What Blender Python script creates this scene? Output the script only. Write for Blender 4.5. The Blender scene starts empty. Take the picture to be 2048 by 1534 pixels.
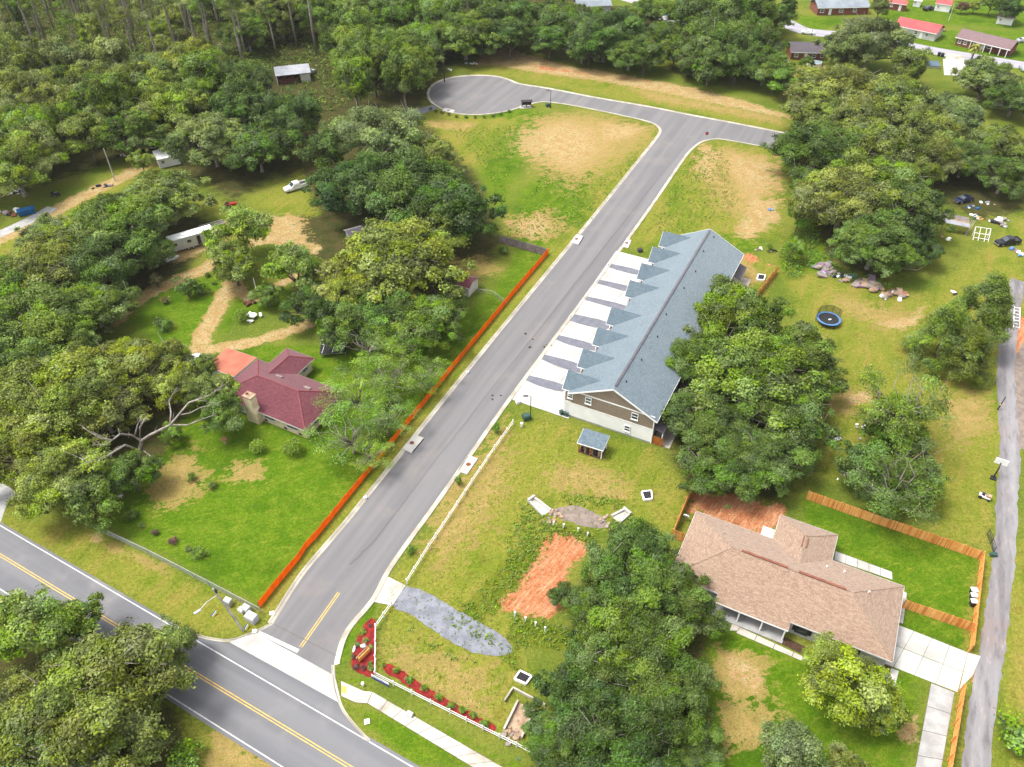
import bpy, math, random
import numpy as np
from mathutils import Vector

random.seed(11)
RNG = np.random.default_rng(11)
SC = bpy.context.scene
COL = SC.collection

# ---------------------------------------------------------------- camera, sky, sun, exposure
CAM_H, PITCH, FPX = 90.0, math.radians(41.6), 1580.0
cam = bpy.data.cameras.new('camera')
cam.sensor_width = 36.0
cam.lens = FPX / 2048 * 36
cam.clip_start = 1.0
cam.clip_end = 20000
cam_ob = bpy.data.objects.new('camera', cam)
COL.objects.link(cam_ob)
cam_ob.location = (0, 0, CAM_H)
cam_ob.rotation_euler = (math.pi / 2 - PITCH, 0, 0)
SC.camera = cam_ob

SUN_EL, SUN_AZ = math.radians(64), math.radians(-84)      # azimuth from +Y towards +X
wd = bpy.data.worlds.new('World')
SC.world = wd
wd.use_nodes = True
wn = wd.node_tree
for n in list(wn.nodes):
    wn.nodes.remove(n)
wo = wn.nodes.new('ShaderNodeOutputWorld')
bg = wn.nodes.new('ShaderNodeBackground')
sk = wn.nodes.new('ShaderNodeTexSky')
sk.sky_type = 'NISHITA'
sk.sun_disc = False
sk.sun_elevation = SUN_EL
sk.sun_rotation = SUN_AZ
sk.dust_density = 4.0
sk.air_density = 1.0
sk.ozone_density = 1.0
hs = wn.nodes.new('ShaderNodeHueSaturation')
hs.inputs['Saturation'].default_value = 0.16            # thin overcast: the sky is nearly white
wn.links.new(sk.outputs[0], hs.inputs['Color'])
wn.links.new(hs.outputs[0], bg.inputs[0])
bg.inputs[1].default_value = 0.15
wn.links.new(bg.outputs[0], wo.inputs[0])
sl = bpy.data.lights.new('sun', 'SUN')
sl.energy = 1.5
sl.angle = math.radians(17)
sl.color = (1.0, 0.95, 0.86)
so = bpy.data.objects.new('sun', sl)
COL.objects.link(so)
sd = Vector((math.sin(SUN_AZ) * math.cos(SUN_EL), math.cos(SUN_AZ) * math.cos(SUN_EL), math.sin(SUN_EL)))
so.rotation_euler = sd.to_track_quat('Z', 'Y').to_euler()
so.location = (0, 0, 200)
SC.view_settings.view_transform = 'Standard'
SC.view_settings.look = 'None'
SC.view_settings.exposure = 1.3
SC.view_settings.gamma = 1.0
SC.view_settings.use_curve_mapping = False
SC.cycles.max_bounces = 6
SC.cycles.diffuse_bounces = 3
SC.cycles.transparent_max_bounces = 8

# ---------------------------------------------------------------- survey of the site
_s, _c = math.sin(PITCH), math.cos(PITCH)


def G(px, py, z=0.0):
    """site plan: where the line of sight through a point of the survey photo meets height z"""
    u, v = (px - 1024) / FPX, (767 - py) / FPX
    t = (CAM_H - z) / (_s - v * _c)
    return Vector((u * t, (_c + v * _s) * t, z))


def depth(p):
    return p[1] * _c - (p[2] - CAM_H) * _s


def pxm(p):
    return FPX / depth(p)


def height(bx, by, ty):
    b = G(bx, by)
    lo, hi = 0.0, 60.0
    for _ in range(40):
        m = (lo + hi) / 2
        fw = b.y * _c - (m - CAM_H) * _s
        yy = 767 - FPX * (b.y * _s + (m - CAM_H) * _c) / fw
        if yy > ty:
            lo = m
        else:
            hi = m
    return lo


def PG(pts, z=0.0):
    return [(G(x, y, z).x, G(x, y, z).y) for x, y in pts]


def smooth(pts, k=4):
    """Catmull-Rom through 2-D points"""
    P = [np.array(p, float) for p in pts]
    P = [2 * P[0] - P[1]] + P + [2 * P[-1] - P[-2]]
    out = []
    for i in range(1, len(P) - 2):
        for j in range(k):
            t = j / k
            a, b, c, d = P[i - 1], P[i], P[i + 1], P[i + 2]
            out.append(tuple(.5 * ((2 * b) + (c - a) * t + (2 * a - 5 * b + 4 * c - d) * t * t + (3 * b - a - 3 * c + d) * t ** 3)))
    out.append(tuple(P[-2]))
    return out


# ---------------------------------------------------------------- mesh builder
class MB:
    def __init__(s):
        s.v, s.f, s.mi = [], [], []

    def add(s, vs, fs, m=0):
        o = len(s.v)
        s.v += [tuple(p) for p in vs]
        s.f += [tuple(i + o for i in f) for f in fs]
        s.mi += [m] * len(fs)
        return s

    def box(s, x0, y0, z0, x1, y1, z1, m=0):
        vs = [(x0, y0, z0), (x1, y0, z0), (x1, y1, z0), (x0, y1, z0), (x0, y0, z1), (x1, y0, z1), (x1, y1, z1), (x0, y1, z1)]
        return s.add(vs, [(3, 2, 1, 0), (4, 5, 6, 7), (0, 1, 5, 4), (1, 2, 6, 5), (2, 3, 7, 6), (3, 0, 4, 7)], m)

    def ob(s, c, a, b, d, m=0):
        """parallelepiped: centre and three half vectors"""
        c, a, b, d = Vector(c), Vector(a), Vector(b), Vector(d)
        if a.cross(b).dot(d) < 0:
            a = -a
        vs = [c - a - b - d, c + a - b - d, c + a + b - d, c - a + b - d, c - a - b + d, c + a - b + d, c + a + b + d, c - a + b + d]
        return s.add(vs, [(3, 2, 1, 0), (4, 5, 6, 7), (0, 1, 5, 4), (1, 2, 6, 5), (2, 3, 7, 6), (3, 0, 4, 7)], m)

    def rbox(s, cx, cy, z0, sx, sy, h, rz=0.0, m=0):
        c, n = math.cos(rz), math.sin(rz)
        return s.ob((cx, cy, z0 + h / 2), (c * sx / 2, n * sx / 2, 0), (-n * sy / 2, c * sy / 2, 0), (0, 0, h / 2), m)

    def bar(s, a, b, w, h, m=0):
        a, b = Vector(a), Vector(b)
        d = b - a
        side = d.cross(Vector((0, 0, 1)))
        if side.length < 1e-6:
            side = Vector((1, 0, 0))
        side.normalize()
        up = side.cross(d).normalized()
        return s.ob((a + b) / 2, d / 2, side * w / 2, up * h / 2, m)

    def prism(s, poly, z0, z1, m=0):
        A = sum(poly[i][0] * poly[(i + 1) % len(poly)][1] - poly[(i + 1) % len(poly)][0] * poly[i][1] for i in range(len(poly)))
        if A < 0:
            poly = poly[::-1]
        n = len(poly)
        vs = [(p[0], p[1], z0) for p in poly] + [(p[0], p[1], z1) for p in poly]
        fs = [tuple(range(n, 2 * n)), tuple(range(n - 1, -1, -1))] + [(i, (i + 1) % n, n + (i + 1) % n, n + i) for i in range(n)]
        return s.add(vs, fs, m)

    def slab(s, top, th, m=0):
        """plate under a flat 3-D polygon, th thick downwards"""
        top = [Vector(p) for p in top]
        nrm = Vector((0, 0, 0))
        for i in range(len(top)):
            nrm += top[i].cross(top[(i + 1) % len(top)])
        if nrm.z < 0:
            top = top[::-1]
        n = len(top)
        vs = top + [p - Vector((0, 0, th)) for p in top]
        fs = [tuple(range(n)), tuple(range(2 * n - 1, n - 1, -1))] + [(n + i, n + (i + 1) % n, (i + 1) % n, i) for i in range(n)]
        return s.add(vs, fs, m)

    def tube(s, pts, rads, n=6, m=0, cap=True):
        pts = [Vector(p) for p in pts]
        vs, fs = [], []
        for i, p in enumerate(pts):
            d = (pts[min(i + 1, len(pts) - 1)] - pts[max(i - 1, 0)])
            if d.length < 1e-9:
                d = Vector((0, 0, 1))
            d.normalize()
            a = d.cross(Vector((0.13, 0.31, 0.94)) if abs(d.z) < .9 else Vector((1, 0.1, 0))).normalized()
            b = d.cross(a)
            r = rads[i] if hasattr(rads, '__len__') else rads
            vs += [p + (a * math.cos(2 * math.pi * k / n) + b * math.sin(2 * math.pi * k / n)) * r for k in range(n)]
        for i in range(len(pts) - 1):
            for k in range(n):
                fs.append((i * n + k, i * n + (k + 1) % n, (i + 1) * n + (k + 1) % n, (i + 1) * n + k))
        if cap:
            fs.append(tuple(range(n - 1, -1, -1)))
            fs.append(tuple(range((len(pts) - 1) * n, len(pts) * n)))
        return s.add(vs, fs, m)

    def cyl(s, x, y, z0, z1, r, r1=None, n=12, m=0):
        return s.tube([(x, y, z0), (x, y, z1)], [r, r if r1 is None else r1], n, m)

    def rock(s, c, rx, ry, rz, seed, m=0):
        r = random.Random(seed)
        vs, fs = [], []
        n, k = 7, 4
        for j in range(1, k):
            ph = math.pi * j / k
            for i in range(n):
                th = 2 * math.pi * (i + .3 * r.random()) / n
                q = .8 + .35 * r.random()
                vs.append((c[0] + rx * q * math.sin(ph) * math.cos(th), c[1] + ry * q * math.sin(ph) * math.sin(th), c[2] + rz * q * math.cos(ph)))
        for j in range(k - 2):
            for i in range(n):
                fs.append((j * n + i, (j + 1) * n + i, (j + 1) * n + (i + 1) % n, j * n + (i + 1) % n))
        fs.append(tuple(range(n)))
        fs.append(tuple(range((k - 1) * n - 1, (k - 2) * n - 1, -1)))
        return s.add(vs, fs, m)

    def mesh(s, name, mat, smooth=False):
        me = bpy.data.meshes.new(name)
        me.from_pydata([tuple(p) for p in s.v], [], s.f)
        for m in (mat if isinstance(mat, (list, tuple)) else [mat]):
            me.materials.append(m)
        if any(s.mi):
            me.polygons.foreach_set('material_index', s.mi)
        if smooth:
            me.polygons.foreach_set('use_smooth', [True] * len(me.polygons))
        me.update()
        return me

    def obj(s, name, mat, parent=None, label=None, smooth=False, stuff=False):
        o = bpy.data.objects.new(name, s.mesh(name, mat, smooth))
        COL.objects.link(o)
        if parent is not None:
            o.parent = parent
        if label:
            o['label'] = label
        if stuff:
            o['kind'] = 'stuff'
        return o


def tag(o, label, cat, group=None):
    o['label'] = label
    o['category'] = cat
    if group:
        o['group'] = group
    return o


def thing(name, label, cat, loc=(0, 0, 0), rz=0.0, group=None):
    o = bpy.data.objects.new(name, None)
    o.empty_display_size = .5
    COL.objects.link(o)
    o.location = loc
    o.rotation_euler = (0, 0, rz)
    return tag(o, label, cat, group)


def struct(name, mb, m, parent=None, label=None):
    o = mb.obj(name, m, parent)
    if parent is None:
        o['kind'] = 'structure'
    if label:
        o['label'] = label
    return o


def dup(root, loc, rz=0.0, label=None, group=None, scale=None):
    r = root.copy()
    COL.objects.link(r)
    r.location = loc
    r.rotation_euler = (0, 0, rz)
    if scale is not None:
        r.scale = scale if hasattr(scale, '__len__') else (scale,) * 3
    if label:
        r['label'] = label
    if group:
        r['group'] = group
    for ch in list(root.children):
        c = ch.copy()
        COL.objects.link(c)
        c.parent = r
        for g in list(ch.children):
            d = g.copy()
            COL.objects.link(d)
            d.parent = c
    return r


# ---------------------------------------------------------------- materials
def lin(c):
    c /= 255.0
    return c / 12.92 if c <= .04045 else ((c + .055) / 1.055) ** 2.4


def S(r, g, b, k=.5):
    """base colour from a colour read off the photograph, which is exposed about a stop bright"""
    return (min(lin(r) * k, .85), min(lin(g) * k, .85), min(lin(b) * k, .85), 1)


def nodes(name):
    m = bpy.data.materials.new(name)
    m.use_nodes = True
    nt = m.node_tree
    for n in list(nt.nodes):
        nt.nodes.remove(n)
    out = nt.nodes.new('ShaderNodeOutputMaterial')
    return m, nt, out


def N(nt, t, **kw):
    n = nt.nodes.new(t)
    for k, v in kw.items():
        if k in n.inputs.keys():
            n.inputs[k].default_value = v
        else:
            setattr(n, k, v)
    return n


def noise(nt, vec, scale, detail=3, rough=.55, dist=0.0):
    n = N(nt, 'ShaderNodeTexNoise')
    n.inputs['Scale'].default_value = scale
    n.inputs['Detail'].default_value = detail
    n.inputs['Roughness'].default_value = rough
    n.inputs['Distortion'].default_value = dist
    if vec is not None:
        nt.links.new(vec, n.inputs['Vector'])
    return n.outputs['Fac']


def mrange(nt, val, a, b, c=0.0, d=1.0, smooth=True):
    n = N(nt, 'ShaderNodeMapRange')
    n.interpolation_type = 'SMOOTHSTEP' if smooth else 'LINEAR'
    n.inputs[1].default_value, n.inputs[2].default_value, n.inputs[3].default_value, n.inputs[4].default_value = a, b, c, d
    nt.links.new(val, n.inputs[0])
    return n.outputs[0]


def mix(nt, f, a, b, mode='MIX'):
    n = N(nt, 'ShaderNodeMix', data_type='RGBA', blend_type=mode)
    for i, x in ((0, f), (6, a), (7, b)):
        if isinstance(x, (int, float)):
            n.inputs[i].default_value = x
        elif isinstance(x, tuple):
            n.inputs[i].default_value = x
        else:
            nt.links.new(x, n.inputs[i])
    return n.outputs[2]


def mth(nt, op, a, b=0.0):
    n = N(nt, 'ShaderNodeMath', operation=op)
    for i, x in ((0, a), (1, b)):
        if isinstance(x, (int, float)):
            n.inputs[i].default_value = x
        else:
            nt.links.new(x, n.inputs[i])
    return n.outputs[0]


def pos(nt):
    return N(nt, 'ShaderNodeNewGeometry').outputs['Position']


def mapped(nt, vec, rz=0.0, sc=(1, 1, 1)):
    n = N(nt, 'ShaderNodeMapping')
    n.vector_type = 'TEXTURE'
    n.inputs['Rotation'].default_value = (0, 0, rz)
    n.inputs['Scale'].default_value = tuple(1 / q for q in sc)
    nt.links.new(vec, n.inputs['Vector'])
    return n.outputs[0]


def finish(nt, out, col, rough=.85, bump=None, metal=0.0, spec=.3, bdist=.05):
    p = N(nt, 'ShaderNodeBsdfPrincipled')
    p.inputs['Roughness'].default_value = rough
    p.inputs['Metallic'].default_value = metal
    p.inputs['Specular IOR Level'].default_value = spec
    if isinstance(col, tuple):
        p.inputs['Base Color'].default_value = col
    else:
        nt.links.new(col, p.inputs['Base Color'])
    if bump is not None:
        b = N(nt, 'ShaderNodeBump')
        b.inputs['Strength'].default_value = .6
        b.inputs['Distance'].default_value = bdist
        nt.links.new(bump, b.inputs['Height'])
        nt.links.new(b.outputs[0], p.inputs['Normal'])
    nt.links.new(p.outputs[0], out.inputs[0])
    return p


def M(name, c1, c2=None, scale=3.0, rough=.8, metal=0.0, spec=.3, lo=.35, hi=.65, fine=.15, bump=0.0):
    """plain surface: two tones of one colour in patches, fine grain, optional relief"""
    m, nt, out = nodes(name)
    if c2 is None:
        c2 = tuple(x * .82 for x in c1[:3]) + (1,)
    v = pos(nt)
    n1 = noise(nt, v, scale, 4)
    col = mix(nt, mrange(nt, n1, lo, hi), c1, c2)
    n2 = noise(nt, v, scale * 9, 2)
    col = mix(nt, 1.0, col, mix(nt, n2, (1 - fine,) * 3 + (1,), (1 + fine,) * 3 + (1,)), 'MULTIPLY')
    finish(nt, out, col, rough, n2 if bump else None, metal, spec, bump or .05)
    return m


def asphalt(name, c1, c2, rz, wear=(.17, .15, .13, 1), rough_=0.0):
    m, nt, out = nodes(name)
    v = pos(nt)
    a = mapped(nt, v, rz, (.02, .45, 1))
    streak = noise(nt, a, 1.0, 2, .5)
    patch = noise(nt, v, .12, 4, .6)
    col = mix(nt, mrange(nt, streak, .35, .65), c1, c2)
    col = mix(nt, mrange(nt, patch, .5, .75, 0, .55), col, wear)
    spots = noise(nt, v, .8, 3, .6)
    col = mix(nt, mrange(nt, spots, .68, .76, 0, .25), col, (.05, .05, .055, 1))
    if rough_:
        e = noise(nt, mapped(nt, v, rz, (.25, 1.1, 1)), 1.0, 4, .7)
        col = mix(nt, mrange(nt, e, .5, .66, 0, rough_), col, S(112, 108, 112))
        col = mix(nt, mrange(nt, e, .46, .3, 0, rough_), col, S(206, 196, 190))
    g = noise(nt, v, 14, 3, .7)
    col = mix(nt, 1.0, col, mix(nt, g, (.8, .8, .8, 1), (1.2, 1.2, 1.2, 1)), 'MULTIPLY')
    finish(nt, out, col, .85, g, 0, .25, .01)
    return m


def shingles(name, c1, c2, c3, sheen=.55):
    """asphalt shingles: tabs of varied tone in courses that follow the roof height"""
    m, nt, out = nodes(name)
    v = pos(nt)
    a = mapped(nt, v, math.radians(27.5), (1.6, 1.6, 11))
    tab = noise(nt, a, 1.0, 3, .75)
    blot = noise(nt, v, .35, 3, .6)
    gr = noise(nt, v, 7, 3, .7)
    col = mix(nt, mrange(nt, tab, .38, .62), c1, c2)
    col = mix(nt, mrange(nt, blot, .4, .7, 0, .3), col, c3)
    col = mix(nt, 1.0, col, mix(nt, mrange(nt, gr, .3, .7), (.74, .74, .74, 1), (1.26, 1.26, 1.26, 1)), 'MULTIPLY')
    p = finish(nt, out, col, .9, tab, 0, .2, .02)
    p.inputs['Sheen Weight'].default_value = sheen    # granules brighten towards grazing view
    p.inputs['Sheen Roughness'].default_value = .55
    return m

MT = {}
MT['asphalt_side'] = asphalt('side_road_asphalt', S(150, 148, 150), S(137, 135, 138), math.radians(64), S(166, 157, 152))
MT['asphalt_hw'] = asphalt('highway_asphalt', S(148, 148, 152), S(134, 134, 139), math.radians(-28.4), S(185, 180, 178))
MT['asphalt_lane'] = asphalt('lane_asphalt', S(176, 173, 176), S(146, 141, 144), math.radians(66), S(176, 150, 140), .55)
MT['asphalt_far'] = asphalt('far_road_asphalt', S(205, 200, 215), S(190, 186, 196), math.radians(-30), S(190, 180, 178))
MT['concrete'] = M('white_concrete', (.42, .408, .385, 1), (.31, .3, .28, 1), .3, .9, lo=.42, hi=.72, fine=.12)
MT['kerb'] = M('kerb_concrete', (.41, .38, .315, 1), (.27, .245, .2, 1), .35, .9, fine=.12)
MT['walk'] = M('footpath_concrete', (.42, .385, .33, 1), (.27, .235, .2, 1), .35, .9, lo=.45, hi=.75, fine=.15)
MT['oldconc'] = M('grey_concrete', (.34, .335, .33, 1), (.26, .255, .25, 1), .6, .9)
MT['gravel'] = M('blue_grey_gravel', S(166, 169, 180), S(142, 145, 156), .8, .95, fine=.5, bump=.04)
MT['gravel_strip'] = M('grey_gravel', S(146, 148, 160), S(132, 134, 146), .9, .95, fine=.2, bump=.03)
MT['gravel_pond'] = M('brown_grey_gravel', S(176, 158, 146), S(148, 134, 126), 1.0, .95, fine=.25, bump=.04)
MT['mulch'] = M('red_mulch', S(186, 52, 46), S(140, 36, 34), 2, .95, fine=.35, bump=.05)
MT['mulch_brown'] = M('brown_mulch', S(110, 80, 60), S(80, 60, 48), 3, .95, fine=.3, bump=.05)
MT['white'] = M('white_paint', (.8, .8, .8, 1), (.74, .74, .74, 1), 1, .5, fine=.03)
MT['white_line'] = M('white_road_paint', (.55, .55, .55, 1), (.38, .38, .38, 1), 2.5, .7, fine=.15)
MT['yellow_line'] = M('yellow_road_paint', (.62, .4, .06, 1), (.45, .3, .08, 1), 2.0, .7, fine=.2)
MT['joint'] = M('dark_joint', (.12, .11, .1, 1), None, 2, .9)
MT['black'] = M('black_paint', (.02, .02, .022, 1), None, 2, .5)
MT['dark'] = M('dark_void', (.035, .03, .035, 1), None, 2, .8)
MT['rubber'] = M('black_rubber', (.025, .025, .025, 1), None, 4, .8)
MT['steel'] = M('galvanised_steel', (.5, .52, .54, 1), (.4, .42, .44, 1), 3, .45, .6, .5)
MT['chrome'] = M('grey_metal', (.55, .56, .58, 1), None, 3, .35, .7, .5)
MT['glass'] = M('dark_glass', (.03, .04, .05, 1), (.05, .06, .07, 1), 1, .12, 0, .6)
MT['glass_green'] = M('reflecting_glass', (.12, .2, .19, 1), (.06, .1, .1, 1), 1.5, .12, 0, .6)
MT['wood'] = M('grey_weathered_wood', S(190, 174, 174), S(160, 146, 148), 1.5, .9, fine=.2)
MT['pole'] = M('pole_wood', S(214, 208, 200, .75), S(180, 172, 164, .75), 1.0, .9, fine=.2)
MT['orange_wood'] = M('orange_stained_wood', S(240, 172, 96, .8), S(228, 150, 76, .8), .9, .85, lo=.3, hi=.7, fine=.22)
_m, _nt, _o = nodes('orange_plastic_mesh')
_d, _t, _x = N(_nt, 'ShaderNodeBsdfDiffuse'), N(_nt, 'ShaderNodeBsdfTranslucent'), N(_nt, 'ShaderNodeMixShader')
_n = noise(_nt, mapped(_nt, pos(_nt), math.radians(64), (1.4, 1.4, .5)), 1.0, 4, .7)
_c_ = mix(_nt, mrange(_nt, _n, .35, .68), (.94, .26, .012, 1), (.8, .19, .015, 1))
for _b in (_d, _t):
    _nt.links.new(_c_, _b.inputs[0])
_x.inputs[0].default_value = .5
_nt.links.new(_d.outputs[0], _x.inputs[1])
_nt.links.new(_t.outputs[0], _x.inputs[2])
_nt.links.new(_x.outputs[0], _o.inputs[0])
MT['orange_mesh'] = _m
MT['cedar_post'] = M('new_cedar_wood', S(225, 140, 60), S(190, 110, 50), 2, .85)
MT['green_box'] = M('green_enamel', S(70, 105, 95), None, 2, .5)
MT['blue'] = M('blue_paint', S(70, 90, 190), S(60, 76, 160), 2, .5)
MT['bluepad'] = M('blue_vinyl', S(120, 170, 225), S(90, 140, 205), 1, .5)
MT['tarp'] = M('blue_tarpaulin', S(35, 120, 190), S(25, 100, 165), 1, .6)
MT['red'] = M('red_paint', S(205, 40, 40), None, 2, .5)
MT['rust'] = M('rust_lid', S(165, 90, 70), S(130, 70, 55), 4, .8)
MT['stone'] = M('tan_stone', S(225, 196, 165), S(185, 150, 125), 1.2, .9, fine=.2)
MT['stone_grey'] = M('grey_stone', S(205, 190, 180), S(165, 150, 145), 1.2, .9, fine=.2)
MT['roof_blue'] = shingles('blue_grey_shingles', S(126, 146, 158), S(102, 122, 136), S(136, 152, 162), .42)
MT['roof_tan'] = shingles('tan_shingles', S(194, 164, 142), S(166, 137, 117), S(188, 164, 138), .25)
MT['roof_maroon'] = shingles('maroon_shingles', S(146, 76, 88, .42), S(120, 58, 70, .42), S(154, 86, 96, .42), .2)
MT['roof_brown'] = shingles('brown_shingles', S(150, 115, 120), S(126, 94, 100), S(158, 122, 124))
MT['roof_dark'] = shingles('dark_shingles', S(104, 92, 104), S(80, 72, 84), S(112, 98, 108))
MT['roof_orange'] = M('orange_red_roofing', S(218, 136, 108), S(202, 118, 94), .4, .85, fine=.1)
MT['roof_red'] = M('red_metal_roof', S(230, 110, 112), S(214, 95, 98), .3, .6, fine=.06)
MT['roof_metal'] = M('pale_metal_roof', S(214, 216, 224), S(186, 188, 198), .5, .45, .3, .5)
MT['roof_grey'] = M('grey_roofing', S(176, 186, 196), S(156, 166, 178), .3, .8)
MT['tan_siding'] = M('tan_siding', S(190, 172, 152), S(180, 162, 144), .8, .8, fine=.05)
MT['white_siding'] = M('white_siding', (.78, .78, .77, 1), (.72, .72, .71, 1), .6, .7, fine=.03)
MT['grey_siding'] = M('pale_grey_siding', S(215, 216, 216, .62), S(200, 202, 204, .62), .8, .75, fine=.05)
MT['cream_brick'] = M('cream_painted_brick', S(238, 222, 190, .72), S(224, 206, 172, .72), 1.0, .85, fine=.1)
MT['brick_red'] = M('red_brick', S(172, 110, 88), S(150, 92, 76), 1.4, .85, fine=.2)
MT['pale_wall'] = M('pale_wall', S(236, 236, 226, .62), S(222, 222, 214, .62), .8, .8)
MT['lilac'] = M('lilac_wall', S(190, 150, 190), None, 1, .8)
MT['terracotta'] = M('terracotta', S(196, 132, 112), None, 3, .8)
MT['bark'] = M('grey_bark', S(150, 138, 128), S(105, 95, 86), 2, .95, fine=.25)
MT['bark_pale'] = M('pale_bark', S(200, 190, 178), S(160, 148, 138), 1.5, .95, fine=.2)
MT['tyre'] = MT['rubber']

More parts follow.
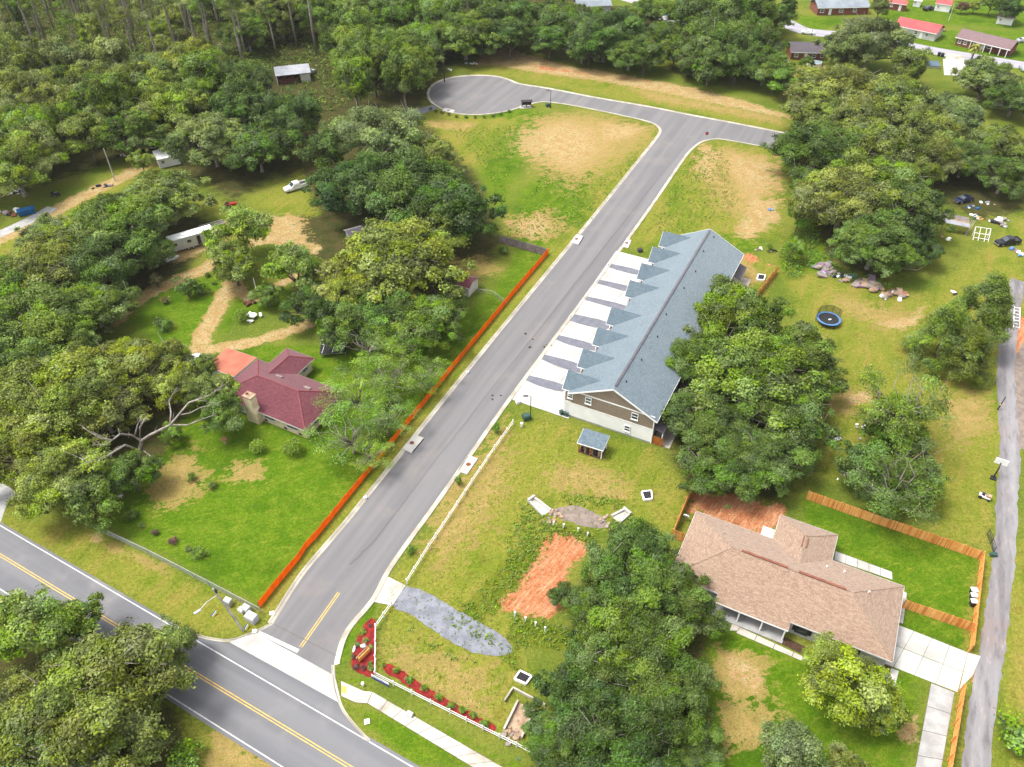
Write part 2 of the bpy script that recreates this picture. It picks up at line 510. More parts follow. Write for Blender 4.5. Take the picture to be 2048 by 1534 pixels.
# ---------------------------------------------------------------- ground: one sheet, cover painted by distance to surveyed outlines
ZONES = {
    'floor': [  # leaf litter and bare earth under the woods
        ([(-700, -250), (1200, -250), (1160, 40), (960, 75), (880, 150), (850, 215), (760, 230), (640, 330), (560, 345), (470, 400), (330, 330), (280, 300), (170, 340), (0, 400), (-700, 560)], 6),
        ([(900, 20), (1360, 10), (1560, 120), (1600, 190), (1540, 170), (1300, 105), (1050, 85), (930, 80)], 4),
        ([(0, 500), (300, 400), (420, 440), (400, 510), (260, 620), (60, 760), (-200, 900), (-200, 560)], 4),
        ([(560, 330), (720, 230), (920, 260), (1010, 480), (950, 560), (880, 680), (700, 700), (620, 640), (560, 500)], 5),
        ([(1560, 260), (1900, 240), (2048, 330), (2048, 420), (1960, 440), (1880, 400), (1860, 510), (1760, 560), (1640, 520), (1600, 400)], 5),
        ([(1380, 640), (1640, 700), (1660, 860), (1560, 1000), (1370, 985), (1330, 840)], 5),
        ([(1180, 1130), (1400, 1130), (1430, 1330), (1410, 1560), (1070, 1560), (1130, 1380)], 4),
        ([(-60, 1250), (150, 1230), (370, 1420), (430, 1560), (-60, 1600)], 4),
        ([(-20, 700), (420, 720), (430, 880), (320, 990), (60, 1000), (-60, 900)], 4),
    ],
    'lush': [
        ([(205, 1045), (518, 1212), (640, 1060), (800, 868), (960, 676), (1095, 507), (1040, 490), (990, 580), (900, 650), (760, 700), (640, 690), (430, 690), (470, 640), (600, 600), (560, 560), (480, 590), (440, 650), (420, 760), (330, 900)], 2.2),
        ([(250, 640), (310, 585), (430, 545), (460, 560), (390, 690), (330, 700)], 3),
        ([(1600, 990), (1700, 1010), (1962, 1108), (1930, 1290), (1820, 1230), (1690, 1110), (1620, 1080)], 1.2),
        ([(1800, 1225), (1945, 1260), (1930, 1300), (1790, 1250)], .8),
        ([(1150, 90), (1260, 115), (1330, 140), (1300, 150), (1180, 125)], 4),
        ([(930, 205), (1090, 222), (1060, 300), (1000, 420), (930, 300)], 5),
        ([(1180, 330), (1310, 270), (1290, 310), (1180, 440), (1100, 560), (1010, 470), (1040, 370)], 6),
        ([(1390, 300), (1440, 285), (1480, 420), (1560, 450), (1500, 520), (1400, 460), (1290, 470), (1330, 380)], 5),
        ([(1770, 60), (2060, 60), (2060, 150), (1960, 110), (1800, 92)], 4),
        ([(1760, 0), (2060, 0), (2060, 60), (1760, 40)], 5),
        ([(1600, 30), (1700, 40), (1650, 60), (1590, 60)], 3),
        ([(1300, 0), (1400, 10), (1390, 25), (1310, 15)], 2),
        ([(1555, 520), (1640, 470), (1660, 540), (1560, 560)], 3),
        ([(690, 1205), (760, 1205), (700, 1290), (680, 1345), (752, 1362), (760, 1370), (690, 1360), (672, 1310)], .7),
        ([(685, 1410), (800, 1440), (960, 1530), (830, 1530)], 1.5),
        ([(780, 1385), (960, 1490), (1100, 1560), (1060, 1560), (900, 1470)], 1.0),
        ([(1420, 1230), (1640, 1330), (1840, 1340), (1820, 1560), (1400, 1560)], 3),
    ],
    'yellow': [
        ([(1015, 830), (1130, 850), (1310, 900), (1385, 985), (1375, 1065), (1130, 1050), (1020, 1230), (1110, 1520), (750, 1345), (770, 1180), (850, 1080)], 2),
        ([(-200, 930), (0, 1035), (190, 1062), (515, 1225), (545, 1255), (400, 1274), (0, 1046)], 2),
        ([(545, 1240), (700, 1045), (1128, 518), (1170, 462), (1130, 450), (1085, 512), (800, 880), (518, 1222)], .9),
        ([(850, 215), (1040, 240), (960, 340), (930, 330), (850, 240)], 4),
        ([(935, 155), (1000, 150), (1100, 172), (1567, 260), (1570, 240), (1300, 170), (1000, 110)], 3),
        ([(1560, 540), (1700, 560), (1850, 590), (2060, 420), (2060, 640), (1980, 1100), (1880, 1080), (1760, 960), (1640, 960), (1680, 760)], 3),
        ([(1480, 500), (1560, 540), (1530, 590), (1450, 570)], 1.5),
        ([(1380, 490), (1310, 260), (1130, 230), (1180, 440), (1085, 500)], 8),
        ([(1290, 470), (1390, 280), (1470, 285), (1540, 290), (1560, 480), (1450, 470)], 8),
        ([(1960, 1110), (2000, 1100), (1900, 1560), (1870, 1560)], 1.5),
        ([(2010, 1100), (2120, 1050), (2120, 1600), (1990, 1600)], 1.5),
        ([(0, 1190), (550, 1540), (380, 1560), (350, 1400), (-40, 1250)], 1.5),
        ([(0, 490), (260, 330), (330, 300), (260, 370), (100, 450), (-100, 600)], 3),
        ([(500, 400), (600, 340), (640, 430), (560, 440)], 3),
    ],
    'weeds': [
        ([(1040, 1100), (1130, 1045), (1070, 1140), (1010, 1210), (960, 1250), (1020, 1290), (1060, 1370), (1080, 1400), (1000, 1310), (890, 1240), (950, 1190)], 1.6),
        ([(1090, 1045), (1200, 1065), (1190, 1090), (1100, 1075)], 1),
        ([(1030, 1225), (1140, 1260), (1150, 1300), (1010, 1290)], 1.2),
        ([(800, 1240), (840, 1272), (900, 1310), (960, 1326), (930, 1332), (850, 1296)], .8),
        ([(1380, 1000), (1395, 980), (1355, 1075), (1340, 1080)], .8),
        ([(1560, 500), (1620, 430), (1640, 470), (1600, 560), (1570, 560)], 2),
    ],
    'tan': [
        ([(1060, 235), (1180, 225), (1310, 255), (1290, 290), (1210, 340), (1140, 380), (1070, 330)], 7),
        ([(1010, 440), (1100, 420), (1140, 450), (1100, 480), (1015, 470)], 4),
        ([(1410, 290), (1540, 310), (1570, 370), (1500, 440), (1440, 420), (1400, 360)], 6),
        ([(760, 1305), (800, 1310), (960, 1400), (1000, 1440), (930, 1420), (800, 1340)], 1.5),
        ([(880, 960), (940, 920), (960, 1050), (880, 1130), (850, 1090)], 5),
        ([(960, 900), (1010, 850), (1020, 960), (960, 1060), (920, 1040)], 5),
        ([(1090, 940), (1160, 925), (1250, 960), (1180, 985), (1100, 975)], 3),
        ([(1190, 960), (1270, 985), (1250, 1005), (1180, 990)], 2),
        ([(780, 1290), (860, 1300), (980, 1350), (960, 1400), (860, 1360)], 4),
        ([(320, 930), (380, 900), (420, 970), (340, 1020), (290, 990)], 3),
        ([(450, 930), (520, 925), (530, 960), (460, 965)], 2),
        ([(1640, 780), (1740, 780), (1700, 830), (1650, 830)], 2),
        ([(1880, 800), (1960, 780), (1990, 850), (1900, 900)], 4),
        ([(1660, 590), (1800, 620), (1830, 640), (1780, 660), (1680, 620)], 4),
        ([(1440, 1290), (1530, 1310), (1540, 1400), (1450, 1410), (1420, 1340)], 2),
        ([(1440, 1400), (1560, 1420), (1560, 1500), (1440, 1490)], 2),
        ([(400, 1525), (440, 1450), (620, 1570), (420, 1570)], 2),
        ([(200, 1075), (330, 1130), (330, 1150), (210, 1100)], 1),
        ([(850, 240), (960, 245), (930, 262), (860, 255)], 2),
        ([(1470, 490), (1530, 560), (1480, 580)], 1.5),
        ([(900, 520), (960, 510), (1000, 540), (930, 570)], 3),
        ([(1250, 172), (1560, 235), (1570, 250), (1300, 200)], 3),
    ],
    'sand': [
        ([(960, 110), (1010, 95), (1070, 112), (1120, 128), (1240, 148), (1390, 176), (1500, 204), (1580, 232), (1576, 238), (1450, 212), (1330, 186), (1200, 162), (1080, 146), (1000, 132), (950, 130)], 2.2),
        ([(1040, 262), (1130, 240), (1190, 258), (1210, 300), (1150, 340), (1080, 320), (1030, 300)], 9),
        ([(1440, 305), (1545, 325), (1565, 370), (1500, 400)], 7),
        ([(1200, 245), (1290, 255), (1260, 275), (1200, 285)], 4),
        ([(1400, 290), (1440, 300), (1420, 360), (1390, 340)], 4),
        ([(1020, 450), (1080, 430), (1110, 460), (1060, 480)], 4),
        ([(1470, 470), (1500, 395), (1560, 400), (1560, 440), (1500, 480)], 3),
        ([(530, 430), (600, 430), (620, 490), (540, 480)], 3),
        ([(330, 500), (470, 430), (480, 450), (420, 500), (340, 530)], 2),
        ([(1750, 645), (1820, 635), (1850, 610), (1840, 650), (1790, 662)], 1.6),
        ([(1690, 790), (1740, 780), (1745, 805), (1700, 810)], 1),
        ([(1790, 1440), (1840, 1430), (1835, 1490), (1800, 1480)], 1),
        ([(1450, 1310), (1500, 1320), (1530, 1360), (1510, 1385), (1460, 1350)], 1.2),
        ([(178, 1070), (205, 1060), (210, 1085), (185, 1085)], .7),
        ([(1655, 130), (1570, 140), (1580, 150), (1640, 152)], 2),
        ([(0, 1195), (60, 1235), (20, 1250), (-40, 1220)], .8),
    ],
    'clay': [
        ([(1100, 1065), (1165, 1075), (1180, 1100), (1145, 1130), (1120, 1180), (1130, 1215), (1100, 1235), (1005, 1222), (1000, 1205), (1030, 1180), (1075, 1110)], 1.3),
        ([(1386, 975), (1560, 1010), (1575, 1035), (1530, 1075), (1450, 1050), (1380, 1020)], 1.6),
        ([(1486, 512), (1502, 506), (1520, 522), (1500, 528)], 1.2),
        ([(1538, 528), (1552, 530), (1548, 540)], .8),
        ([(1070, 130), (1190, 150), (1080, 138)], 2),
        ([(1990, 620), (2060, 640), (2060, 760), (2030, 740), (2010, 680)], 1.5),
        ([(1950, 1330), (1985, 1350), (1965, 1420), (1945, 1400)], 1),
    ],
}


def offset(pts, d):
    out = []
    for i, p in enumerate(pts):
        a = np.array(pts[max(i - 1, 0)]); b = np.array(pts[min(i + 1, len(pts) - 1)])
        t = b - a
        t = t / max(np.hypot(*t), 1e-9)
        out.append((p[0] - t[1] * d, p[1] + t[0] * d))
    return out


def stroke(pts, w):
    q = smooth(PG(pts), 4)
    return offset(q, w / 2) + offset(q, -w / 2)[::-1]


TRACKS = [(stroke([(220, 650), (262, 612), (300, 586), (350, 562), (400, 542), (450, 512), (500, 487), (560, 480), (640, 502)], 3.6), 1.0),
          (stroke([(392, 712), (408, 668), (430, 626), (452, 586), (470, 556)], 3.5), 1.0),
          (stroke([(405, 700), (470, 692), (530, 677), (580, 661), (630, 644)], 2.9), .9),
          (stroke([(-80, 520), (0, 478), (60, 448), (110, 422), (170, 390), (235, 360), (290, 330), (335, 306)], 4.4), 1.2),
          (stroke([(470, 560), (500, 600), (540, 580), (600, 545)], 2.4), .9)]


def sdf(P, poly):
    d = np.full(len(P), 1e9)
    ins = np.zeros(len(P), bool)
    n = len(poly)
    for i in range(n):
        a, b = np.array(poly[i]), np.array(poly[(i + 1) % n])
        e = b - a
        w = P - a
        t = np.clip((w @ e) / max(e @ e, 1e-9), 0, 1)
        d = np.minimum(d, np.hypot(*(w - t[:, None] * e).T))
        c = ((a[1] > P[:, 1]) != (b[1] > P[:, 1]))
        with np.errstate(divide='ignore', invalid='ignore'):
            xx = a[0] + (P[:, 1] - a[1]) * (e[0] / (e[1] if e[1] else 1e-9))
        ins ^= c & (P[:, 0] < xx)
    return np.where(ins, d, -d)


def axis_lines(lo, hi, step, far):
    core = np.arange(lo, hi + step / 2, step)
    g = step * np.cumprod(np.full(30, 1.35))
    out = np.cumsum(g)
    out = out[out < far]
    return np.concatenate([lo - out[::-1], core, hi + out])


gx = axis_lines(-215, 215, 1.0, 7000)
gy = axis_lines(25, 350, .9, 9000)
XX, YY = np.meshgrid(gx, gy)
P2 = np.stack([XX.ravel(), YY.ravel()], 1)
nx, ny = len(gx), len(gy)
me = bpy.data.meshes.new('ground')
ii = (np.arange(ny - 1)[:, None] * nx + np.arange(nx - 1)[None, :]).ravel()
quads = np.stack([ii, ii + 1, ii + nx + 1, ii + nx], 1)
me.vertices.add(len(P2))
me.vertices.foreach_set('co', np.column_stack([P2, np.zeros(len(P2))]).astype('f4').ravel())
me.loops.add(quads.size)
me.loops.foreach_set('vertex_index', quads.astype('i4').ravel())
me.polygons.add(len(quads))
me.polygons.foreach_set('loop_start', (np.arange(len(quads)) * 4).astype('i4'))
me.update(calc_edges=True)
inner = (P2[:, 0] > -230) & (P2[:, 0] < 230) & (P2[:, 1] > 10) & (P2[:, 1] < 365)
for zn, polys in ZONES.items():
    val = np.zeros(len(P2))
    for poly, fe in [(PG(p_), f_) for p_, f_ in polys] + (TRACKS if zn == 'sand' else []):
        q = poly
        a = np.array(q)
        bb = inner & (P2[:, 0] > a[:, 0].min() - fe) & (P2[:, 0] < a[:, 0].max() + fe) & (P2[:, 1] > a[:, 1].min() - fe) & (P2[:, 1] < a[:, 1].max() + fe)
        idx = np.nonzero(bb)[0]
        if len(idx):
            val[idx] = np.maximum(val[idx], np.clip(.5 + .5 * sdf(P2[idx], q) / fe, 0, 1))
    at = me.attributes.new(zn, 'FLOAT', 'POINT')
    at.data.foreach_set('value', val.astype('f4'))


def ground_material():
    m, nt, out = nodes('ground_cover')
    v = pos(nt)
    nA = noise(nt, v, .09, 4, .6)
    nB = noise(nt, v, .45, 4, .65)
    nC = noise(nt, v, 2.2, 3, .7)
    nD = noise(nt, mapped(nt, v, math.radians(20), (.35, 1.3, 1)), 1.0, 4, .7)
    edge = mth(nt, 'ADD', mth(nt, 'MULTIPLY', nB, .45), mth(nt, 'ADD', mth(nt, 'MULTIPLY', nC, .25), mth(nt, 'MULTIPLY', nD, .3)))
    col = mix(nt, mrange(nt, nA, .35, .65), S(112, 132, 46), S(142, 148, 62))
    spec = {
        'floor': (S(100, 92, 56), S(74, 82, 40), 1.0, .2),
        'lush': (S(92, 130, 22), S(116, 144, 34), 1.0, .2),
        'yellow': (S(156, 156, 66), S(138, 148, 52), 1.3, .25),
        'weeds': (S(106, 124, 36), S(132, 138, 48), 1.5, .16),
        'tan': (S(202, 170, 112), S(172, 152, 88), 2.2, .16),
        'sand': (S(230, 200, 156), S(210, 168, 120), 1.9, .14),
        'clay': (S(218, 144, 102), S(202, 122, 80), 1.7, .16),
    }
    for zn, (a, b, amp, w) in spec.items():
        att = N(nt, 'ShaderNodeAttribute', attribute_name=zn).outputs['Fac']
        nz = mth(nt, 'MULTIPLY', mth(nt, 'SUBTRACT', edge, .5), amp * 1.9)
        # no noise leaks where the zone is absent
        f = mth(nt, 'ADD', att, mth(nt, 'MULTIPLY', nz, mrange(nt, att, 0, .15)))
        f = mrange(nt, f, .5 - w, .5 + w)
        c = mix(nt, mrange(nt, nB, .35, .65), a, b)
        if zn == 'clay':                                  # curved rake and tyre marks
            wp = mapped(nt, v, math.radians(52), (.22, 2.4, 1))
            ru = noise(nt, wp, 1.0, 4, .65, 1.6)
            c = mix(nt, mrange(nt, ru, .42, .66, 0, .8), c, S(236, 184, 144))
            c = mix(nt, mrange(nt, ru, .4, .28, 0, .6), c, S(190, 110, 74))
        if zn == 'lush':
            c = mix(nt, mrange(nt, nD, .5, .72, 0, .7), c, S(150, 158, 56))
            c = mix(nt, mrange(nt, nA, .48, .34, 0, .7), c, S(74, 112, 18))
            c = mix(nt, mrange(nt, nB, .6, .75, 0, .5), c, S(150, 144, 66))
        if zn == 'yellow':
            c = mix(nt, mrange(nt, nD, .54, .76, 0, .55), c, S(188, 168, 96))
            c = mix(nt, mrange(nt, nA, .48, .34, 0, .65), c, S(114, 140, 32))
            c = mix(nt, mrange(nt, nB, .44, .3, 0, .6), c, S(128, 120, 48))
        if zn == 'yellow':
            nE = noise(nt, mapped(nt, v, math.radians(64), (.06, .3, 1)), 1.0, 4, .65)
            c = mix(nt, mrange(nt, nE, .5, .66, 0, .5), c, S(180, 156, 86))
            c = mix(nt, mrange(nt, nE, .44, .32, 0, .6), c, S(104, 128, 34))
        if zn == 'tan':
            c = mix(nt, mrange(nt, nC, .5, .64, 0, .7), c, S(130, 140, 52))
        if zn == 'sand':
            c = mix(nt, mrange(nt, nC, .48, .58, 0, .85), c, S(144, 144, 66))
            c = mix(nt, mrange(nt, nD, .52, .7, 0, .5), c, S(216, 164, 112))
        col = mix(nt, f, col, c)
    col = mix(nt, 1.0, col, mix(nt, mrange(nt, nC, .3, .7), (.8, .8, .8, 1), (1.2, 1.2, 1.2, 1)), 'MULTIPLY')
    g = noise(nt, v, 5.5, 4, .75)
    col = mix(nt, 1.0, col, mix(nt, mrange(nt, g, .25, .75), (.62, .64, .6, 1), (1.34, 1.32, 1.3, 1)), 'MULTIPLY')
    h = noise(nt, v, 1.4, 4, .7)
    col = mix(nt, mrange(nt, h, .56, .72, 0, .42), col, S(92, 104, 42))
    hgt = mth(nt, 'ADD', mth(nt, 'MULTIPLY', g, .5), h)
    finish(nt, out, col, 1.0, hgt, 0, .05, .16)
    return m


me.materials.append(ground_material())
go = bpy.data.objects.new('ground', me)
COL.objects.link(go)
go['kind'] = 'structure'

# ---------------------------------------------------------------- roads


def ragged(poly, amp, step=.5, seed=1):
    r = random.Random(seed)
    out = []
    n = len(poly)
    for i in range(n):
        a, b = poly[i], poly[(i + 1) % n]
        k = max(1, int(math.dist(a, b) / step))
        for j in range(k):
            t = j / k
            out.append((a[0] + (b[0] - a[0]) * t + r.uniform(-amp, amp), a[1] + (b[1] - a[1]) * t + r.uniform(-amp, amp)))
    return out


def ribbon(mb, pts, d0, d1, z0, z1):
    a, b = offset(pts, d0), offset(pts, d1)
    for i in range(len(pts) - 1):
        mb.prism([a[i], a[i + 1], b[i + 1], b[i]], z0, z1)


def sheet_ribbon(mb, pts, d0, d1, z):
    a, b = offset(pts, d0), offset(pts, d1)
    n = len(pts)
    vs = [(p[0], p[1], z) for p in a] + [(p[0], p[1], z) for p in b]
    fs = [(i, i + 1, n + i + 1, n + i) if d0 > d1 else (n + i, n + i + 1, i + 1, i) for i in range(n - 1)]
    mb.add(vs, fs)


def kerb_ribbon(mb, pts, d0, d1, z):
    """kerb and gutter: flat pan rising to a rolled back edge"""
    prof = [(d0, .012), (d0 + (d1 - d0) * .55, .02), (d0 + (d1 - d0) * .75, z), (d1, z), (d1 + (d1 - d0) * .02, -.05)]
    rows = [[(p[0], p[1], zz) for p in offset(pts, dd)] for dd, zz in prof]
    n = len(pts)
    vs = [p for r in rows for p in r]
    fs = []
    for k in range(len(rows) - 1):
        for i in range(n - 1):
            q = (k * n + i, k * n + i + 1, (k + 1) * n + i + 1, (k + 1) * n + i)
            fs.append(q if d1 < d0 else q[::-1])
    mb.add(vs, fs)


# highway
HW_A = math.radians(-28.42)
hdir = Vector((math.cos(HW_A), math.sin(HW_A), 0))
hnor = Vector((-hdir.y, hdir.x, 0))
hc = G(350, 1322)                                           # a point of the double yellow line
W_UP = (G(352, 1257) - hc).dot(hnor)
W_LO = (G(280, 1354.5) - hc).dot(hnor)


def hwpt(s, d):
    p = hc + hdir * s + hnor * d
    return (p.x, p.y)


mb = MB()
mb.prism([hwpt(-300, W_LO - .45), hwpt(300, W_LO - .45), hwpt(300, W_UP + .42), hwpt(-300, W_UP + .42)], -.2, .010)
struct('highway', mb, MT['asphalt_hw'])
mb = MB()
mb.add([(*hwpt(-300, W_UP - .07), .014), (*hwpt(300, W_UP - .07), .014), (*hwpt(300, W_UP + .07), .014), (*hwpt(-300, W_UP + .07), .014)], [(0, 1, 2, 3)])
mb.add([(*hwpt(-300, W_LO - .07), .014), (*hwpt(300, W_LO - .07), .014), (*hwpt(300, W_LO + .07), .014), (*hwpt(-300, W_LO + .07), .014)], [(0, 1, 2, 3)])
struct('edge_line', mb, MT['white_line'])
mb = MB()
for d in (-.15, .15):
    mb.add([(*hwpt(-300, d - .055), .014), (*hwpt(300, d - .055), .014), (*hwpt(300, d + .055), .014), (*hwpt(-300, d + .055), .014)], [(0, 1, 2, 3)])
struct('centre_line', mb, MT['yellow_line'])
# turning flare of the highway at the junction
fl = PG([(352, 1257), (403, 1277), (458, 1286), (513, 1270), (672, 1353), (668, 1330), (674, 1385), (690, 1424), (712, 1452), (742, 1482), (700, 1462)])
mb = MB()
mb.prism(fl, -.2, .006)
struct('junction_flare', mb, MT['asphalt_hw'])
mb = MB()
mb.prism(PG([(459, 1284.5), (513, 1266), (670, 1352), (683, 1408)]), -.2, .018)
ap = struct('concrete_apron', mb, MT['concrete'])

# side road, turning circle and the arm to the right
LK = [(545, 1249), (562, 1222), (588, 1180), (615, 1141), (655, 1094), (700, 1041), (731, 1020 - 18), (800, 916), (900, 790), (1000, 666), (1080, 568), (1128, 509), (1172, 456), (1233, 380), (1293, 305), (1318, 273), (1323, 260), (1312, 248), (1286, 239), (1227, 226), (1158, 212), (1107, 204), (1083, 203), (1056, 208), (1022, 219), (988, 225.5), (946, 228.5), (906, 224.5), (882, 215), (865, 203), (859, 191), (861, 179), (873, 167), (900, 157), (935, 152.5), (970, 152), (998, 155), (1018, 161), (1039, 169), (1097, 178), (1192, 196.5), (1295, 214), (1380, 231), (1450, 244), (1567, 267), (1680, 291)]
RK = [(670, 1352), (668, 1330), (672, 1308), (682, 1276), (700, 1246), (741, 1198), (772, 1140), (817, 1075), (862, 1014), (930, 918), (1012, 802), (1090, 697), (1170, 589), (1225, 515), (1300, 411), (1348, 341), (1370, 310), (1385, 294), (1401, 283), (1420, 278), (1440, 277), (1467, 281), (1543, 295), (1660, 318)]
lk = smooth(PG(LK), 3)
rk = smooth(PG(RK), 3)
mb = MB()
mb.prism(PG([(512, 1267)]) + lk + rk[::-1] + PG([(672, 1354)]), -.2, .014)
struct('side_road', mb, MT['asphalt_side'])
mb = MB()
kerb_ribbon(mb, lk, -.12, .72, .12)
struct('kerb', mb, MT['kerb'])
mb = MB()
i0 = 4
kerb_ribbon(mb, rk[3:], .12, -.72, .12)
struct('kerb', mb, MT['kerb'])
mb = MB()
kerb_ribbon(mb, smooth(PG([(355, 1256), (403, 1275.5), (458, 1283), (505, 1268), (545, 1249)]), 4), -.05, .28, .13)
struct('kerb', mb, MT['kerb'])
mb = MB()
kerb_ribbon(mb, smooth(PG([(668, 1330), (669, 1350), (675, 1386), (690, 1422), (712, 1450), (740, 1480)]), 4), .05, -.28, .13)
struct('kerb', mb, MT['kerb'])
mb = MB()
mid = smooth(PG([(700, 1130), (745, 1085), (800, 1015), (860, 935), (930, 846), (1000, 756), (1085, 650), (1160, 556), (1210, 492), (1275, 410), (1330, 340), (1372, 290)]), 5)
rq = random.Random(3)
mid = [(x + rq.uniform(-.09, .09), y + rq.uniform(-.09, .09)) for x, y in mid]
sheet_ribbon(mb, mid, .16, -.16, .0175)
struct('paving_seam', mb, asphalt('seam_asphalt', S(140, 137, 141), S(124, 121, 126), math.radians(64), S(150, 145, 145)))
# markings of the side road
mb = MB()
y0, y1 = G(678, 1185), G(601.5, 1294)
d = (y1 - y0).normalized()
nn = Vector((-d.y, d.x, 0))
for o in (-.15, .15):
    a, b = y0 + nn * o, y1 + nn * o
    mb.add([(a - nn * .06).to_tuple()[:2] + (.019,), (b - nn * .06).to_tuple()[:2] + (.019,), (b + nn * .06).to_tuple()[:2] + (.019,), (a + nn * .06).to_tuple()[:2] + (.019,)], [(0, 1, 2, 3)])
struct('centre_line', mb, MT['yellow_line'])
mb = MB()
mb.add([(x, y, .019) for x, y in PG([(515, 1267), (520, 1262), (599, 1299), (594, 1306)])], [(3, 2, 1, 0)])
struct('stop_line', mb, MT['white_line'])
mb = MB()
a, b = G(549, 1249), G(672, 1311)
mb.bar((a.x, a.y, .016), (b.x, b.y, .016), .10, .01)
struct('pavement_joint', mb, MT['joint'])

# lane on the right, roads beyond
lane = smooth(PG([(2036, 560), (2020, 650), (2012, 740), (2014, 800), (2018, 860), (2020, 920), (2014, 1000), (2010, 1090), (2000, 1180), (1990, 1260), (1978, 1340), (1965, 1420), (1950, 1560), (1935, 1700)]), 4)
mb = MB()
rl_ = random.Random(8)
lane = [p for a_, b_ in zip(lane[:-1], lane[1:]) for p in (a_, ((a_[0] + b_[0]) / 2, (a_[1] + b_[1]) / 2))]
lft = [(x + rl_.uniform(-.18, .18), y) for x, y in offset(lane, 1.42)]
rgt = [(x + rl_.uniform(-.18, .18), y) for x, y in offset(lane, -1.42)]
mb.prism(lft + rgt[::-1], -.1, .010)
struct('lane', mb, MT['asphalt_lane'])
mb = MB()
sheet_ribbon(mb, smooth(PG([(2060, 690), (2040, 740), (2046, 830), (2052, 900)]), 4), 3.0, -1.2, .006)
struct('dirt_verge', mb, MT['gravel_pond'])
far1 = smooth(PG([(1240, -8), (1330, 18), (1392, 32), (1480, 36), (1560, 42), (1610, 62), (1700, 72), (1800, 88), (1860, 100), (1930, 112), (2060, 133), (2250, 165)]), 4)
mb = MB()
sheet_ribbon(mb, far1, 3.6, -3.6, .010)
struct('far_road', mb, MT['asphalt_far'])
mb = MB()
mb.prism(PG([(-60, 930), (20, 975), (38, 990), (12, 1012), (0, 1050), (-80, 1010)]), -.1, .008)
struct('paved_drive', mb, MT['oldconc'])
mb = MB()
sheet_ribbon(mb, smooth(PG([(-120, 525), (0, 468), (60, 440), (105, 415)]), 4), 1.5, -1.5, .008)
struct('gravel_track', mb, MT['oldconc'])
mb = MB()
mb.prism(PG([(818, 222), (866, 210), (874, 217), (830, 234)]), -.1, .008)
struct('gravel_track', mb, MT['gravel'])

# ---------------------------------------------------------------- paving with slabs one can tell apart
def paving(name, polys, z, m, label=None):
    """a bed with separate slabs lying in it (dark joints between)"""
    base = MB()
    allp = [p for poly in polys for p in poly]
    for poly in polys:
        base.prism(poly, -.1, z - .03)
    b = struct(name, base, MT['joint'], label=label)
    for poly in polys:
        c = np.mean(np.array(poly), 0)
        ins = []
        for p in poly:
            dv = c - np.array(p)
            ins.append(tuple(np.array(p) + dv / np.hypot(*dv) * .045))
        MB().prism(ins, -.08, z).obj('slab', m, b)
    return b


def grid_quads(a, b, c, d, nu, nv):
    """split the quad a-b-c-d (ground points) into nu x nv quads"""
    a, b, c, d = [np.array(p) for p in (a, b, c, d)]
    out = []
    f = lambda s, t: (1 - t) * ((1 - s) * a + s * b) + t * ((1 - s) * d + s * c)
    for i in range(nu):
        for j in range(nv):
            out.append([tuple(f(i / nu, j / nv)), tuple(f((i + 1) / nu, j / nv)), tuple(f((i + 1) / nu, (j + 1) / nv)), tuple(f(i / nu, (j + 1) / nv))])
    return out


# townhouse frame: x along the ridge, y to the street side, origin at the near street corner
TH_A = G(1127, 828)
TH_RZ = math.radians(63.45)
tu = Vector((math.cos(TH_RZ), math.sin(TH_RZ), 0))
tw = Vector((-tu.y, tu.x, 0))


def TW(x, y, z=0):
    p = TH_A + tu * x + tw * y
    return Vector((p.x, p.y, z))


drv = []
ux = [0.0, 5.3, 11.7, 18.2, 26.3, 34.0, 40.6, 47.2, 50.6]
for i in range(8):
    x0, x1 = (-.7 if i == 0 else ux[i]), ux[i + 1]
    s0, s1 = 9.15 + .02 * x0, 9.15 + .02 * x1
    drv.append([TW(x0, s0).to_tuple()[:2], TW(x1, s1).to_tuple()[:2], TW(x1, 3.6).to_tuple()[:2], TW(x0, 3.6).to_tuple()[:2]])
    drv.append([TW(x0, 3.6).to_tuple()[:2], TW(x1, 3.6).to_tuple()[:2], TW(x1, -1.2).to_tuple()[:2], TW(x0, -1.2).to_tuple()[:2]])
paving('townhouse_driveway', drv, .05, MT['concrete'])
ISL = [[(1052, 761), (1052.5, 757), (1056, 753), (1064, 752.5), (1127, 770), (1125, 784), (1080, 773)],
       [(1082, 718.5), (1083, 714), (1087, 711), (1096, 711), (1160, 729), (1159, 746), (1110, 731)],
       [(1111, 679), (1112, 674.5), (1116, 672), (1124, 672), (1187, 689), (1187, 702), (1138, 690)],
       [(1138, 641), (1140, 634), (1145, 630), (1153, 630), (1214, 644), (1213, 659), (1166, 650)],
       [(1168, 600), (1168.5, 596), (1171, 594), (1180, 594.5), (1250, 611), (1246, 622), (1200, 609)],
       [(1192, 566.5), (1193, 562), (1197, 560), (1206, 561), (1256, 573), (1252, 583), (1215, 573)],
       [(1215, 534), (1216, 530), (1219, 528), (1228, 529), (1278, 541), (1274, 550), (1236, 541)]]
mb = MB()
for p in ISL:
    mb.prism(smooth(PG(p) + [PG(p)[0]], 3)[:-1], -.05, .075)
struct('gravel_strip', mb, MT['gravel_strip'])

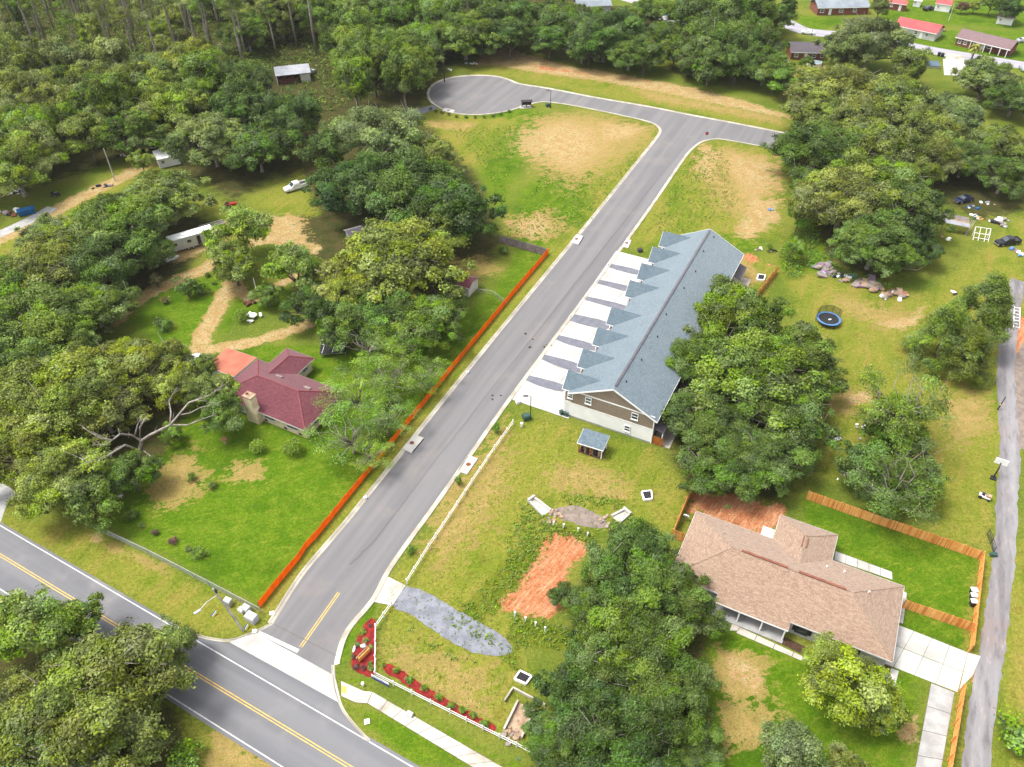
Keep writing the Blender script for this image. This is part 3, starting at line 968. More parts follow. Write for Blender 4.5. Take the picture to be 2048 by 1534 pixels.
# ranch drive, walks, footpath along the highway
a, b, c, d = PG([(1793, 1248), (1936, 1305), (1915, 1385), (1745, 1318)])
paving('ranch_driveway', grid_quads(a, b, c, d, 4, 2), .025, MT['concrete'])
a, b, c, d = PG([(1862, 1366), (1909, 1385), (1868, 1620), (1815, 1620)])
paving('ranch_drive_lane', grid_quads(a, b, c, d, 1, 5), .045, MT['oldconc'])
a, b, c, d = PG([(1936, 1305), (1962, 1312), (1945, 1352), (1918, 1380)])
paving('drive_crossing', [[a, b, c, d]], .04, MT['walk'])
paving('side_walk', grid_quads(*PG([(1670, 1102), (1784, 1144), (1785, 1160), (1668, 1120)]), 5, 1), .05, MT['concrete'])
paving('side_walk', grid_quads(*PG([(1801, 1180), (1814, 1186), (1806, 1248), (1792, 1244)]), 1, 3), .05, MT['concrete'])
paving('front_walk', grid_quads(*PG([(1478, 1254), (1625, 1322), (1622, 1330), (1472, 1266)]), 4, 1) + grid_quads(*PG([(1471, 1226), (1487, 1233), (1477, 1262), (1459, 1262)]), 1, 1), .05, MT['walk'])
paving('front_walk', grid_quads(*PG([(1782, 1336), (1798, 1342), (1788, 1382), (1768, 1382)]), 1, 2), .05, MT['concrete'])
fw = []
for i in range(11):
    t0, t1 = i / 11, (i + 1) / 11
    A0, A1 = np.array([745, 1384]), np.array([1075, 1575])
    B0, B1 = np.array([735, 1407]), np.array([1012, 1575])
    fw.append(PG([tuple(A0 + (A1 - A0) * t0), tuple(A0 + (A1 - A0) * t1), tuple(B0 + (B1 - B0) * t1), tuple(B0 + (B1 - B0) * t0)]))
fw.append(PG([(682, 1362), (727, 1382), (745, 1384), (735, 1407), (712, 1406), (682, 1392)]))
paving('footpath', fw, .06, MT['walk'])
mb = MB()
mb.prism(PG([(684, 1371), (694, 1374), (692, 1388), (683, 1386)]), .03, .072)
struct('tactile_plate', mb, MT['yellow_line'])
paving('gravel_entry_apron', [PG([(774, 1152), (812, 1171), (785, 1212), (741, 1203)])], .06, MT['walk'])
mb = MB()
mb.prism(ragged(smooth(PG([(812, 1171), (850, 1183), (905, 1215), (960, 1245), (1000, 1268), (1025, 1296), (1010, 1310), (965, 1310), (925, 1296), (870, 1262), (820, 1228), (786, 1212), (812, 1171)]), 4)[:-1], .1, .4, 4), -.1, .03)
struct('gravel_patch', mb, MT['gravel'])
mb = MB()
mb.prism(ragged(smooth(PG([(1100, 1024), (1122, 1014), (1150, 1011), (1180, 1020), (1208, 1038), (1212, 1052), (1190, 1056), (1160, 1050), (1120, 1036), (1100, 1024)]), 4)[:-1], .2, .4, 5), -.1, .02)
struct('pond_gravel', mb, MT['gravel_pond'])
# mulch beds
mb = MB()
mb.prism(ragged(smooth(PG([(748, 1238), (752, 1252), (751, 1345), (748, 1355), (722, 1348), (702, 1332), (706, 1305), (716, 1275), (728, 1250), (740, 1238), (748, 1238)]), 3)[:-1], .07, .3, 6), -.1, .06)
struct('mulch_bed', mb, MT['mulch'])
mb = MB()
mb.prism(ragged(smooth(PG([(768, 1325), (790, 1332), (840, 1366), (900, 1402), (950, 1430), (988, 1450), (984, 1466), (950, 1448), (900, 1420), (840, 1388), (790, 1356), (765, 1338), (768, 1325)]), 3)[:-1], .12, .3, 7), -.1, .05)
struct('mulch_bed', mb, MT['mulch'])
mb = MB()
mb.prism(PG([(1484, 1238), (1500, 1242), (1625, 1300), (1625, 1318), (1485, 1252)]), -.1, .03)
struct('mulch_bed', mb, MT['mulch_brown'])
mb = MB()
mb.prism(PG([(1762, 1326), (1781, 1334), (1772, 1368), (1752, 1362)]), -.1, .03)
struct('mulch_bed', mb, MT['mulch_brown'])


# ---------------------------------------------------------------- building pieces
def window(parent, o, r, nrm, w, h, name='window', glass=None, frame=None, panes=2, sill=True):
    """framed window on a wall: o centre, r unit vector along the wall, nrm outward"""
    o, r, nrm = Vector(o), Vector(r), Vector(nrm)
    up = Vector((0, 0, 1))
    t, dp = .09, .05
    mb = MB()
    c = o + nrm * dp
    for sx in (-1, 1):
        mb.ob(c + r * sx * (w / 2 - t / 2), r * t / 2, up * h / 2, nrm * dp)
    for k in range(panes + 1):
        mb.ob(c + up * (-h / 2 + t / 2 + k * (h - t) / panes), r * (w / 2 - t), up * t / 2, nrm * (dp - .004))
    fr = mb.obj(name, frame or MT['white'], parent)
    ph = (h - t) / panes - t
    for k in range(panes):
        cz = -h / 2 + t + ph / 2 + k * (h - t) / panes
        MB().ob(o + nrm * .03 + up * cz, r * (w / 2 - t), up * ph / 2, nrm * .02).obj('pane', glass or MT['glass'], fr)
    if sill:
        MB().ob(o + nrm * .09 - up * (h / 2 + .035), r * (w / 2 + .06), up * .03, nrm * .09).obj('sill', frame or MT['white'], fr)
    return fr


def door(parent, o, r, nrm, w, h, m, name='door'):
    o, r, nrm = Vector(o), Vector(r), Vector(nrm)
    up = Vector((0, 0, 1))
    d = MB().ob(o + nrm * .03, r * w / 2, up * h / 2, nrm * .03).obj(name, m, parent)
    MB().ob(o + nrm * .09 + r * (w / 2 - .12), r * .03, up * .05, nrm * .04).obj('handle', MT['chrome'], d)
    return d


def garage(parent, o, r, nrm, w, h, m):
    o, r, nrm = Vector(o), Vector(r), Vector(nrm)
    up = Vector((0, 0, 1))
    d = MB().ob(o + nrm * .02, r * w / 2, up * h / 2, nrm * .02).obj('garage_door', m, parent)
    for k in range(4):
        MB().ob(o + nrm * .055 + up * (-h / 2 + h * (k + .5) / 4), r * (w / 2 - .05), up * (h / 8 - .03), nrm * .014).obj('panel', m, d)
    return d


def quadroof(mb, a, b, c, d, th=.18):
    mb.slab([a, b, c, d], th)


def hip_roof(x0, y0, x1, y1, ze, zr, inset, ridge_y=None):
    """hip roof over a rectangle, ridge along x"""
    ym = (y0 + y1) / 2 if ridge_y is None else ridge_y
    mb = MB()
    r0, r1 = (x0 + inset, ym, zr), (x1 - inset, ym, zr)
    mb.slab([(x0, y0, ze), (x1, y0, ze), r1, r0], .16)
    mb.slab([(x1, y1, ze), (x0, y1, ze), r0, r1], .16)
    mb.slab([(x0, y1, ze), (x0, y0, ze), r0], .16)
    mb.slab([(x1, y0, ze), (x1, y1, ze), r1], .16)
    return mb, r0, r1


def fascia(mb, pts, h=.2, t=.05, closed=True):
    n = len(pts)
    for i in range(n if closed else n - 1):
        a, b = Vector(pts[i]), Vector(pts[(i + 1) % n])
        mb.bar(a - Vector((0, 0, h / 2 + .01)), b - Vector((0, 0, h / 2 + .01)), t, h)


# ---------------------------------------------------------------- townhouse row
th = thing('townhouse_row', 'long townhouse row with blue grey shingled roof and eight small street gables', 'building', TH_A, TH_RZ)
L, D, ZE, ZR, RY = 52.4, 15.05, 5.15, 9.0, -8.1
GUX = [2.4, 8.5, 15.0, 21.5, 30.9, 37.3, 43.85, 50.35]
sl_f = (ZR - 5.2) / (15.5 - 8.1)
zf = ZR - sl_f * (8.1 - .75)                                 # street eave of the main roof at y = -0.75
mb = MB()
# body: lower white storey, upper tan storey with gable ends
mb.box(0, -D, 0, L, -1.2, 3.0)
mb2 = MB()
mb2.box(.004, -D + .004, 3.0, L - .004, -1.204, 5.0)
for x0, x1 in ((.004, .35), (L - .35, L - .004)):
    y = [-D + .004, -1.204, RY]
    mb2.add([(x0, y[0], 5.0), (x0, y[1], 5.0), (x0, y[2], ZR - .3), (x1, y[0], 5.0), (x1, y[1], 5.0), (x1, y[2], ZR - .3)], [(0, 1, 2), (5, 4, 3), (0, 3, 4, 1), (1, 4, 5, 2), (2, 5, 3, 0)])
for ux_ in GUX:                                              # street bays
    xa, xb = max(ux_ - 2.1, 0.0), min(ux_ + 2.0, L)
    mb.box(xa, -1.2, 0, xb, 0, 3.0)
    mb2.box(xa + .004, -1.2, 3.0, xb - .004, -.004, 5.0)
    mb2.add([(xa + .01, -.006, 5.0), (xb - .01, -.006, 5.0), (ux_, -.006, 7.15), (xa + .01, -.3, 5.0), (xb - .01, -.3, 5.0), (ux_, -.3, 7.15)], [(1, 0, 2), (3, 4, 5), (0, 1, 4, 3), (1, 2, 5, 4), (2, 0, 3, 5)])
struct_wall = mb.obj('wall', MT['white_siding'], th, 'white lower wall')
upper = mb2.obj('wall', MT['tan_siding'], th, 'tan board and batten upper wall')
bat = MB()
k = 0
for i in range(int(D / .42)):
    y = -.3 - i * .42
    zt = 5.0 if False else min(ZR - .35 - abs(y - RY) * sl_f, 8.6)
    bat.box(-.03, y - .025, 3.12, .01, y + .025, zt)
bat.obj('batten', MT['tan_siding'], upper, stuff=True)
tr = MB()
tr.box(-.05, -D - .03, 5.6, .01, -1.9, 5.82)                  # band at the foot of the gable
tr.box(-.05, -.09, 0, .02, .05, 5.0)
tr.box(-.05, -D - .05, 0, .02, -D + .1, 5.0)
tr.box(-.045, -D + .1, 2.98, .01, -.09, 3.12)
tr.obj('trim_board', MT['white'], th)
MB().box(-.02, -D - .02, -.1, L + .02, .02, .28).obj('foundation', MT['oldconc'], th)
# roof
mr = MB()
mr.slab([(-.35, -.75, zf), (L + .35, -.75, zf), (L + .35, RY, ZR), (-.35, RY, ZR)], .2)
mr.slab([(-.35, RY, ZR), (L + .35, RY, ZR), (L + .35, -15.55, 5.2), (-.35, -15.55, 5.2)], .2)
mr.obj('roof', MT['roof_blue'], th)
MB().bar((.4, RY, ZR + .07), (L - .4, RY, ZR + .07), .34, .1).obj('ridge_vent', MT['roof_dark'], th)
fa = MB()
for x in (-.37, L + .37):
    fa.bar((x, -.75, zf - .12), (x, RY, ZR - .12), .05, .24)
    fa.bar((x, -15.55, 5.08), (x, RY, ZR - .12), .05, .24)
fa.bar((-.35, -15.57, 5.08), (L + .35, -15.57, 5.08), .06, .2)
fa.obj('fascia', MT['white'], th)
GZR, GZE, GH = 7.5, 5.2, 2.12
for k, ux_ in enumerate(GUX):
    yb = -(8.1 - (ZR - GZR) / sl_f) - .05
    ya = -(8.1 - (ZR - GZE) / sl_f)                          # where the gable eave height meets the main slope
    g = MB()
    for s in (-1, 1):
        xe = ux_ + s * GH
        g.slab([(ux_, .58, GZR), (xe, .58, GZE), (xe, max(ya, -1.1), GZE + .01), (ux_, yb, GZR)], .16)
    gr = g.obj('gable_roof', MT['roof_blue'], th)
    f = MB()
    for s in (-1, 1):
        f.bar((ux_, .6, GZR - .1), (ux_ + s * GH, .6, GZE - .1), .04, .2)
        f.bar((ux_ + s * (GH + .03), .58, GZE - .1), (ux_ + s * (GH + .03), -1.0, GZE - .1), .05, .18)
    f.obj('fascia', MT['white'], gr)
    garage(th, (ux_, .0, 1.2), (1, 0, 0), (0, 1, 0), 2.9, 2.3, MT['white'])
    window(th, (ux_, .0, 4.1), (1, 0, 0), (0, 1, 0), 1.5, 1.3)
    xd = ux_ - 3.1
    if xd > 2:
        door(th, (xd, -1.2, 1.15), (1, 0, 0), (0, 1, 0), 1.0, 2.1, MT['brick_red'] if k % 2 else MT['roof_dark'])
        MB().box(ux_ - 2.5, -.35, 0, ux_ - 2.32, -.17, GZE - .2).obj('porch_post', MT['white'], th)
for i, x in enumerate((2.69, 8.92, 16.0, 22.2, 31.45, 37.8, 44.78, 51.0)):
    y = -(9.1 + .3 * (i % 3))
    z = ZR - sl_f * (-y - 8.1)
    MB().cyl(x, y, z - .05, z + .32, .1, .1, 8).obj('vent_pipe', MT['black'], th)
for y, z, w, h, gl in ((-.98, 4.55, .9, 1.1, MT['glass']), (-4.1, 4.72, 1.05, 1.35, MT['glass_green']), (-11.9, 4.65, 1.1, 1.3, MT['glass']), (-10.95, 1.6, .95, 1.2, MT['glass'])):
    window(th, (-.04, y, z), (0, 1, 0), (-1, 0, 0), w, h, glass=gl)
for k, ux_ in enumerate(GUX):                                # rear: covered patios with privacy boards
    x0 = max(ux_ - 2.9, .2)
    MB().box(x0, -D - 3.0, 0, x0 + 5.2, -D - .02, .06).obj('patio_slab', MT['walk'], th)
    p = MB()
    p.slab([(x0, -D - .02, 3.3), (x0 + 4.9, -D - .02, 3.3), (x0 + 4.9, -D - 1.7, 2.75), (x0, -D - 1.7, 2.75)], .15)
    p.obj('porch_roof', MT['roof_dark'], th)
    for xx in (x0 + .15, x0 + 4.75):
        MB().box(xx - .07, -D - 1.6, .06, xx + .07, -D - 1.46, 2.6).obj('porch_post', MT['white'], th)
    b = MB()
    for j in range(11):
        b.box(x0 - .15, -D - .25 - j * .16, .02, x0 - .1, -D - .11 - j * .16, 1.75 + .02 * (j % 2))
    b.obj('privacy_board', MT['cedar_post'], th)
    window(th, (x0 + 3.2, -D - .0, 4.2), (1, 0, 0), (0, -1, 0), 1.3, 1.2)
    door(th, (x0 + 1.6, -D, 1.15), (1, 0, 0), (0, -1, 0), 1.7, 2.1, MT['glass'], 'patio_door')
MB().box(-.45, -.95, .05, -.06, -.1, .75).obj('meter_box', MT['green_box'], th)

# ---------------------------------------------------------------- pavilion with blue shingled roof
p0 = G(1186, 898)
pv = thing('shelter', 'small open shelter with blue shingle roof on new wooden posts in the retention lot', 'shelter', p0, math.radians(-24))
mb = MB()
mb.slab([(-2.1, -1.75, 2.25), (2.1, -1.75, 2.25), (2.1, 1.2, 2.75), (-2.1, 1.2, 2.75)], .16)
mb.obj('roof', MT['roof_blue'], pv)
f = MB()
fascia(f, [(-2.12, -1.77, 2.2), (2.12, -1.77, 2.2), (2.12, 1.22, 2.7), (-2.12, 1.22, 2.7)], .18)
f.obj('fascia', MT['white'], pv)
for x in (-1.85, 0, 1.85):
    for y in (-1.5, .95):
        MB().box(x - .08, y - .08, 0, x + .08, y + .08, 2.05 + (y + 1.5) * .17).obj('post', MT['cedar_post'] if x < 1 else MT['white'], pv)
for i in range(6):
    MB().box(-1.6 + i * .56, -1.3, 0, -1.3 + i * .56, -.9, 1.0).obj('mailbox_unit', MT['stone'] if i % 2 else MT['dark'], pv)
MB().box(-1.9, -1.6, -.05, 1.9, 1.1, .05).obj('base_slab', MT['mulch_brown'], pv)

# ---------------------------------------------------------------- ranch house lower right
RA = Vector((20.63, 60.63, 0))
RR = math.radians(-26.6)
rh = thing('ranch_house', 'pale grey ranch house with large tan shingled hip roof and rear wing', 'building', RA, RR)
rl, rd, ze, zr = 27.6, 11.8, 2.85, 5.3
mb, r0, r1 = hip_roof(0, 0, rl, rd, ze, zr, 6.2)
# rear wing roof
wx0, wx1, wy = 10.74, 18.55, 16.45
wm = (wx0 + wx1) / 2
wz = ze + (zr - ze) * (wx1 - wx0) / 2 / (rd / 2)
ywi = rd / 2 + (zr - wz) / (zr - ze) * rd / 2
mb.slab([(wx0, wy, ze), (wx0, rd - .8, ze), (wm, ywi - .3, wz), (wm, wy - 3.6, wz)], .16)
mb.slab([(wx1, rd - .8, ze), (wx1, wy, ze), (wm, wy - 3.6, wz), (wm, ywi - .3, wz)], .16)
mb.slab([(wx1, wy, ze), (wx0, wy, ze), (wm, wy - 3.6, wz)], .16)
# porch eave standing forward
mb.slab([(6.4, -1.15, ze - .36), (15.6, -1.15, ze - .36), (15.6, .35, ze + .11), (6.4, .35, ze + .11)], .14)
mb.obj('roof', MT['roof_tan'], rh)
caps = MB()
for a, b in (((0, 0, ze), r0), ((0, rd, ze), r0), ((rl, 0, ze), r1), ((rl, rd, ze), r1), ((wx0, wy, ze), (wm, wy - 3.6, wz)), ((wx1, wy, ze), (wm, wy - 3.6, wz)), (r0, r1)):
    a, b = Vector(a), Vector(b)
    caps.bar(a + Vector((0, 0, .02)), b + Vector((0, 0, .02)), .22, .05)
caps.obj('ridge_cap', MT['roof_tan'], rh)
for x0, x1 in ((7.5, 13.4), (14.8, 20.6)):
    MB().bar((x0, rd / 2, zr + .09), (x1, rd / 2, zr + .09), .3, .12).obj('ridge_vent', MT['brick_red'], rh)
for x in (wm - .3, wm + .3):
    MB().bar((x, wy - 5.6, wz + .0), (x, wy - 3.8, wz + .0), .1, .14).obj('ridge_vent', MT['brick_red'], rh)
for x, y in ((4.6, 8.6), (18.0, 9.5), (20.2, 9.9), (23.3, 7.2)):
    z = zr - abs(y - rd / 2) * (zr - ze) / (rd / 2)
    MB().cyl(x, y, z - .05, z + .3, .1, .1, 8).obj('vent_pipe', MT['white'] if x > 17 else MT['steel'], rh)
w = MB()
w.box(.5, .5, 0, 6.6, rd - .5, ze - .12)
w.box(6.6, 2.2, 0, 15.4, rd - .5, ze - .12)
w.box(15.4, .5, 0, rl - .5, rd - .5, ze - .12)
w.box(wx0 + .45, rd - .5, 0, wx1 - .45, wy - .45, ze - .12)
w.obj('wall', MT['grey_siding'], rh)
f = MB()
fascia(f, [(0, 0, ze), (6.4, 0, ze)], .22, closed=False)
fascia(f, [(15.6, 0, ze), (rl, 0, ze), (rl, rd, ze), (wx1, rd, ze), (wx1, wy, ze), (wx0, wy, ze), (wx0, rd, ze), (0, rd, ze), (0, 0, ze)], .22, closed=False)
fascia(f, [(6.4, .3, ze - .1), (6.4, -1.17, ze - .38), (15.6, -1.17, ze - .38), (15.6, .3, ze - .1)], .2, closed=False)
f.obj('fascia', MT['white'], rh)
MB().box(6.5, -1.6, 0, 15.5, 2.2, .16).obj('porch_floor', MT['oldconc'], rh)
for x in (6.65, 9.6, 12.5, 15.3):
    MB().box(x - .09, -1.12, .16, x + .09, -.94, ze - .5).obj('porch_column', MT['white'], rh)
for x in (2.6, 17.2, 23.0):
    window(rh, (x, .5, 1.5), (1, 0, 0), (0, -1, 0), 1.5, 1.4, frame=MT['black'])
    for s in (-1, 1):
        MB().box(x + s * .95 - .2, .42, .85, x + s * .95 + .2, .49, 2.15).obj('shutter', MT['black'], rh)
for x in (7.9, 13.8):
    window(rh, (x, 2.2, 1.6), (1, 0, 0), (0, -1, 0), 1.4, 1.4)
door(rh, (10.9, 2.2, 1.2), (1, 0, 0), (0, -1, 0), 1.0, 2.1, MT['dark'])
garage(rh, (rl - .5, 4.2, 1.25), (0, 1, 0), (1, 0, 0), 4.9, 2.3, MT['white'])
for x in (3.0, 8.0, 21.5):
    window(rh, (x, rd - .5, 1.6), (1, 0, 0), (0, 1, 0), 1.3, 1.2)
po = RA + Vector((math.cos(RR) * 9.85 - math.sin(RR) * 12.7, math.sin(RR) * 9.85 + math.cos(RR) * 12.7, 0))
ac = thing('roofed_unit', 'white boxy unit with two lids beside the rear wing of the ranch house', 'unit', po, RR)
MB().box(-.75, -1.4, 0, .75, 1.4, 1.9).obj('body', MT['white'], ac)
MB().box(-.8, -1.45, 1.9, .8, -.06, 2.05).obj('lid', MT['white'], ac)
MB().box(-.8, .06, 1.9, .8, 1.45, 2.0).obj('lid', MT['pale_wall'], ac)
dsh = thing('satellite_dish', 'white round dish on a short post in the narrow side yard of the ranch house', 'dish', G(1371, 1040))
MB().cyl(0, 0, 0, .9, .04).obj('mast', MT['steel'], dsh)
MB().tube([(-.05, -.1, .95), (.02, .02, 1.02), (.04, .06, 1.04)], [.5, .42, .1], 14).obj('reflector', MT['white'], dsh)

# ---------------------------------------------------------------- maroon roofed house on the left
LA = Vector((-48.66, 95.89, 0))
LR = math.radians(-27.4)
lh = thing('bungalow', 'cream brick bungalow with maroon shingled hip roof on the green lawn', 'building', LA, LR)
ll, ld, lze, lzr = 18.3, 10.2, 2.5, 4.7
mb, r0, r1 = hip_roof(0, 0, ll, ld, lze, lzr, 5.0)
wx0, wx1, wy = 2.5, 8.6, 14.9
wm = (wx0 + wx1) / 2
wz = 3.9
ywi = ld / 2 + (lzr - wz) / (lzr - lze) * ld / 2
mb.slab([(wx0, wy, lze), (wx0, ld - .6, lze), (wm, ywi - .3, wz), (wm, wy - 2.8, wz)], .15)
mb.slab([(wx1, ld - .6, lze), (wx1, wy, lze), (wm, wy - 2.8, wz), (wm, ywi - .3, wz)], .15)
mb.slab([(wx1, wy, lze), (wx0, wy, lze), (wm, wy - 2.8, wz)], .15)
mb.obj('roof', MT['roof_maroon'], lh)
caps = MB()
for a, b in (((0, 0, lze), r0), ((0, ld, lze), r0), ((ll, 0, lze), r1), ((ll, ld, lze), r1), (r0, r1), ((wx0, wy, lze), (wm, wy - 2.8, wz)), ((wx1, wy, lze), (wm, wy - 2.8, wz)), ((wm, wy - 2.8, wz), (wm, ywi, wz))):
    caps.bar(Vector(a) + Vector((0, 0, .03)), Vector(b) + Vector((0, 0, .03)), .2, .07)
caps.obj('ridge_cap', M('rose_ridge_tiles', S(172, 96, 100, .46), S(158, 84, 90, .46), 1, .9), lh)
w = MB()
w.box(.55, .55, 0, ll - .55, ld - .55, lze - .05)
w.box(wx0 + .5, ld - .55, 0, wx1 - .5, wy - .5, lze - .05)
w.obj('wall', MT['cream_brick'], lh)
f = MB()
fascia(f, [(0, 0, lze), (ll, 0, lze), (ll, ld, lze), (wx1, ld, lze), (wx1, wy, lze), (wx0, wy, lze), (wx0, ld, lze), (0, ld, lze)], .2)
f.obj('fascia', MT['pale_wall'], lh)
for x in (10.6, 15.2):
    window(lh, (x, .55, 1.3), (1, 0, 0), (0, -1, 0), 2.3, .62, panes=1, frame=MT['pale_wall'])
for x in (9.6, 13.6, 16.6):
    MB().box(x - .3, .47, .25, x + .3, .56, .6).obj('crawl_vent', MT['dark'], lh)
window(lh, (ll - .55, 3.5, 1.6), (0, 1, 0), (1, 0, 0), 1.3, 1.0, frame=MT['pale_wall'])
window(lh, (ll - .55, 7.5, 1.6), (0, 1, 0), (1, 0, 0), 1.3, 1.0, frame=MT['pale_wall'])
window(lh, (wx1 - .5, 12.6, 1.6), (0, 1, 0), (1, 0, 0), 1.5, 1.0, frame=MT['pale_wall'])
window(lh, (5, wy - .5, 1.6), (1, 0, 0), (0, 1, 0), 1.3, 1.0, frame=MT['pale_wall'])
door(lh, (5.0, .55, 1.1), (1, 0, 0), (0, -1, 0), 1.0, 2.0, MT['white'])
ch = MB()
ch.prism([(6.7, -.55), (9.0, -.55), (9.0, .75), (6.7, .75)], 0, 2.2)
ch.add([(6.7, -.55, 2.2), (9.0, -.55, 2.2), (9.0, .75, 2.2), (6.7, .75, 2.2), (7.0, -.5, 3.2), (8.6, -.5, 3.2), (8.6, .7, 3.2), (7.0, .7, 3.2)], [(0, 1, 5, 4), (1, 2, 6, 5), (2, 3, 7, 6), (3, 0, 4, 7)])
ch.prism([(7.0, -.5), (8.6, -.5), (8.6, .7), (7.0, .7)], 3.2, 5.4)
chm = ch.obj('chimney', MT['cream_brick'], lh)
MB().box(6.9, -.58, 5.4, 8.7, .78, 5.58).obj('chimney_cap', MT['stone'], chm)
MB().cyl(7.4, .1, 5.58, 5.95, .2, .2, 8).obj('flue', MT['terracotta'], chm)
for x, y in ((7.6, 7.2), (13.6, 7.0)):
    z = lzr - abs(y - ld / 2) * (lzr - lze) / (ld / 2)
    MB().ob((x, y, z + .12), (.6, 0, 0), (0, .22, -.08), (0, .03, .1)).obj('roof_vent', MT['stone_grey'], lh)
cp = MB()
cp.slab([(-6.9, 4.7, 2.35), (-.3, 4.7, 2.62), (-.3, 10.3, 2.62), (-6.9, 10.3, 2.35)], .16)
c_ = cp.obj('carport_roof', MT['roof_orange'], lh, 'flat orange red carport roof')
f = MB()
fascia(f, [(-6.92, 4.68, 2.33), (-.3, 4.68, 2.6), (-.3, 10.32, 2.6), (-6.92, 10.32, 2.33)], .2)
f.obj('fascia', MT['pale_wall'], c_)
for x in (-6.6, -3.4):
    for y in (5.0, 10.0):
        MB().box(x - .07, y - .07, 0, x + .07, y + .07, 2.2).obj('carport_post', MT['white'], lh)
MB().box(-6.8, 4.8, -.05, .5, 10.2, .05).obj('carport_slab', MT['oldconc'], lh)

# ---------------------------------------------------------------- foliage
def leaf_material(name, transl=.28):
    m, nt, out = nodes(name)
    oi = N(nt, 'ShaderNodeObjectInfo')
    at = N(nt, 'ShaderNodeAttribute', attribute_name='tint')
    sep = N(nt, 'ShaderNodeSeparateColor')
    nt.links.new(at.outputs['Color'], sep.inputs[0])
    hsv = N(nt, 'ShaderNodeHueSaturation')
    nt.links.new(oi.outputs['Color'], hsv.inputs['Color'])
    nt.links.new(mrange(nt, sep.outputs[0], 0, 1, .49, .522, False), hsv.inputs['Hue'])
    nt.links.new(mrange(nt, sep.outputs[1], 0, 1, .45, 1.75, False), hsv.inputs['Value'])
    nt.links.new(mrange(nt, sep.outputs[2], 0, 1, .75, 1.12, False), hsv.inputs['Saturation'])
    d = N(nt, 'ShaderNodeBsdfDiffuse')
    t = N(nt, 'ShaderNodeBsdfTranslucent')
    nt.links.new(hsv.outputs[0], d.inputs[0])
    nt.links.new(hsv.outputs[0], t.inputs[0])
    g = N(nt, 'ShaderNodeBsdfGlossy')
    g.inputs['Roughness'].default_value = .45
    g.inputs['Color'].default_value = (.9, .95, 1, 1)
    m1 = N(nt, 'ShaderNodeMixShader')
    m1.inputs[0].default_value = transl
    nt.links.new(d.outputs[0], m1.inputs[1])
    nt.links.new(t.outputs[0], m1.inputs[2])
    m2 = N(nt, 'ShaderNodeMixShader')
    m2.inputs[0].default_value = .012
    nt.links.new(m1.outputs[0], m2.inputs[1])
    nt.links.new(g.outputs[0], m2.inputs[2])
    nt.links.new(m2.outputs[0], out.inputs[0])
    return m


LEAF = leaf_material('foliage')


def leaves_mesh(name, C, Nrm, size, tint, aspect=.55):
    """C centres, Nrm leaf normals, size lengths, tint (n,3): one folded rhombus per leaf"""
    n = len(C)
    r = RNG.normal(size=(n, 3))
    t = np.cross(Nrm, r)
    t /= np.linalg.norm(t, axis=1)[:, None] + 1e-9
    b = np.cross(Nrm, t)
    L = size[:, None] * .5
    W = L * aspect
    V = np.empty((n, 4, 3))
    V[:, 0] = C - t * L
    V[:, 1] = C - b * W + Nrm * W * .3
    V[:, 2] = C + t * L
    V[:, 3] = C + b * W + Nrm * W * .3
    me = bpy.data.meshes.new(name)
    me.vertices.add(4 * n)
    me.vertices.foreach_set('co', V.astype('f4').ravel())
    me.loops.add(4 * n)
    me.loops.foreach_set('vertex_index', np.arange(4 * n, dtype='i4'))
    me.polygons.add(n)
    me.polygons.foreach_set('loop_start', (np.arange(n) * 4).astype('i4'))
    me.update(calc_edges=True)
    ca = me.attributes.new('tint', 'FLOAT_COLOR', 'FACE')
    ca.data.foreach_set('color', np.column_stack([np.clip(tint, 0, 1), np.ones(n)]).astype('f4').ravel())
    me.materials.append(LEAF)
    return me


def unit(v):
    return v / (np.linalg.norm(v, axis=-1, keepdims=True) + 1e-9)


def crown(name, lobes, clumps, per, leaf, spread, flat=.6, aspect=.55, tint_lobe=.5, upbias=.0, fill=.25):
    """lobes: list of (centre, (rx,ry,rz)); each lobe carries leafy clumps on its shell and some inside"""
    Cs, Ns, Sz, Tn = [], [], [], []
    vol = np.array([l[1][0] * l[1][1] for l in lobes])
    vol = vol / vol.mean()
    for (c, r), vv in zip(lobes, vol):
        c, r = np.array(c, float), np.array(r, float)
        k = max(int(clumps * vv), 3)
        d = unit(RNG.normal(size=(k, 3)))
        d[:, 2] = np.where(d[:, 2] < -.35, -d[:, 2], d[:, 2]) + upbias
        d = unit(d)
        rad = RNG.uniform(.78, 1.05, size=(k, 1))
        rad[RNG.random(k) < fill] *= .55
        cc = c + d * r * rad
        lt = RNG.normal(.5, .5 * tint_lobe, 3)
        ls = RNG.uniform(.65, 1.2)
        lz = RNG.uniform(.8, 1.25)
        for i in range(k):
            m = max(3, int(per * RNG.uniform(.6, 1.4)))
            off = RNG.normal(size=(m, 3)) * spread * np.array([1, 1, flat]) * RNG.uniform(.7, 1.25) * ls
            P = cc[i] + off
            Cs.append(P)
            Ns.append(unit(d[i] * .55 + unit(off + 1e-6) * .35 + np.array([0, 0, .45]) + RNG.normal(size=(m, 3)) * .42))
            Sz.append(leaf * lz * RNG.uniform(.6, 1.4, m))
            ct = lt + RNG.normal(0, .16, 3)
            Tn.append(ct + RNG.normal(0, .17, (m, 3)))
    return leaves_mesh(name, np.concatenate(Cs), np.concatenate(Ns), np.concatenate(Sz), np.concatenate(Tn), aspect)


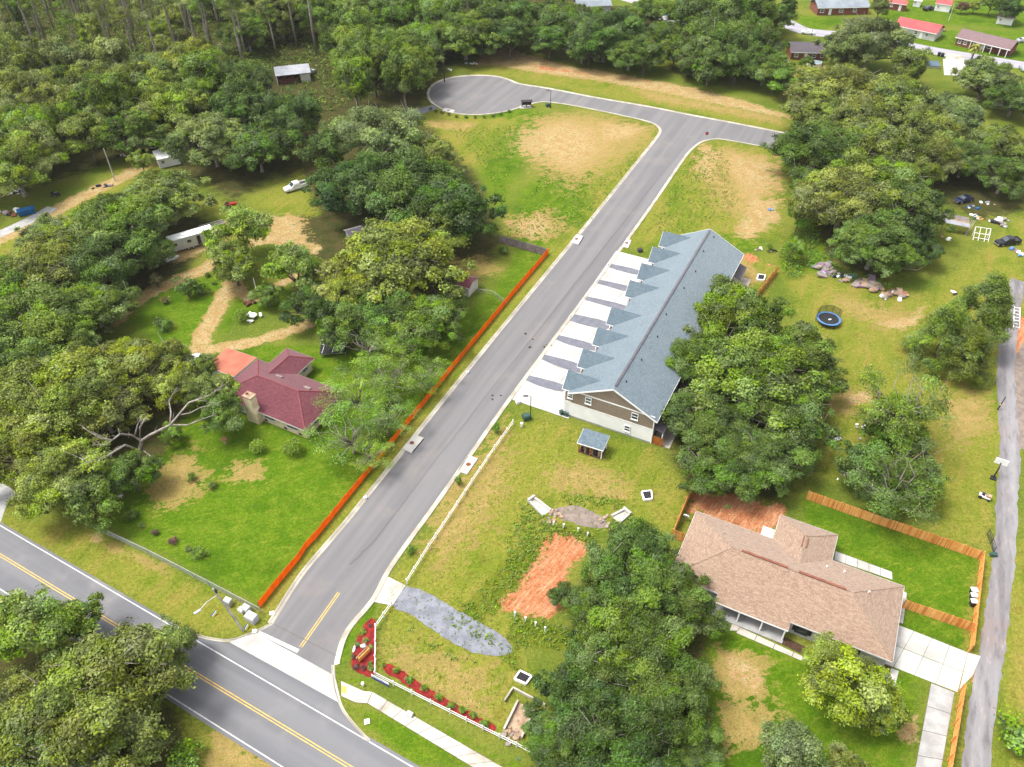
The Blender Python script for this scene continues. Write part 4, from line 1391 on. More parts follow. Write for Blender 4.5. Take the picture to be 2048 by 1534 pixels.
def limbs(name, tips, fork, r0, m, bend=.15, seed=0, sub=0):
    r = random.Random(seed)
    mb = MB()
    mb.tube([(0, 0, -.2), (0, 0, fork * .15), (r.uniform(-.1, .1), r.uniform(-.1, .1), fork)], [r0 * 1.35, r0, r0 * .8], 8)
    for i, t in enumerate(tips):
        t = Vector(t)
        a = Vector((0, 0, fork * r.uniform(.75, 1.0)))
        mid = a.lerp(t, .45) + Vector((r.uniform(-1, 1), r.uniform(-1, 1), r.uniform(-.2, .7))) * (t - a).length * bend
        q = a.lerp(t, .75) + Vector((r.uniform(-1, 1), r.uniform(-1, 1), r.uniform(-.3, .5))) * (t - a).length * bend
        mb.tube([a, mid, q, t], [r0 * .5, r0 * .36, r0 * .2, r0 * .07], 5)
        for k in range(sub):
            s = mid.lerp(t, r.uniform(.1, .8))
            e = s + Vector((r.uniform(-1, 1), r.uniform(-1, 1), r.uniform(.1, 1))) * (t - a).length * .3
            mb.tube([s, s.lerp(e, .5) + Vector((0, 0, .1)), e], [r0 * .16, r0 * .1, r0 * .03], 4)
    return mb.mesh(name, m, True)


def make_oak(i, Wd=20.0, n=46, clumps=40, per=30, leaf=.34, hz=6.2, thick=5.6, low=.5):
    R = Wd / 2
    lob = []
    tips = []
    dirs = []
    while len(lob) < n:
        d = unit(RNG.normal(size=3))
        if d[2] < -low:
            continue
        if any(np.dot(d, e) > .93 for e in dirs) and RNG.random() < .8:
            continue
        dirs.append(d)
        q = RNG.uniform(.58, .86)
        wob = 1 + .22 * math.sin(3 * math.atan2(d[1], d[0]) + i * 1.7) + .12 * math.sin(5 * math.atan2(d[1], d[0]) + i)
        c = np.array([d[0] * R * q * wob, d[1] * R * q * wob, hz + d[2] * thick * q])
        rr = RNG.uniform(.95, 2.05) * (Wd / 20)
        lob.append((c, (rr, rr, rr * .78)))
        tips.append(c)
    for k in range(16):                                      # stray sprays that break the outline
        d = unit(RNG.normal(size=3))
        d[2] = abs(d[2]) * .8 - .1
        q = RNG.uniform(.92, 1.1)
        rr = RNG.uniform(.55, .95)
        lob.append((np.array([d[0] * R * q, d[1] * R * q, hz + d[2] * thick * q]), (rr, rr, rr * .8)))
    for k in range(7):
        lob.append((np.array([RNG.uniform(-.4, .4) * R, RNG.uniform(-.4, .4) * R, hz + RNG.uniform(-.2, .5) * thick]), (2.6, 2.6, 2.0)))
    cm = crown('oak_crown', lob, clumps, per, leaf, .36)
    out_ = [tuple(np.array([0, 0, 3.5]) + (np.array(l[0]) - np.array([0, 0, 3.5])) * 1.16) for l in lob[:n]]
    tm = limbs('oak_trunk', out_[::2], 2.6, .5, MT['bark_pale'], .16, i, 3)
    return cm, tm


def make_tree(i, Wd=10.0, n=26, H=9.0, clumps=30, per=24, leaf=.3, low=.6, tall=1.0):
    R = Wd / 2
    lob, tips = [], []
    while len(lob) < n:
        d = unit(RNG.normal(size=3))
        if d[2] < -low:
            continue
        q = RNG.uniform(.5, .86)
        wob = 1 + .2 * math.sin(2 * math.atan2(d[1], d[0]) + i * 2.1) + .14 * math.sin(5 * math.atan2(d[1], d[0]) + i)
        c = np.array([d[0] * R * q * wob, d[1] * R * q * wob, H * .56 + d[2] * H * .4 * q * tall])
        rr = RNG.uniform(.85, 1.6)
        lob.append((c, (rr, rr, rr * .85)))
        tips.append(c)
    for k in range(9):
        d = unit(RNG.normal(size=3))
        q = RNG.uniform(.9, 1.12)
        lob.append((np.array([d[0] * R * q, d[1] * R * q, H * .58 + abs(d[2]) * H * .4 * q]), (.55, .55, .5)))
    cm = crown('tree_crown', lob, clumps, per, leaf, .3)
    tm = limbs('tree_trunk', [tuple(t) for t in tips[::3]], H * .3, .24, MT['bark'], .15, i + 50, 1)
    return cm, tm


def make_wispy(i, Wd=10.0, n=24, H=11.0):
    R = Wd / 2
    lob, tips = [], []
    for k in range(n):
        a = RNG.uniform(0, 2 * math.pi)
        q = math.sqrt(RNG.uniform(.05, 1))
        z = H * RNG.uniform(.38, .98) * (1 - .18 * q)
        c = np.array([math.cos(a) * R * q, math.sin(a) * R * q, z])
        lob.append((c, (1.15, 1.15, .7)))
        tips.append(c)
    cm = crown('wispy_crown', lob, 16, 16, .27, .36, .5, .4, fill=.15)
    tm = limbs('wispy_trunk', [tuple(t) for t in tips], H * .28, .22, MT['bark_pale'], .12, i + 90, 3)
    return cm, tm


def make_pine(i, H=23.0):
    lob, tips = [], []
    for k in range(17):
        z = H * RNG.uniform(.6, .97)
        q = (1.05 - z / H) * 2.2 * RNG.uniform(.5, 1.2) + .35
        a = RNG.uniform(0, 2 * math.pi)
        c = np.array([math.cos(a) * q * 1.7, math.sin(a) * q * 1.7, z])
        lob.append((c, (1.05, 1.05, .62)))
        tips.append(tuple(c))
    cm = crown('pine_crown', lob, 18, 16, .5, .34, .7, .18, upbias=.25)
    r = random.Random(i)
    mb = MB()
    lx, ly = r.uniform(-.7, .7), r.uniform(-.7, .7)
    mb.tube([(0, 0, -.2), (lx * .3, ly * .3, H * .35), (lx * .7, ly * .7, H * .7), (0, 0, H * .97)], [.36, .3, .22, .06], 7)
    for t in tips:
        a = Vector((0, 0, t[2] - .5))
        mb.tube([a, Vector(t)], [.06, .02], 4)
    return cm, mb.mesh('pine_trunk', MT['bark_pale'], True)


def make_cedar(i, Wd=9.0, H=12.0):
    lob, tips = [], []
    for k in range(84):
        z = H * (RNG.uniform(0, 1) ** 1.25 * .9 + .07)
        R = Wd / 2 * (1 - (z / H) ** 1.5) + .3
        a = RNG.uniform(0, 2 * math.pi)
        q = RNG.uniform(.55, 1)
        lob.append(((math.cos(a) * R * q, math.sin(a) * R * q, z), (.95, .95, 1.25)))
    cm = crown('cedar_crown', lob, 22, 22, .32, .28, 1.2, .26, upbias=.35)
    mb = MB()
    mb.tube([(0, 0, -.2), (0, 0, H * .5), (0, 0, H * .95)], [.28, .18, .04], 7)
    return cm, mb.mesh('cedar_trunk', MT['bark'], True)


def make_bush(i, n=9, tall=1.0, leaf=.16, round_=False):
    lob = []
    if round_:
        lob = [((0, 0, .8), (1.0, 1.0, .85))]
        cm = crown('bush_crown', lob, 150, 9, leaf, .11, .8, fill=.1)
    else:
        for k in range(n):
            a = RNG.uniform(0, 6.28)
            q = RNG.uniform(0, .75)
            lob.append(((math.cos(a) * q, math.sin(a) * q, RNG.uniform(.25, .8) * tall), (.42, .42, .4)))
        cm = crown('bush_crown', lob, 12, 9, leaf, .14)
    mb = MB()
    for k in range(5):
        a = k * 1.26
        mb.tube([(0, 0, -.05), (math.cos(a) * .3, math.sin(a) * .3, .55 * tall)], [.05, .02], 4)
    return cm, mb.mesh('bush_stem', MT['bark'])


PROTO = {
    'oak': [make_oak(i, leaf=(.34, .3, .38, .32, .36)[i], thick=(5.6, 5.0, 6.2, 5.4, 4.8)[i], n=(58, 68, 52, 62, 56)[i]) for i in range(5)],
    'tree': [make_tree(i) for i in range(5)],
    'wispy': [make_wispy(i) for i in range(3)],
    'pine': [make_pine(i) for i in range(4)],
    'cedar': [make_cedar(i) for i in range(2)],
    'bush': [make_bush(i) for i in range(3)],
    'ball': [make_bush(7, round_=True)],
    'upright': [make_bush(9, 12, 2.3)],
}
NOM = {'oak': (20.0, .31), 'tree': (10.5, .5), 'wispy': (10.5, .62), 'pine': (6.5, 2.9), 'cedar': (9.2, .55), 'bush': (2.1, .3), 'ball': (2.0, .42), 'upright': (2.0, .6)}
HUE = {
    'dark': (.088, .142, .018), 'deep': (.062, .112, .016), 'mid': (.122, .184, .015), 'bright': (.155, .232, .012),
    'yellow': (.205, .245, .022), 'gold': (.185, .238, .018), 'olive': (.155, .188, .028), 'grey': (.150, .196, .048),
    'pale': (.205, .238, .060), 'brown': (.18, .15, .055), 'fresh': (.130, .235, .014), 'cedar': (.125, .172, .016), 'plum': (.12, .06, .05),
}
HGAIN = 1.0
TREES = []


def plant(kind, loc, Wm, hue, label, cat='tree', group=None, hs_=1.0, rz=None):
    protos = PROTO[kind]
    cmesh, tmesh = protos[len(TREES) % len(protos)]
    nm = {'oak': 'oak_tree', 'tree': 'broadleaf_tree', 'wispy': 'thin_tree', 'pine': 'pine_tree', 'cedar': 'conifer_tree', 'bush': 'shrub', 'ball': 'round_shrub', 'upright': 'shrub'}[kind]
    s = Wm / NOM[kind][0]
    r = thing(nm, label, cat, (loc[0], loc[1], 0), random.uniform(0, 6.28) if rz is None else rz, group)
    r.scale = (s * random.uniform(.9, 1.1), s * random.uniform(.9, 1.1), s * hs_ * random.uniform(.94, 1.08))
    c = bpy.data.objects.new('crown', cmesh)
    COL.objects.link(c)
    c.parent = r
    h = HUE[hue]
    j = random.uniform(.88, 1.12) * HGAIN
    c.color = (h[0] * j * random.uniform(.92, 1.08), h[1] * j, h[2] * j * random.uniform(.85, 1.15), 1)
    t = bpy.data.objects.new('stem' if kind in ('bush', 'ball', 'upright') else 'trunk', tmesh)
    COL.objects.link(t)
    t.parent = r
    TREES.append(r)
    return r


def site(kind, cx, cy, W, hs_=1.0):
    """plot a crown seen at (cx, cy) with apparent width W in the survey photo"""
    z = 3.0
    for _ in range(8):
        p = G(cx, cy, z)
        Wm = W / pxm(p)
        z = Wm * NOM[kind][1] * hs_
    return (p.x, p.y), Wm


def T(kind, cx, cy, W, hue, label, group=None, cat='tree', hs_=1.0):
    loc, Wm = site(kind, cx, cy, W, hs_)
    return plant(kind, loc, Wm, hue, label, cat, group, hs_)


# --- near left corner, across the highway
T('oak', 185, 1425, 345, 'olive', 'largest grey green oak in the bottom left corner, leaning over the highway')
T('oak', 300, 1330, 190, 'olive', 'oak whose crown overhangs the double yellow line of the highway')
T('tree', 75, 1265, 190, 'bright', 'bright green tree at the left edge just below the highway')
T('tree', 155, 1240, 120, 'mid', 'small tree reaching the yellow line, right of the bright green tree')
T('oak', 25, 1440, 230, 'olive', 'grey green oak cut by the left edge in the bottom left corner')
T('oak', 80, 1545, 260, 'grey', 'pale grey oak at the very bottom left corner')
T('tree', 250, 1500, 170, 'olive', 'olive tree at the bottom edge, right half of the corner grove')
T('bush', 368, 1520, 100, 'fresh', 'fresh green shrub at the bottom edge beside the highway shoulder', cat='shrub')
# --- grove round the bend on the left
T('oak', 110, 790, 270, 'yellow', 'yellow green oak left of the bare white limbs, upper left of its grove')
T('oak', 255, 735, 200, 'yellow', 'yellow green oak in the upper part of the left grove, toward the carport')
T('oak', 45, 900, 210, 'yellow', 'yellow green oak at the left edge above the highway bend')
T('oak', 130, 960, 210, 'yellow', 'oak in the front of the left grove beside the highway verge')
T('oak', 205, 825, 180, 'olive', 'olive oak just left of the bare grey limbs')
T('tree', 447, 822, 105, 'mid', 'tree touching the front left corner of the maroon roofed bungalow')
T('tree', 225, 960, 100, 'dark', 'dark small tree below the bare grey limbs')
T('tree', 400, 785, 90, 'olive', 'olive tree over the upper end of the bare grey limbs')
T('tree', 345, 775, 100, 'yellow', 'yellow green tree above the fork of the bare grey limbs')
T('tree', 448, 775, 75, 'yellow', 'tree in front of the orange red carport roof')
T('tree', 345, 720, 80, 'yellow', 'yellow green tree beside the white car at the carport')
T('tree', 410, 735, 60, 'olive', 'small tree between the white car and the carport roof')
T('tree', 262, 945, 110, 'mid', 'small bright tree under the fallen grey limbs')
T('tree', 342, 868, 50, 'bright', 'small green tree between the two forks of grey limbs')
T('tree', 185, 1005, 120, 'mid', 'lowest green tree of the left grove, beside the chain link fence')
# --- mass on the left edge
T('oak', 90, 650, 240, 'mid', 'mid green oak at the left edge above the grove')
T('oak', 190, 620, 150, 'mid', 'oak whose crown ends at the sandy driveway bend')
T('oak', 20, 590, 190, 'mid', 'oak half cut by the left edge, upper of two')
T('tree', 40, 730, 150, 'dark', 'dark tree at the left edge in the gap between two oak masses')
T('oak', 335, 400, 175, 'olive', 'olive oak above the white camper trailer')
T('oak', 245, 450, 210, 'mid', 'broad green oak between the dirt track and the camper')
T('oak', 140, 490, 190, 'olive', 'olive oak below the blue dumpster')
T('oak', 290, 505, 120, 'dark', 'dark oak left of the white camper trailer')
T('oak', 215, 530, 190, 'dark', 'dark oak above the sandy driveway, left part')
T('oak', 90, 560, 190, 'olive', 'olive oak at the left below the gravel track')
T('tree', 95, 470, 110, 'grey', 'grey blossoming tree by the gravel track at the left edge')
T('tree', 210, 480, 90, 'brown', 'brownish half bare tree amid the left oaks')
# --- driveway of the left yard
T('tree', 478, 465, 135, 'gold', 'tall yellow green tree right of the white camper trailer')
T('tree', 465, 525, 110, 'yellow', 'lower yellow green tree beside the sandy driveway fork')
T('oak', 424, 285, 165, 'grey', 'pale grey green oak with bare lower trunks above the red tractor')
T('tree', 282, 322, 56, 'yellow', 'small yellow green tree beside the white shed roof')
T('oak', 515, 300, 150, 'dark', 'dark oak right of the pale grey green oak')
T('tree', 560, 260, 110, 'dark', 'dark tree below the metal roofed shed, left of the clearing')
T('tree', 600, 230, 110, 'deep', 'dark tree just below the clearing of the metal shed')
T('tree', 590, 540, 120, 'bright', 'bright green tree at the end of the sandy driveway')
T('tree', 535, 590, 60, 'mid', 'small tree between driveway fork and thin white pole')
T('oak', 640, 610, 140, 'deep', 'very dark tree between yard pole and light green oak')
T('tree', 690, 650, 110, 'mid', 'mid green tree above the black trampoline')
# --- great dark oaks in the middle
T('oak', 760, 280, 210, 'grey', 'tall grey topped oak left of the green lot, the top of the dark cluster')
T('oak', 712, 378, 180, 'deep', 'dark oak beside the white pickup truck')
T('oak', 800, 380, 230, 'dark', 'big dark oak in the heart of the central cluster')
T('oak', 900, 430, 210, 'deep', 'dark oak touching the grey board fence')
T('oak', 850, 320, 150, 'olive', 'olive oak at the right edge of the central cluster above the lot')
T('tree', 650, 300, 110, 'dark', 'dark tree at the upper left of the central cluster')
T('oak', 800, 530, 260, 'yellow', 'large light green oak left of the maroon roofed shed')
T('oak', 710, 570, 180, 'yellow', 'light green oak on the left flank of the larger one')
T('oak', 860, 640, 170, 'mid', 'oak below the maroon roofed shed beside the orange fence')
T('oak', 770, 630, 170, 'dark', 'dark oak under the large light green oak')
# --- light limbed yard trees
YARD = [(800, 665, 140, 'bright', 'thin bright tree with pale limbs nearest the dark oak'), (735, 680, 130, 'fresh', 'thin light green tree right of the black trampoline'),
        (712, 785, 135, 'fresh', 'thin light green tree hanging over the bungalow roof'), (770, 750, 140, 'bright', 'thin green tree midway between bungalow and orange fence'),
        (700, 860, 150, 'fresh', 'thin light green tree in front of the bungalow corner'), (770, 835, 115, 'fresh', 'thin tree touching the orange fence nearest the storm inlet'),
        (845, 745, 110, 'bright', 'thin tree whose leaves spill over the orange fence'), (740, 905, 100, 'bright', 'slender green tree at the lower end of the yard trees')]
for x, y, w, hu, lb in YARD:
    T('wispy', x, y, w, hu, lb, hs_=.72)
# --- large tree group by the townhouses
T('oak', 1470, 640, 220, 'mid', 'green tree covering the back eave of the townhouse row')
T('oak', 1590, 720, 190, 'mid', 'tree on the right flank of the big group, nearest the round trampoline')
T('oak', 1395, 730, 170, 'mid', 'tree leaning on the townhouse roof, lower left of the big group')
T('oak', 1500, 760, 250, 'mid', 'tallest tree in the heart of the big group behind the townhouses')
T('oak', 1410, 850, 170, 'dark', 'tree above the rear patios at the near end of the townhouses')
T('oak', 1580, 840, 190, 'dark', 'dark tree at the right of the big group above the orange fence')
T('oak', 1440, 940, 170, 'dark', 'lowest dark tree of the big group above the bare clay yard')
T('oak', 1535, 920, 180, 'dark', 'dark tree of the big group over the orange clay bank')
T('tree', 1430, 590, 80, 'bright', 'small bright tree top against the townhouse roof')
# --- bottom centre group
CEN = [(1270, 1140, 220, 'dark', 'topmost dark tree of the bottom group, below the pond gravel'), (1180, 1215, 140, 'dark', 'tree of the bottom group beside the red clay patch'),
       (1350, 1210, 170, 'dark', 'tree of the bottom group touching the ranch house roof'), (1265, 1290, 250, 'mid', 'big tree in the middle of the bottom group'),
       (1170, 1395, 190, 'deep', 'dark tree of the bottom group above the stone spillway'), (1340, 1400, 210, 'dark', 'right hand tree of the bottom group by the front lawn'),
       (1110, 1480, 170, 'dark', 'tree of the bottom group at the end of the white rail fence'), (1250, 1490, 240, 'deep', 'large dark tree at the bottom edge of the bottom group'),
       (1390, 1500, 130, 'dark', 'lower right tree of the bottom group'), (1200, 1310, 150, 'deep', 'shaded tree on the left flank of the bottom group')]
for x, y, w, hu, lb in CEN:
    T('oak', x, y, w, hu, lb)
T('tree', 1118, 1190, 46, 'deep', 'small dark spiky tree at the edge of the red clay')
T('tree', 1700, 1380, 175, 'gold', 'yellow green tree in front of the ranch house')
T('tree', 1660, 1320, 110, 'yellow', 'smaller yellow green tree hiding the front walk')
T('tree', 1765, 1420, 110, 'gold', 'low yellow green tree beside the concrete drive lane')
T('tree', 1590, 1515, 150, 'grey', 'pale grey tree at the bottom edge in the front lawn')
T('tree', 1690, 1545, 110, 'olive', 'olive tree at the bottom edge right of the pale grey one')
T('bush', 2040, 1480, 110, 'fresh', 'green shrub in the bottom right corner by the lane', cat='shrub')
# --- right hand field
T('cedar', 1955, 640, 138, 'cedar', 'tall conifer beside the lane, right of its pair', hs_=.9)
T('cedar', 1882, 682, 120, 'cedar', 'shorter conifer, left of its pair beside the lane', hs_=.85)
T('cedar', 1935, 715, 112, 'cedar', 'low front conifer of the three beside the lane', hs_=.8)
T('tree', 1770, 985, 110, 'dark', 'dark tree rising over the middle of the long orange fence')
T('wispy', 1810, 800, 190, 'mid', 'light crowned tree in the field between conifers and scrap')
T('tree', 1800, 840, 130, 'bright', 'bright green tree in the field with a yellow patch')
T('wispy', 1800, 960, 180, 'dark', 'dark thin tree over the black scrap above the orange fence')
T('tree', 1840, 960, 110, 'mid', 'green tree above the orange fence, nearest the lane')
T('tree', 1720, 930, 120, 'dark', 'dark tree at the left end of the long orange fence')
T('tree', 1760, 870, 80, 'mid', 'small tree left of the bright green field tree')
T('tree', 1600, 430, 58, 'fresh', 'narrow bright green tree between bare lot and field', hs_=1.5)
T('tree', 1590, 500, 55, 'bright', 'small bright tree at the back corner of the townhouse lot')
# --- big oak mass upper right
UR = [(1725, 250, 170, 'olive', 'olive oak filling the upper middle of the upper right mass'), (1850, 265, 150, 'olive', 'olive oak on the upper right flank of the upper right mass'), (1770, 365, 170, 'mid', 'mid green oak between the two olive oaks of the upper right mass'), (1640, 235, 140, 'olive', 'olive oak on the upper left flank of the upper right mass'), (1680, 190, 200, 'olive', 'olive oak at the top left of the upper right oak mass'), (1790, 210, 180, 'olive', 'olive oak along the top of the upper right mass'),
      (1640, 300, 190, 'dark', 'dark oak hiding the end of the side street'), (1750, 300, 210, 'olive', 'olive oak in the heart of the upper right mass'),
      (1840, 320, 170, 'olive', 'olive oak on the right of the upper right mass'), (1690, 400, 210, 'olive', 'olive oak with bare white twigs facing the lot'),
      (1800, 420, 190, 'dark', 'dark oak of the upper right mass above the stone piles'), (1750, 490, 180, 'dark', 'lowest oak of the upper right mass over the stone piles'),
      (1640, 380, 130, 'dark', 'dark oak at the left rim of the upper right mass'), (1835, 500, 100, 'deep', 'small dark oak right of the stone piles'),
      (1740, 90, 170, 'grey', 'round grey green oak beside the dark roofed brick house'), (1690, 100, 120, 'grey', 'grey green oak covering the right end of the brick house'),
      (1900, 230, 140, 'grey', 'grey brown oak left of the white roof'), (1985, 290, 130, 'olive', 'oak at the right edge below the white roof'),
      (2010, 350, 130, 'dark', 'dark oak at the right edge above the parked vehicles'), (1930, 320, 120, 'dark', 'dark oak above the scrap yard'),
      (1970, 160, 130, 'grey', 'oak with white gaps standing over the white driveway'), (2030, 200, 110, 'dark', 'dark oak at the right edge beside the far road')]
for x, y, w, hu, lb in UR:
    T('oak', x, y, w, hu, lb)
T('tree', 1820, 130, 90, 'olive', 'olive tree by the pool tarp')
T('tree', 1570, 165, 70, 'fresh', 'bright green tree left of the oval garden pool')
T('tree', 1620, 190, 70, 'fresh', 'bright bushy tree below the oval garden pool')
T('tree', 1615, 125, 34, 'mid', 'round small tree in the garden beside the oval pool')
# --- row behind the cul-de-sac lots
ROW = [(1440, 85, 130, 'dark', 'round dark oak in the row behind the bare strip, right of centre'), (1390, 110, 90, 'dark', 'dark oak in the row below the blue tarpaulin'),
       (1500, 90, 120, 'dark', 'dark oak in the row nearest the brick house'), (1210, 70, 120, 'dark', 'dark oak in the row left of the blue tarpaulins'),
       (1165, 90, 80, 'dark', 'small dark oak at the left end of the row behind the strip'), (1260, 100, 90, 'dark', 'dark oak of the row over the grass strip'),
       (1330, 70, 80, 'dark', 'dark oak standing before the white tarps'), (1530, 130, 90, 'dark', 'low dark oak at the right end of the row'),
       (1430, 20, 140, 'dark', 'tall dark oak across the far road at the top'), (1500, 30, 120, 'dark', 'dark oak left of the grey roofed house at the top'),
       (1550, 35, 60, 'mid', 'green tree beside the grey roofed brick house'), (1120, 40, 110, 'dark', 'dark oak at the top behind the turning circle'),
       (1050, 40, 110, 'dark', 'dark oak at the top, second behind the orange strip'), (990, 55, 110, 'dark', 'dark oak at the top behind the orange sand slope'),
       (930, 70, 110, 'mid', 'oak at the corner of the wood behind the turning circle'), (1310, 20, 70, 'mid', 'mid green tree across the far road above the tarps')]
for x, y, w, hu, lb in ROW:
    T('oak', x, y + 4, w * 1.3, hu, lb)
for x, y, w, hu, lb in ((1290, 112, 76, 'dark', 'low dark tree in front of the row, left of the worn strip'), (1420, 130, 84, 'dark', 'low dark tree in front of the row, under the round oak'), (1475, 130, 84, 'dark', 'low dark tree in front of the row, left of the bright bushy trees'),
                        (1180, 98, 70, 'dark', 'low dark tree at the left front of the row'), (1350, 104, 70, 'mid', 'mid green tree in a gap of the row'), (1100, 80, 80, 'dark', 'dark tree at the edge of the grass strip behind the turning circle'),
                        (1240, 45, 80, 'dark', 'dark tree behind the row, left of the pale paved drive'), (960, 90, 60, 'dark', 'dark tree behind the sand slope'), (1020, 78, 80, 'dark', 'dark tree behind the orange sand slope, near its peak'),
                        (1552, 150, 74, 'mid', 'mid green tree at the right end of the row'), (1395, 60, 80, 'dark', 'dark tree beside the small blue tarpaulin')):
    T('tree', x, y, w, hu, lb)
T('tree', 1375, 138, 36, 'dark', 'low dark tree in front of the row on the grass strip')
for x, y, w, hu, lb in ((2020, 15, 60, 'deep', 'dark tree at the top right corner'), (1985, 5, 50, 'mid', 'tree behind the small white shed at the top right'), (1950, 12, 30, 'yellow', 'small pale tree behind the brown roofed house'),
                        (1925, 14, 26, 'plum', 'small purplish tree behind the brown roofed house'), (1760, 15, 50, 'olive', 'tree left of the red roofed house')):
    T('tree', x, y, w, hu, lb)

# --- the wood: every tree its own, spaced like a closed stand
WOOD = PG([(-150, -120), (940, -120), (1040, 40), (950, 95), (890, 130), (850, 205), (790, 240), (690, 250), (650, 235), (640, 180), (560, 195), (560, 240), (500, 275), (430, 245), (350, 280), (310, 305), (235, 325), (160, 350), (60, 395), (-30, 425), (-150, 445)])
CLEAR = [(PG([(525, 118), (660, 108), (720, 200), (680, 300), (540, 300), (515, 210)]), 0), (PG([(835, 160), (890, 118), (960, 112), (900, 215), (830, 215)]), 0), (PG([(295, 300), (360, 300), (385, 380), (290, 380)]), 0)]
wa = np.array(WOOD)
pts = []
for _ in range(26000):
    p = np.array([RNG.uniform(wa[:, 0].min(), wa[:, 0].max()), RNG.uniform(wa[:, 1].min(), wa[:, 1].max())])
    dmin = 8.4 if p[1] > 215 and p[0] < -60 else 9.8
    if pts and np.min(np.hypot(*(np.array(pts) - p).T)) < dmin:
        continue
    if sdf(p[None], WOOD)[0] < 0 or any(sdf(p[None], c)[0] > 0 for c, _q in CLEAR):
        continue
    pts.append(p)


def back(p, z=0):
    q = Vector((p[0], p[1], z - CAM_H))
    fw = q.y * _c - q.z * _s
    return 1024 + FPX * q.x / fw, 767 - FPX * (q.y * _s + q.z * _c) / fw


nw = 0
for p in pts:
    if len(pts) and nw > 290:
        break
    x, y = back(p, 5)
    if y < -95 or x < -120:
        continue
    pine = (y < 150 and x < 500 and RNG.random() < .55) or (y < 95 and RNG.random() < .4) or RNG.random() < .04
    side = ('at the top left corner' if y < 70 else 'above the dirt track') if x < 170 else ('at the top edge right of the corner' if y < 70 else 'above the bare pale pole' if y < 200 else 'above the white roofed shed') if x < 360 else \
        ('at the top edge behind the shed' if y < 90 else 'left of the metal roofed shed' if x < 545 else 'in front of the metal roofed shed') if x < 660 else ('at the top edge beyond the shed' if y < 70 else 'between shed and turning circle') if x < 830 else 'behind the turning circle'
    if pine:
        Wp = RNG.uniform(6, 8.5)
        sz = 'slim' if Wp < 6.8 else 'full crowned' if Wp > 7.7 else 'tall'
        plant('pine', p, Wp, ['olive', 'pale', 'mid'][int(RNG.integers(3))] if x < 420 else 'mid', '%s pale trunked pine in the wood, %s' % (sz, side), 'tree', '%s pines of the wood, %s' % (sz, side), RNG.uniform(.85, 1.15))
    else:
        u = RNG.random()
        if x < 330 and y < 260:
            hu = ['grey', 'yellow', 'olive', 'pale', 'mid'][int(RNG.integers(5))]
        elif x < 650:
            hu = ['mid', 'dark', 'olive', 'yellow', 'bright', 'dark'][int(RNG.integers(6))]
        else:
            hu = ['dark', 'mid', 'dark', 'bright', 'mid'][int(RNG.integers(5))]
        big = u < .3
        tone = {'grey': 'grey green', 'yellow': 'yellow green', 'olive': 'olive', 'pale': 'pale green', 'mid': 'mid green', 'dark': 'dark green', 'bright': 'bright green'}[hu]
        low_ = y < 140 and x < 480
        big = u < .5 and not low_
        Wb = RNG.uniform(16, 22) if big else RNG.uniform(9.5, 12.5) if low_ else RNG.uniform(11.5, 15)
        sz = 'broad' if Wb > 18.5 else 'wide' if big else 'small' if Wb < 12.5 else 'medium'
        plant('oak' if big else 'tree', p, Wb, hu, '%s %s tree of the wood, %s' % (sz, tone, side), 'tree', '%s %s trees of the wood, %s' % (sz, tone, side), RNG.uniform(1.0, 1.35) if big else RNG.uniform(1.1, 1.5))
    nw += 1

# --- shrubs
for x, y, w, lb in ((514, 893, 34, 'round clipped shrub on the lawn, left of the pair before the bungalow'), (585, 896, 36, 'round clipped shrub on the lawn, right of the pair before the bungalow'), (483, 632, 30, 'round clipped shrub beside the white garden bench')):
    T('ball', x, y, w, 'bright', lb, cat='shrub')
for x, y, w, hu, lb in ((383, 952, 30, 'mid', 'low dark shrub on the worn lawn, upper of two'), (422, 970, 30, 'mid', 'low shrub on the worn lawn, lower of two'), (396, 1104, 36, 'mid', 'leafy shrub in the lawn near the chain link fence'),
                        (375, 1098, 20, 'grey', 'small grey shrub left of the leafy one near the fence'), (312, 1064, 20, 'plum', 'purple flowering tuft on the lawn, left of two'), (345, 1081, 22, 'plum', 'purple flowering tuft on the lawn, right of two'),
                        (283, 1050, 16, 'grey', 'small grey tuft at the shaded end of the lawn'), (260, 1030, 40, 'mid', 'shrub under the left grove beside the fence'),
                        (325, 647, 48, 'dark', 'broad dark shrub on the upper lawn island'), (398, 578, 44, 'dark', 'dark shrub right of the upright bush on the island'), (416, 548, 18, 'dark', 'small dark shrub at the upper end of the island'), (428, 566, 12, 'dark', 'tiny dark shrub near the sandy driveway'),
                        (1540, 495, 24, 'mid', 'shrub at the far back corner of the townhouses'), (1010, 500, 30, 'mid', 'shrub at the foot of the grey board fence'),
                        (620, 555, 50, 'bright', 'shrub where the sandy driveway ends under trees'), (330, 600, 26, 'brown', 'bare brown bush beside the sandy driveway')):
    T('bush', x, y, w, hu, lb, cat='shrub')
T('upright', 372, 570, 50, 'dark', 'upright dark bush with several stems on the lawn island', cat='shrub')
T('upright', 312, 560, 30, 'brown', 'small bare bush above the sandy driveway bend', cat='shrub')
for i, (x, y) in enumerate([(861, 219), (871, 223), (884, 226), (898, 230), (914, 234), (932, 235), (950, 235.5), (969, 235), (986, 233), (1003, 229), (1019, 224)]):
    T('bush', x, y - 2, 10, 'dark', 'small dark shrub in the row planted round the turning circle', 'row of small shrubs at the turning circle', 'shrub')
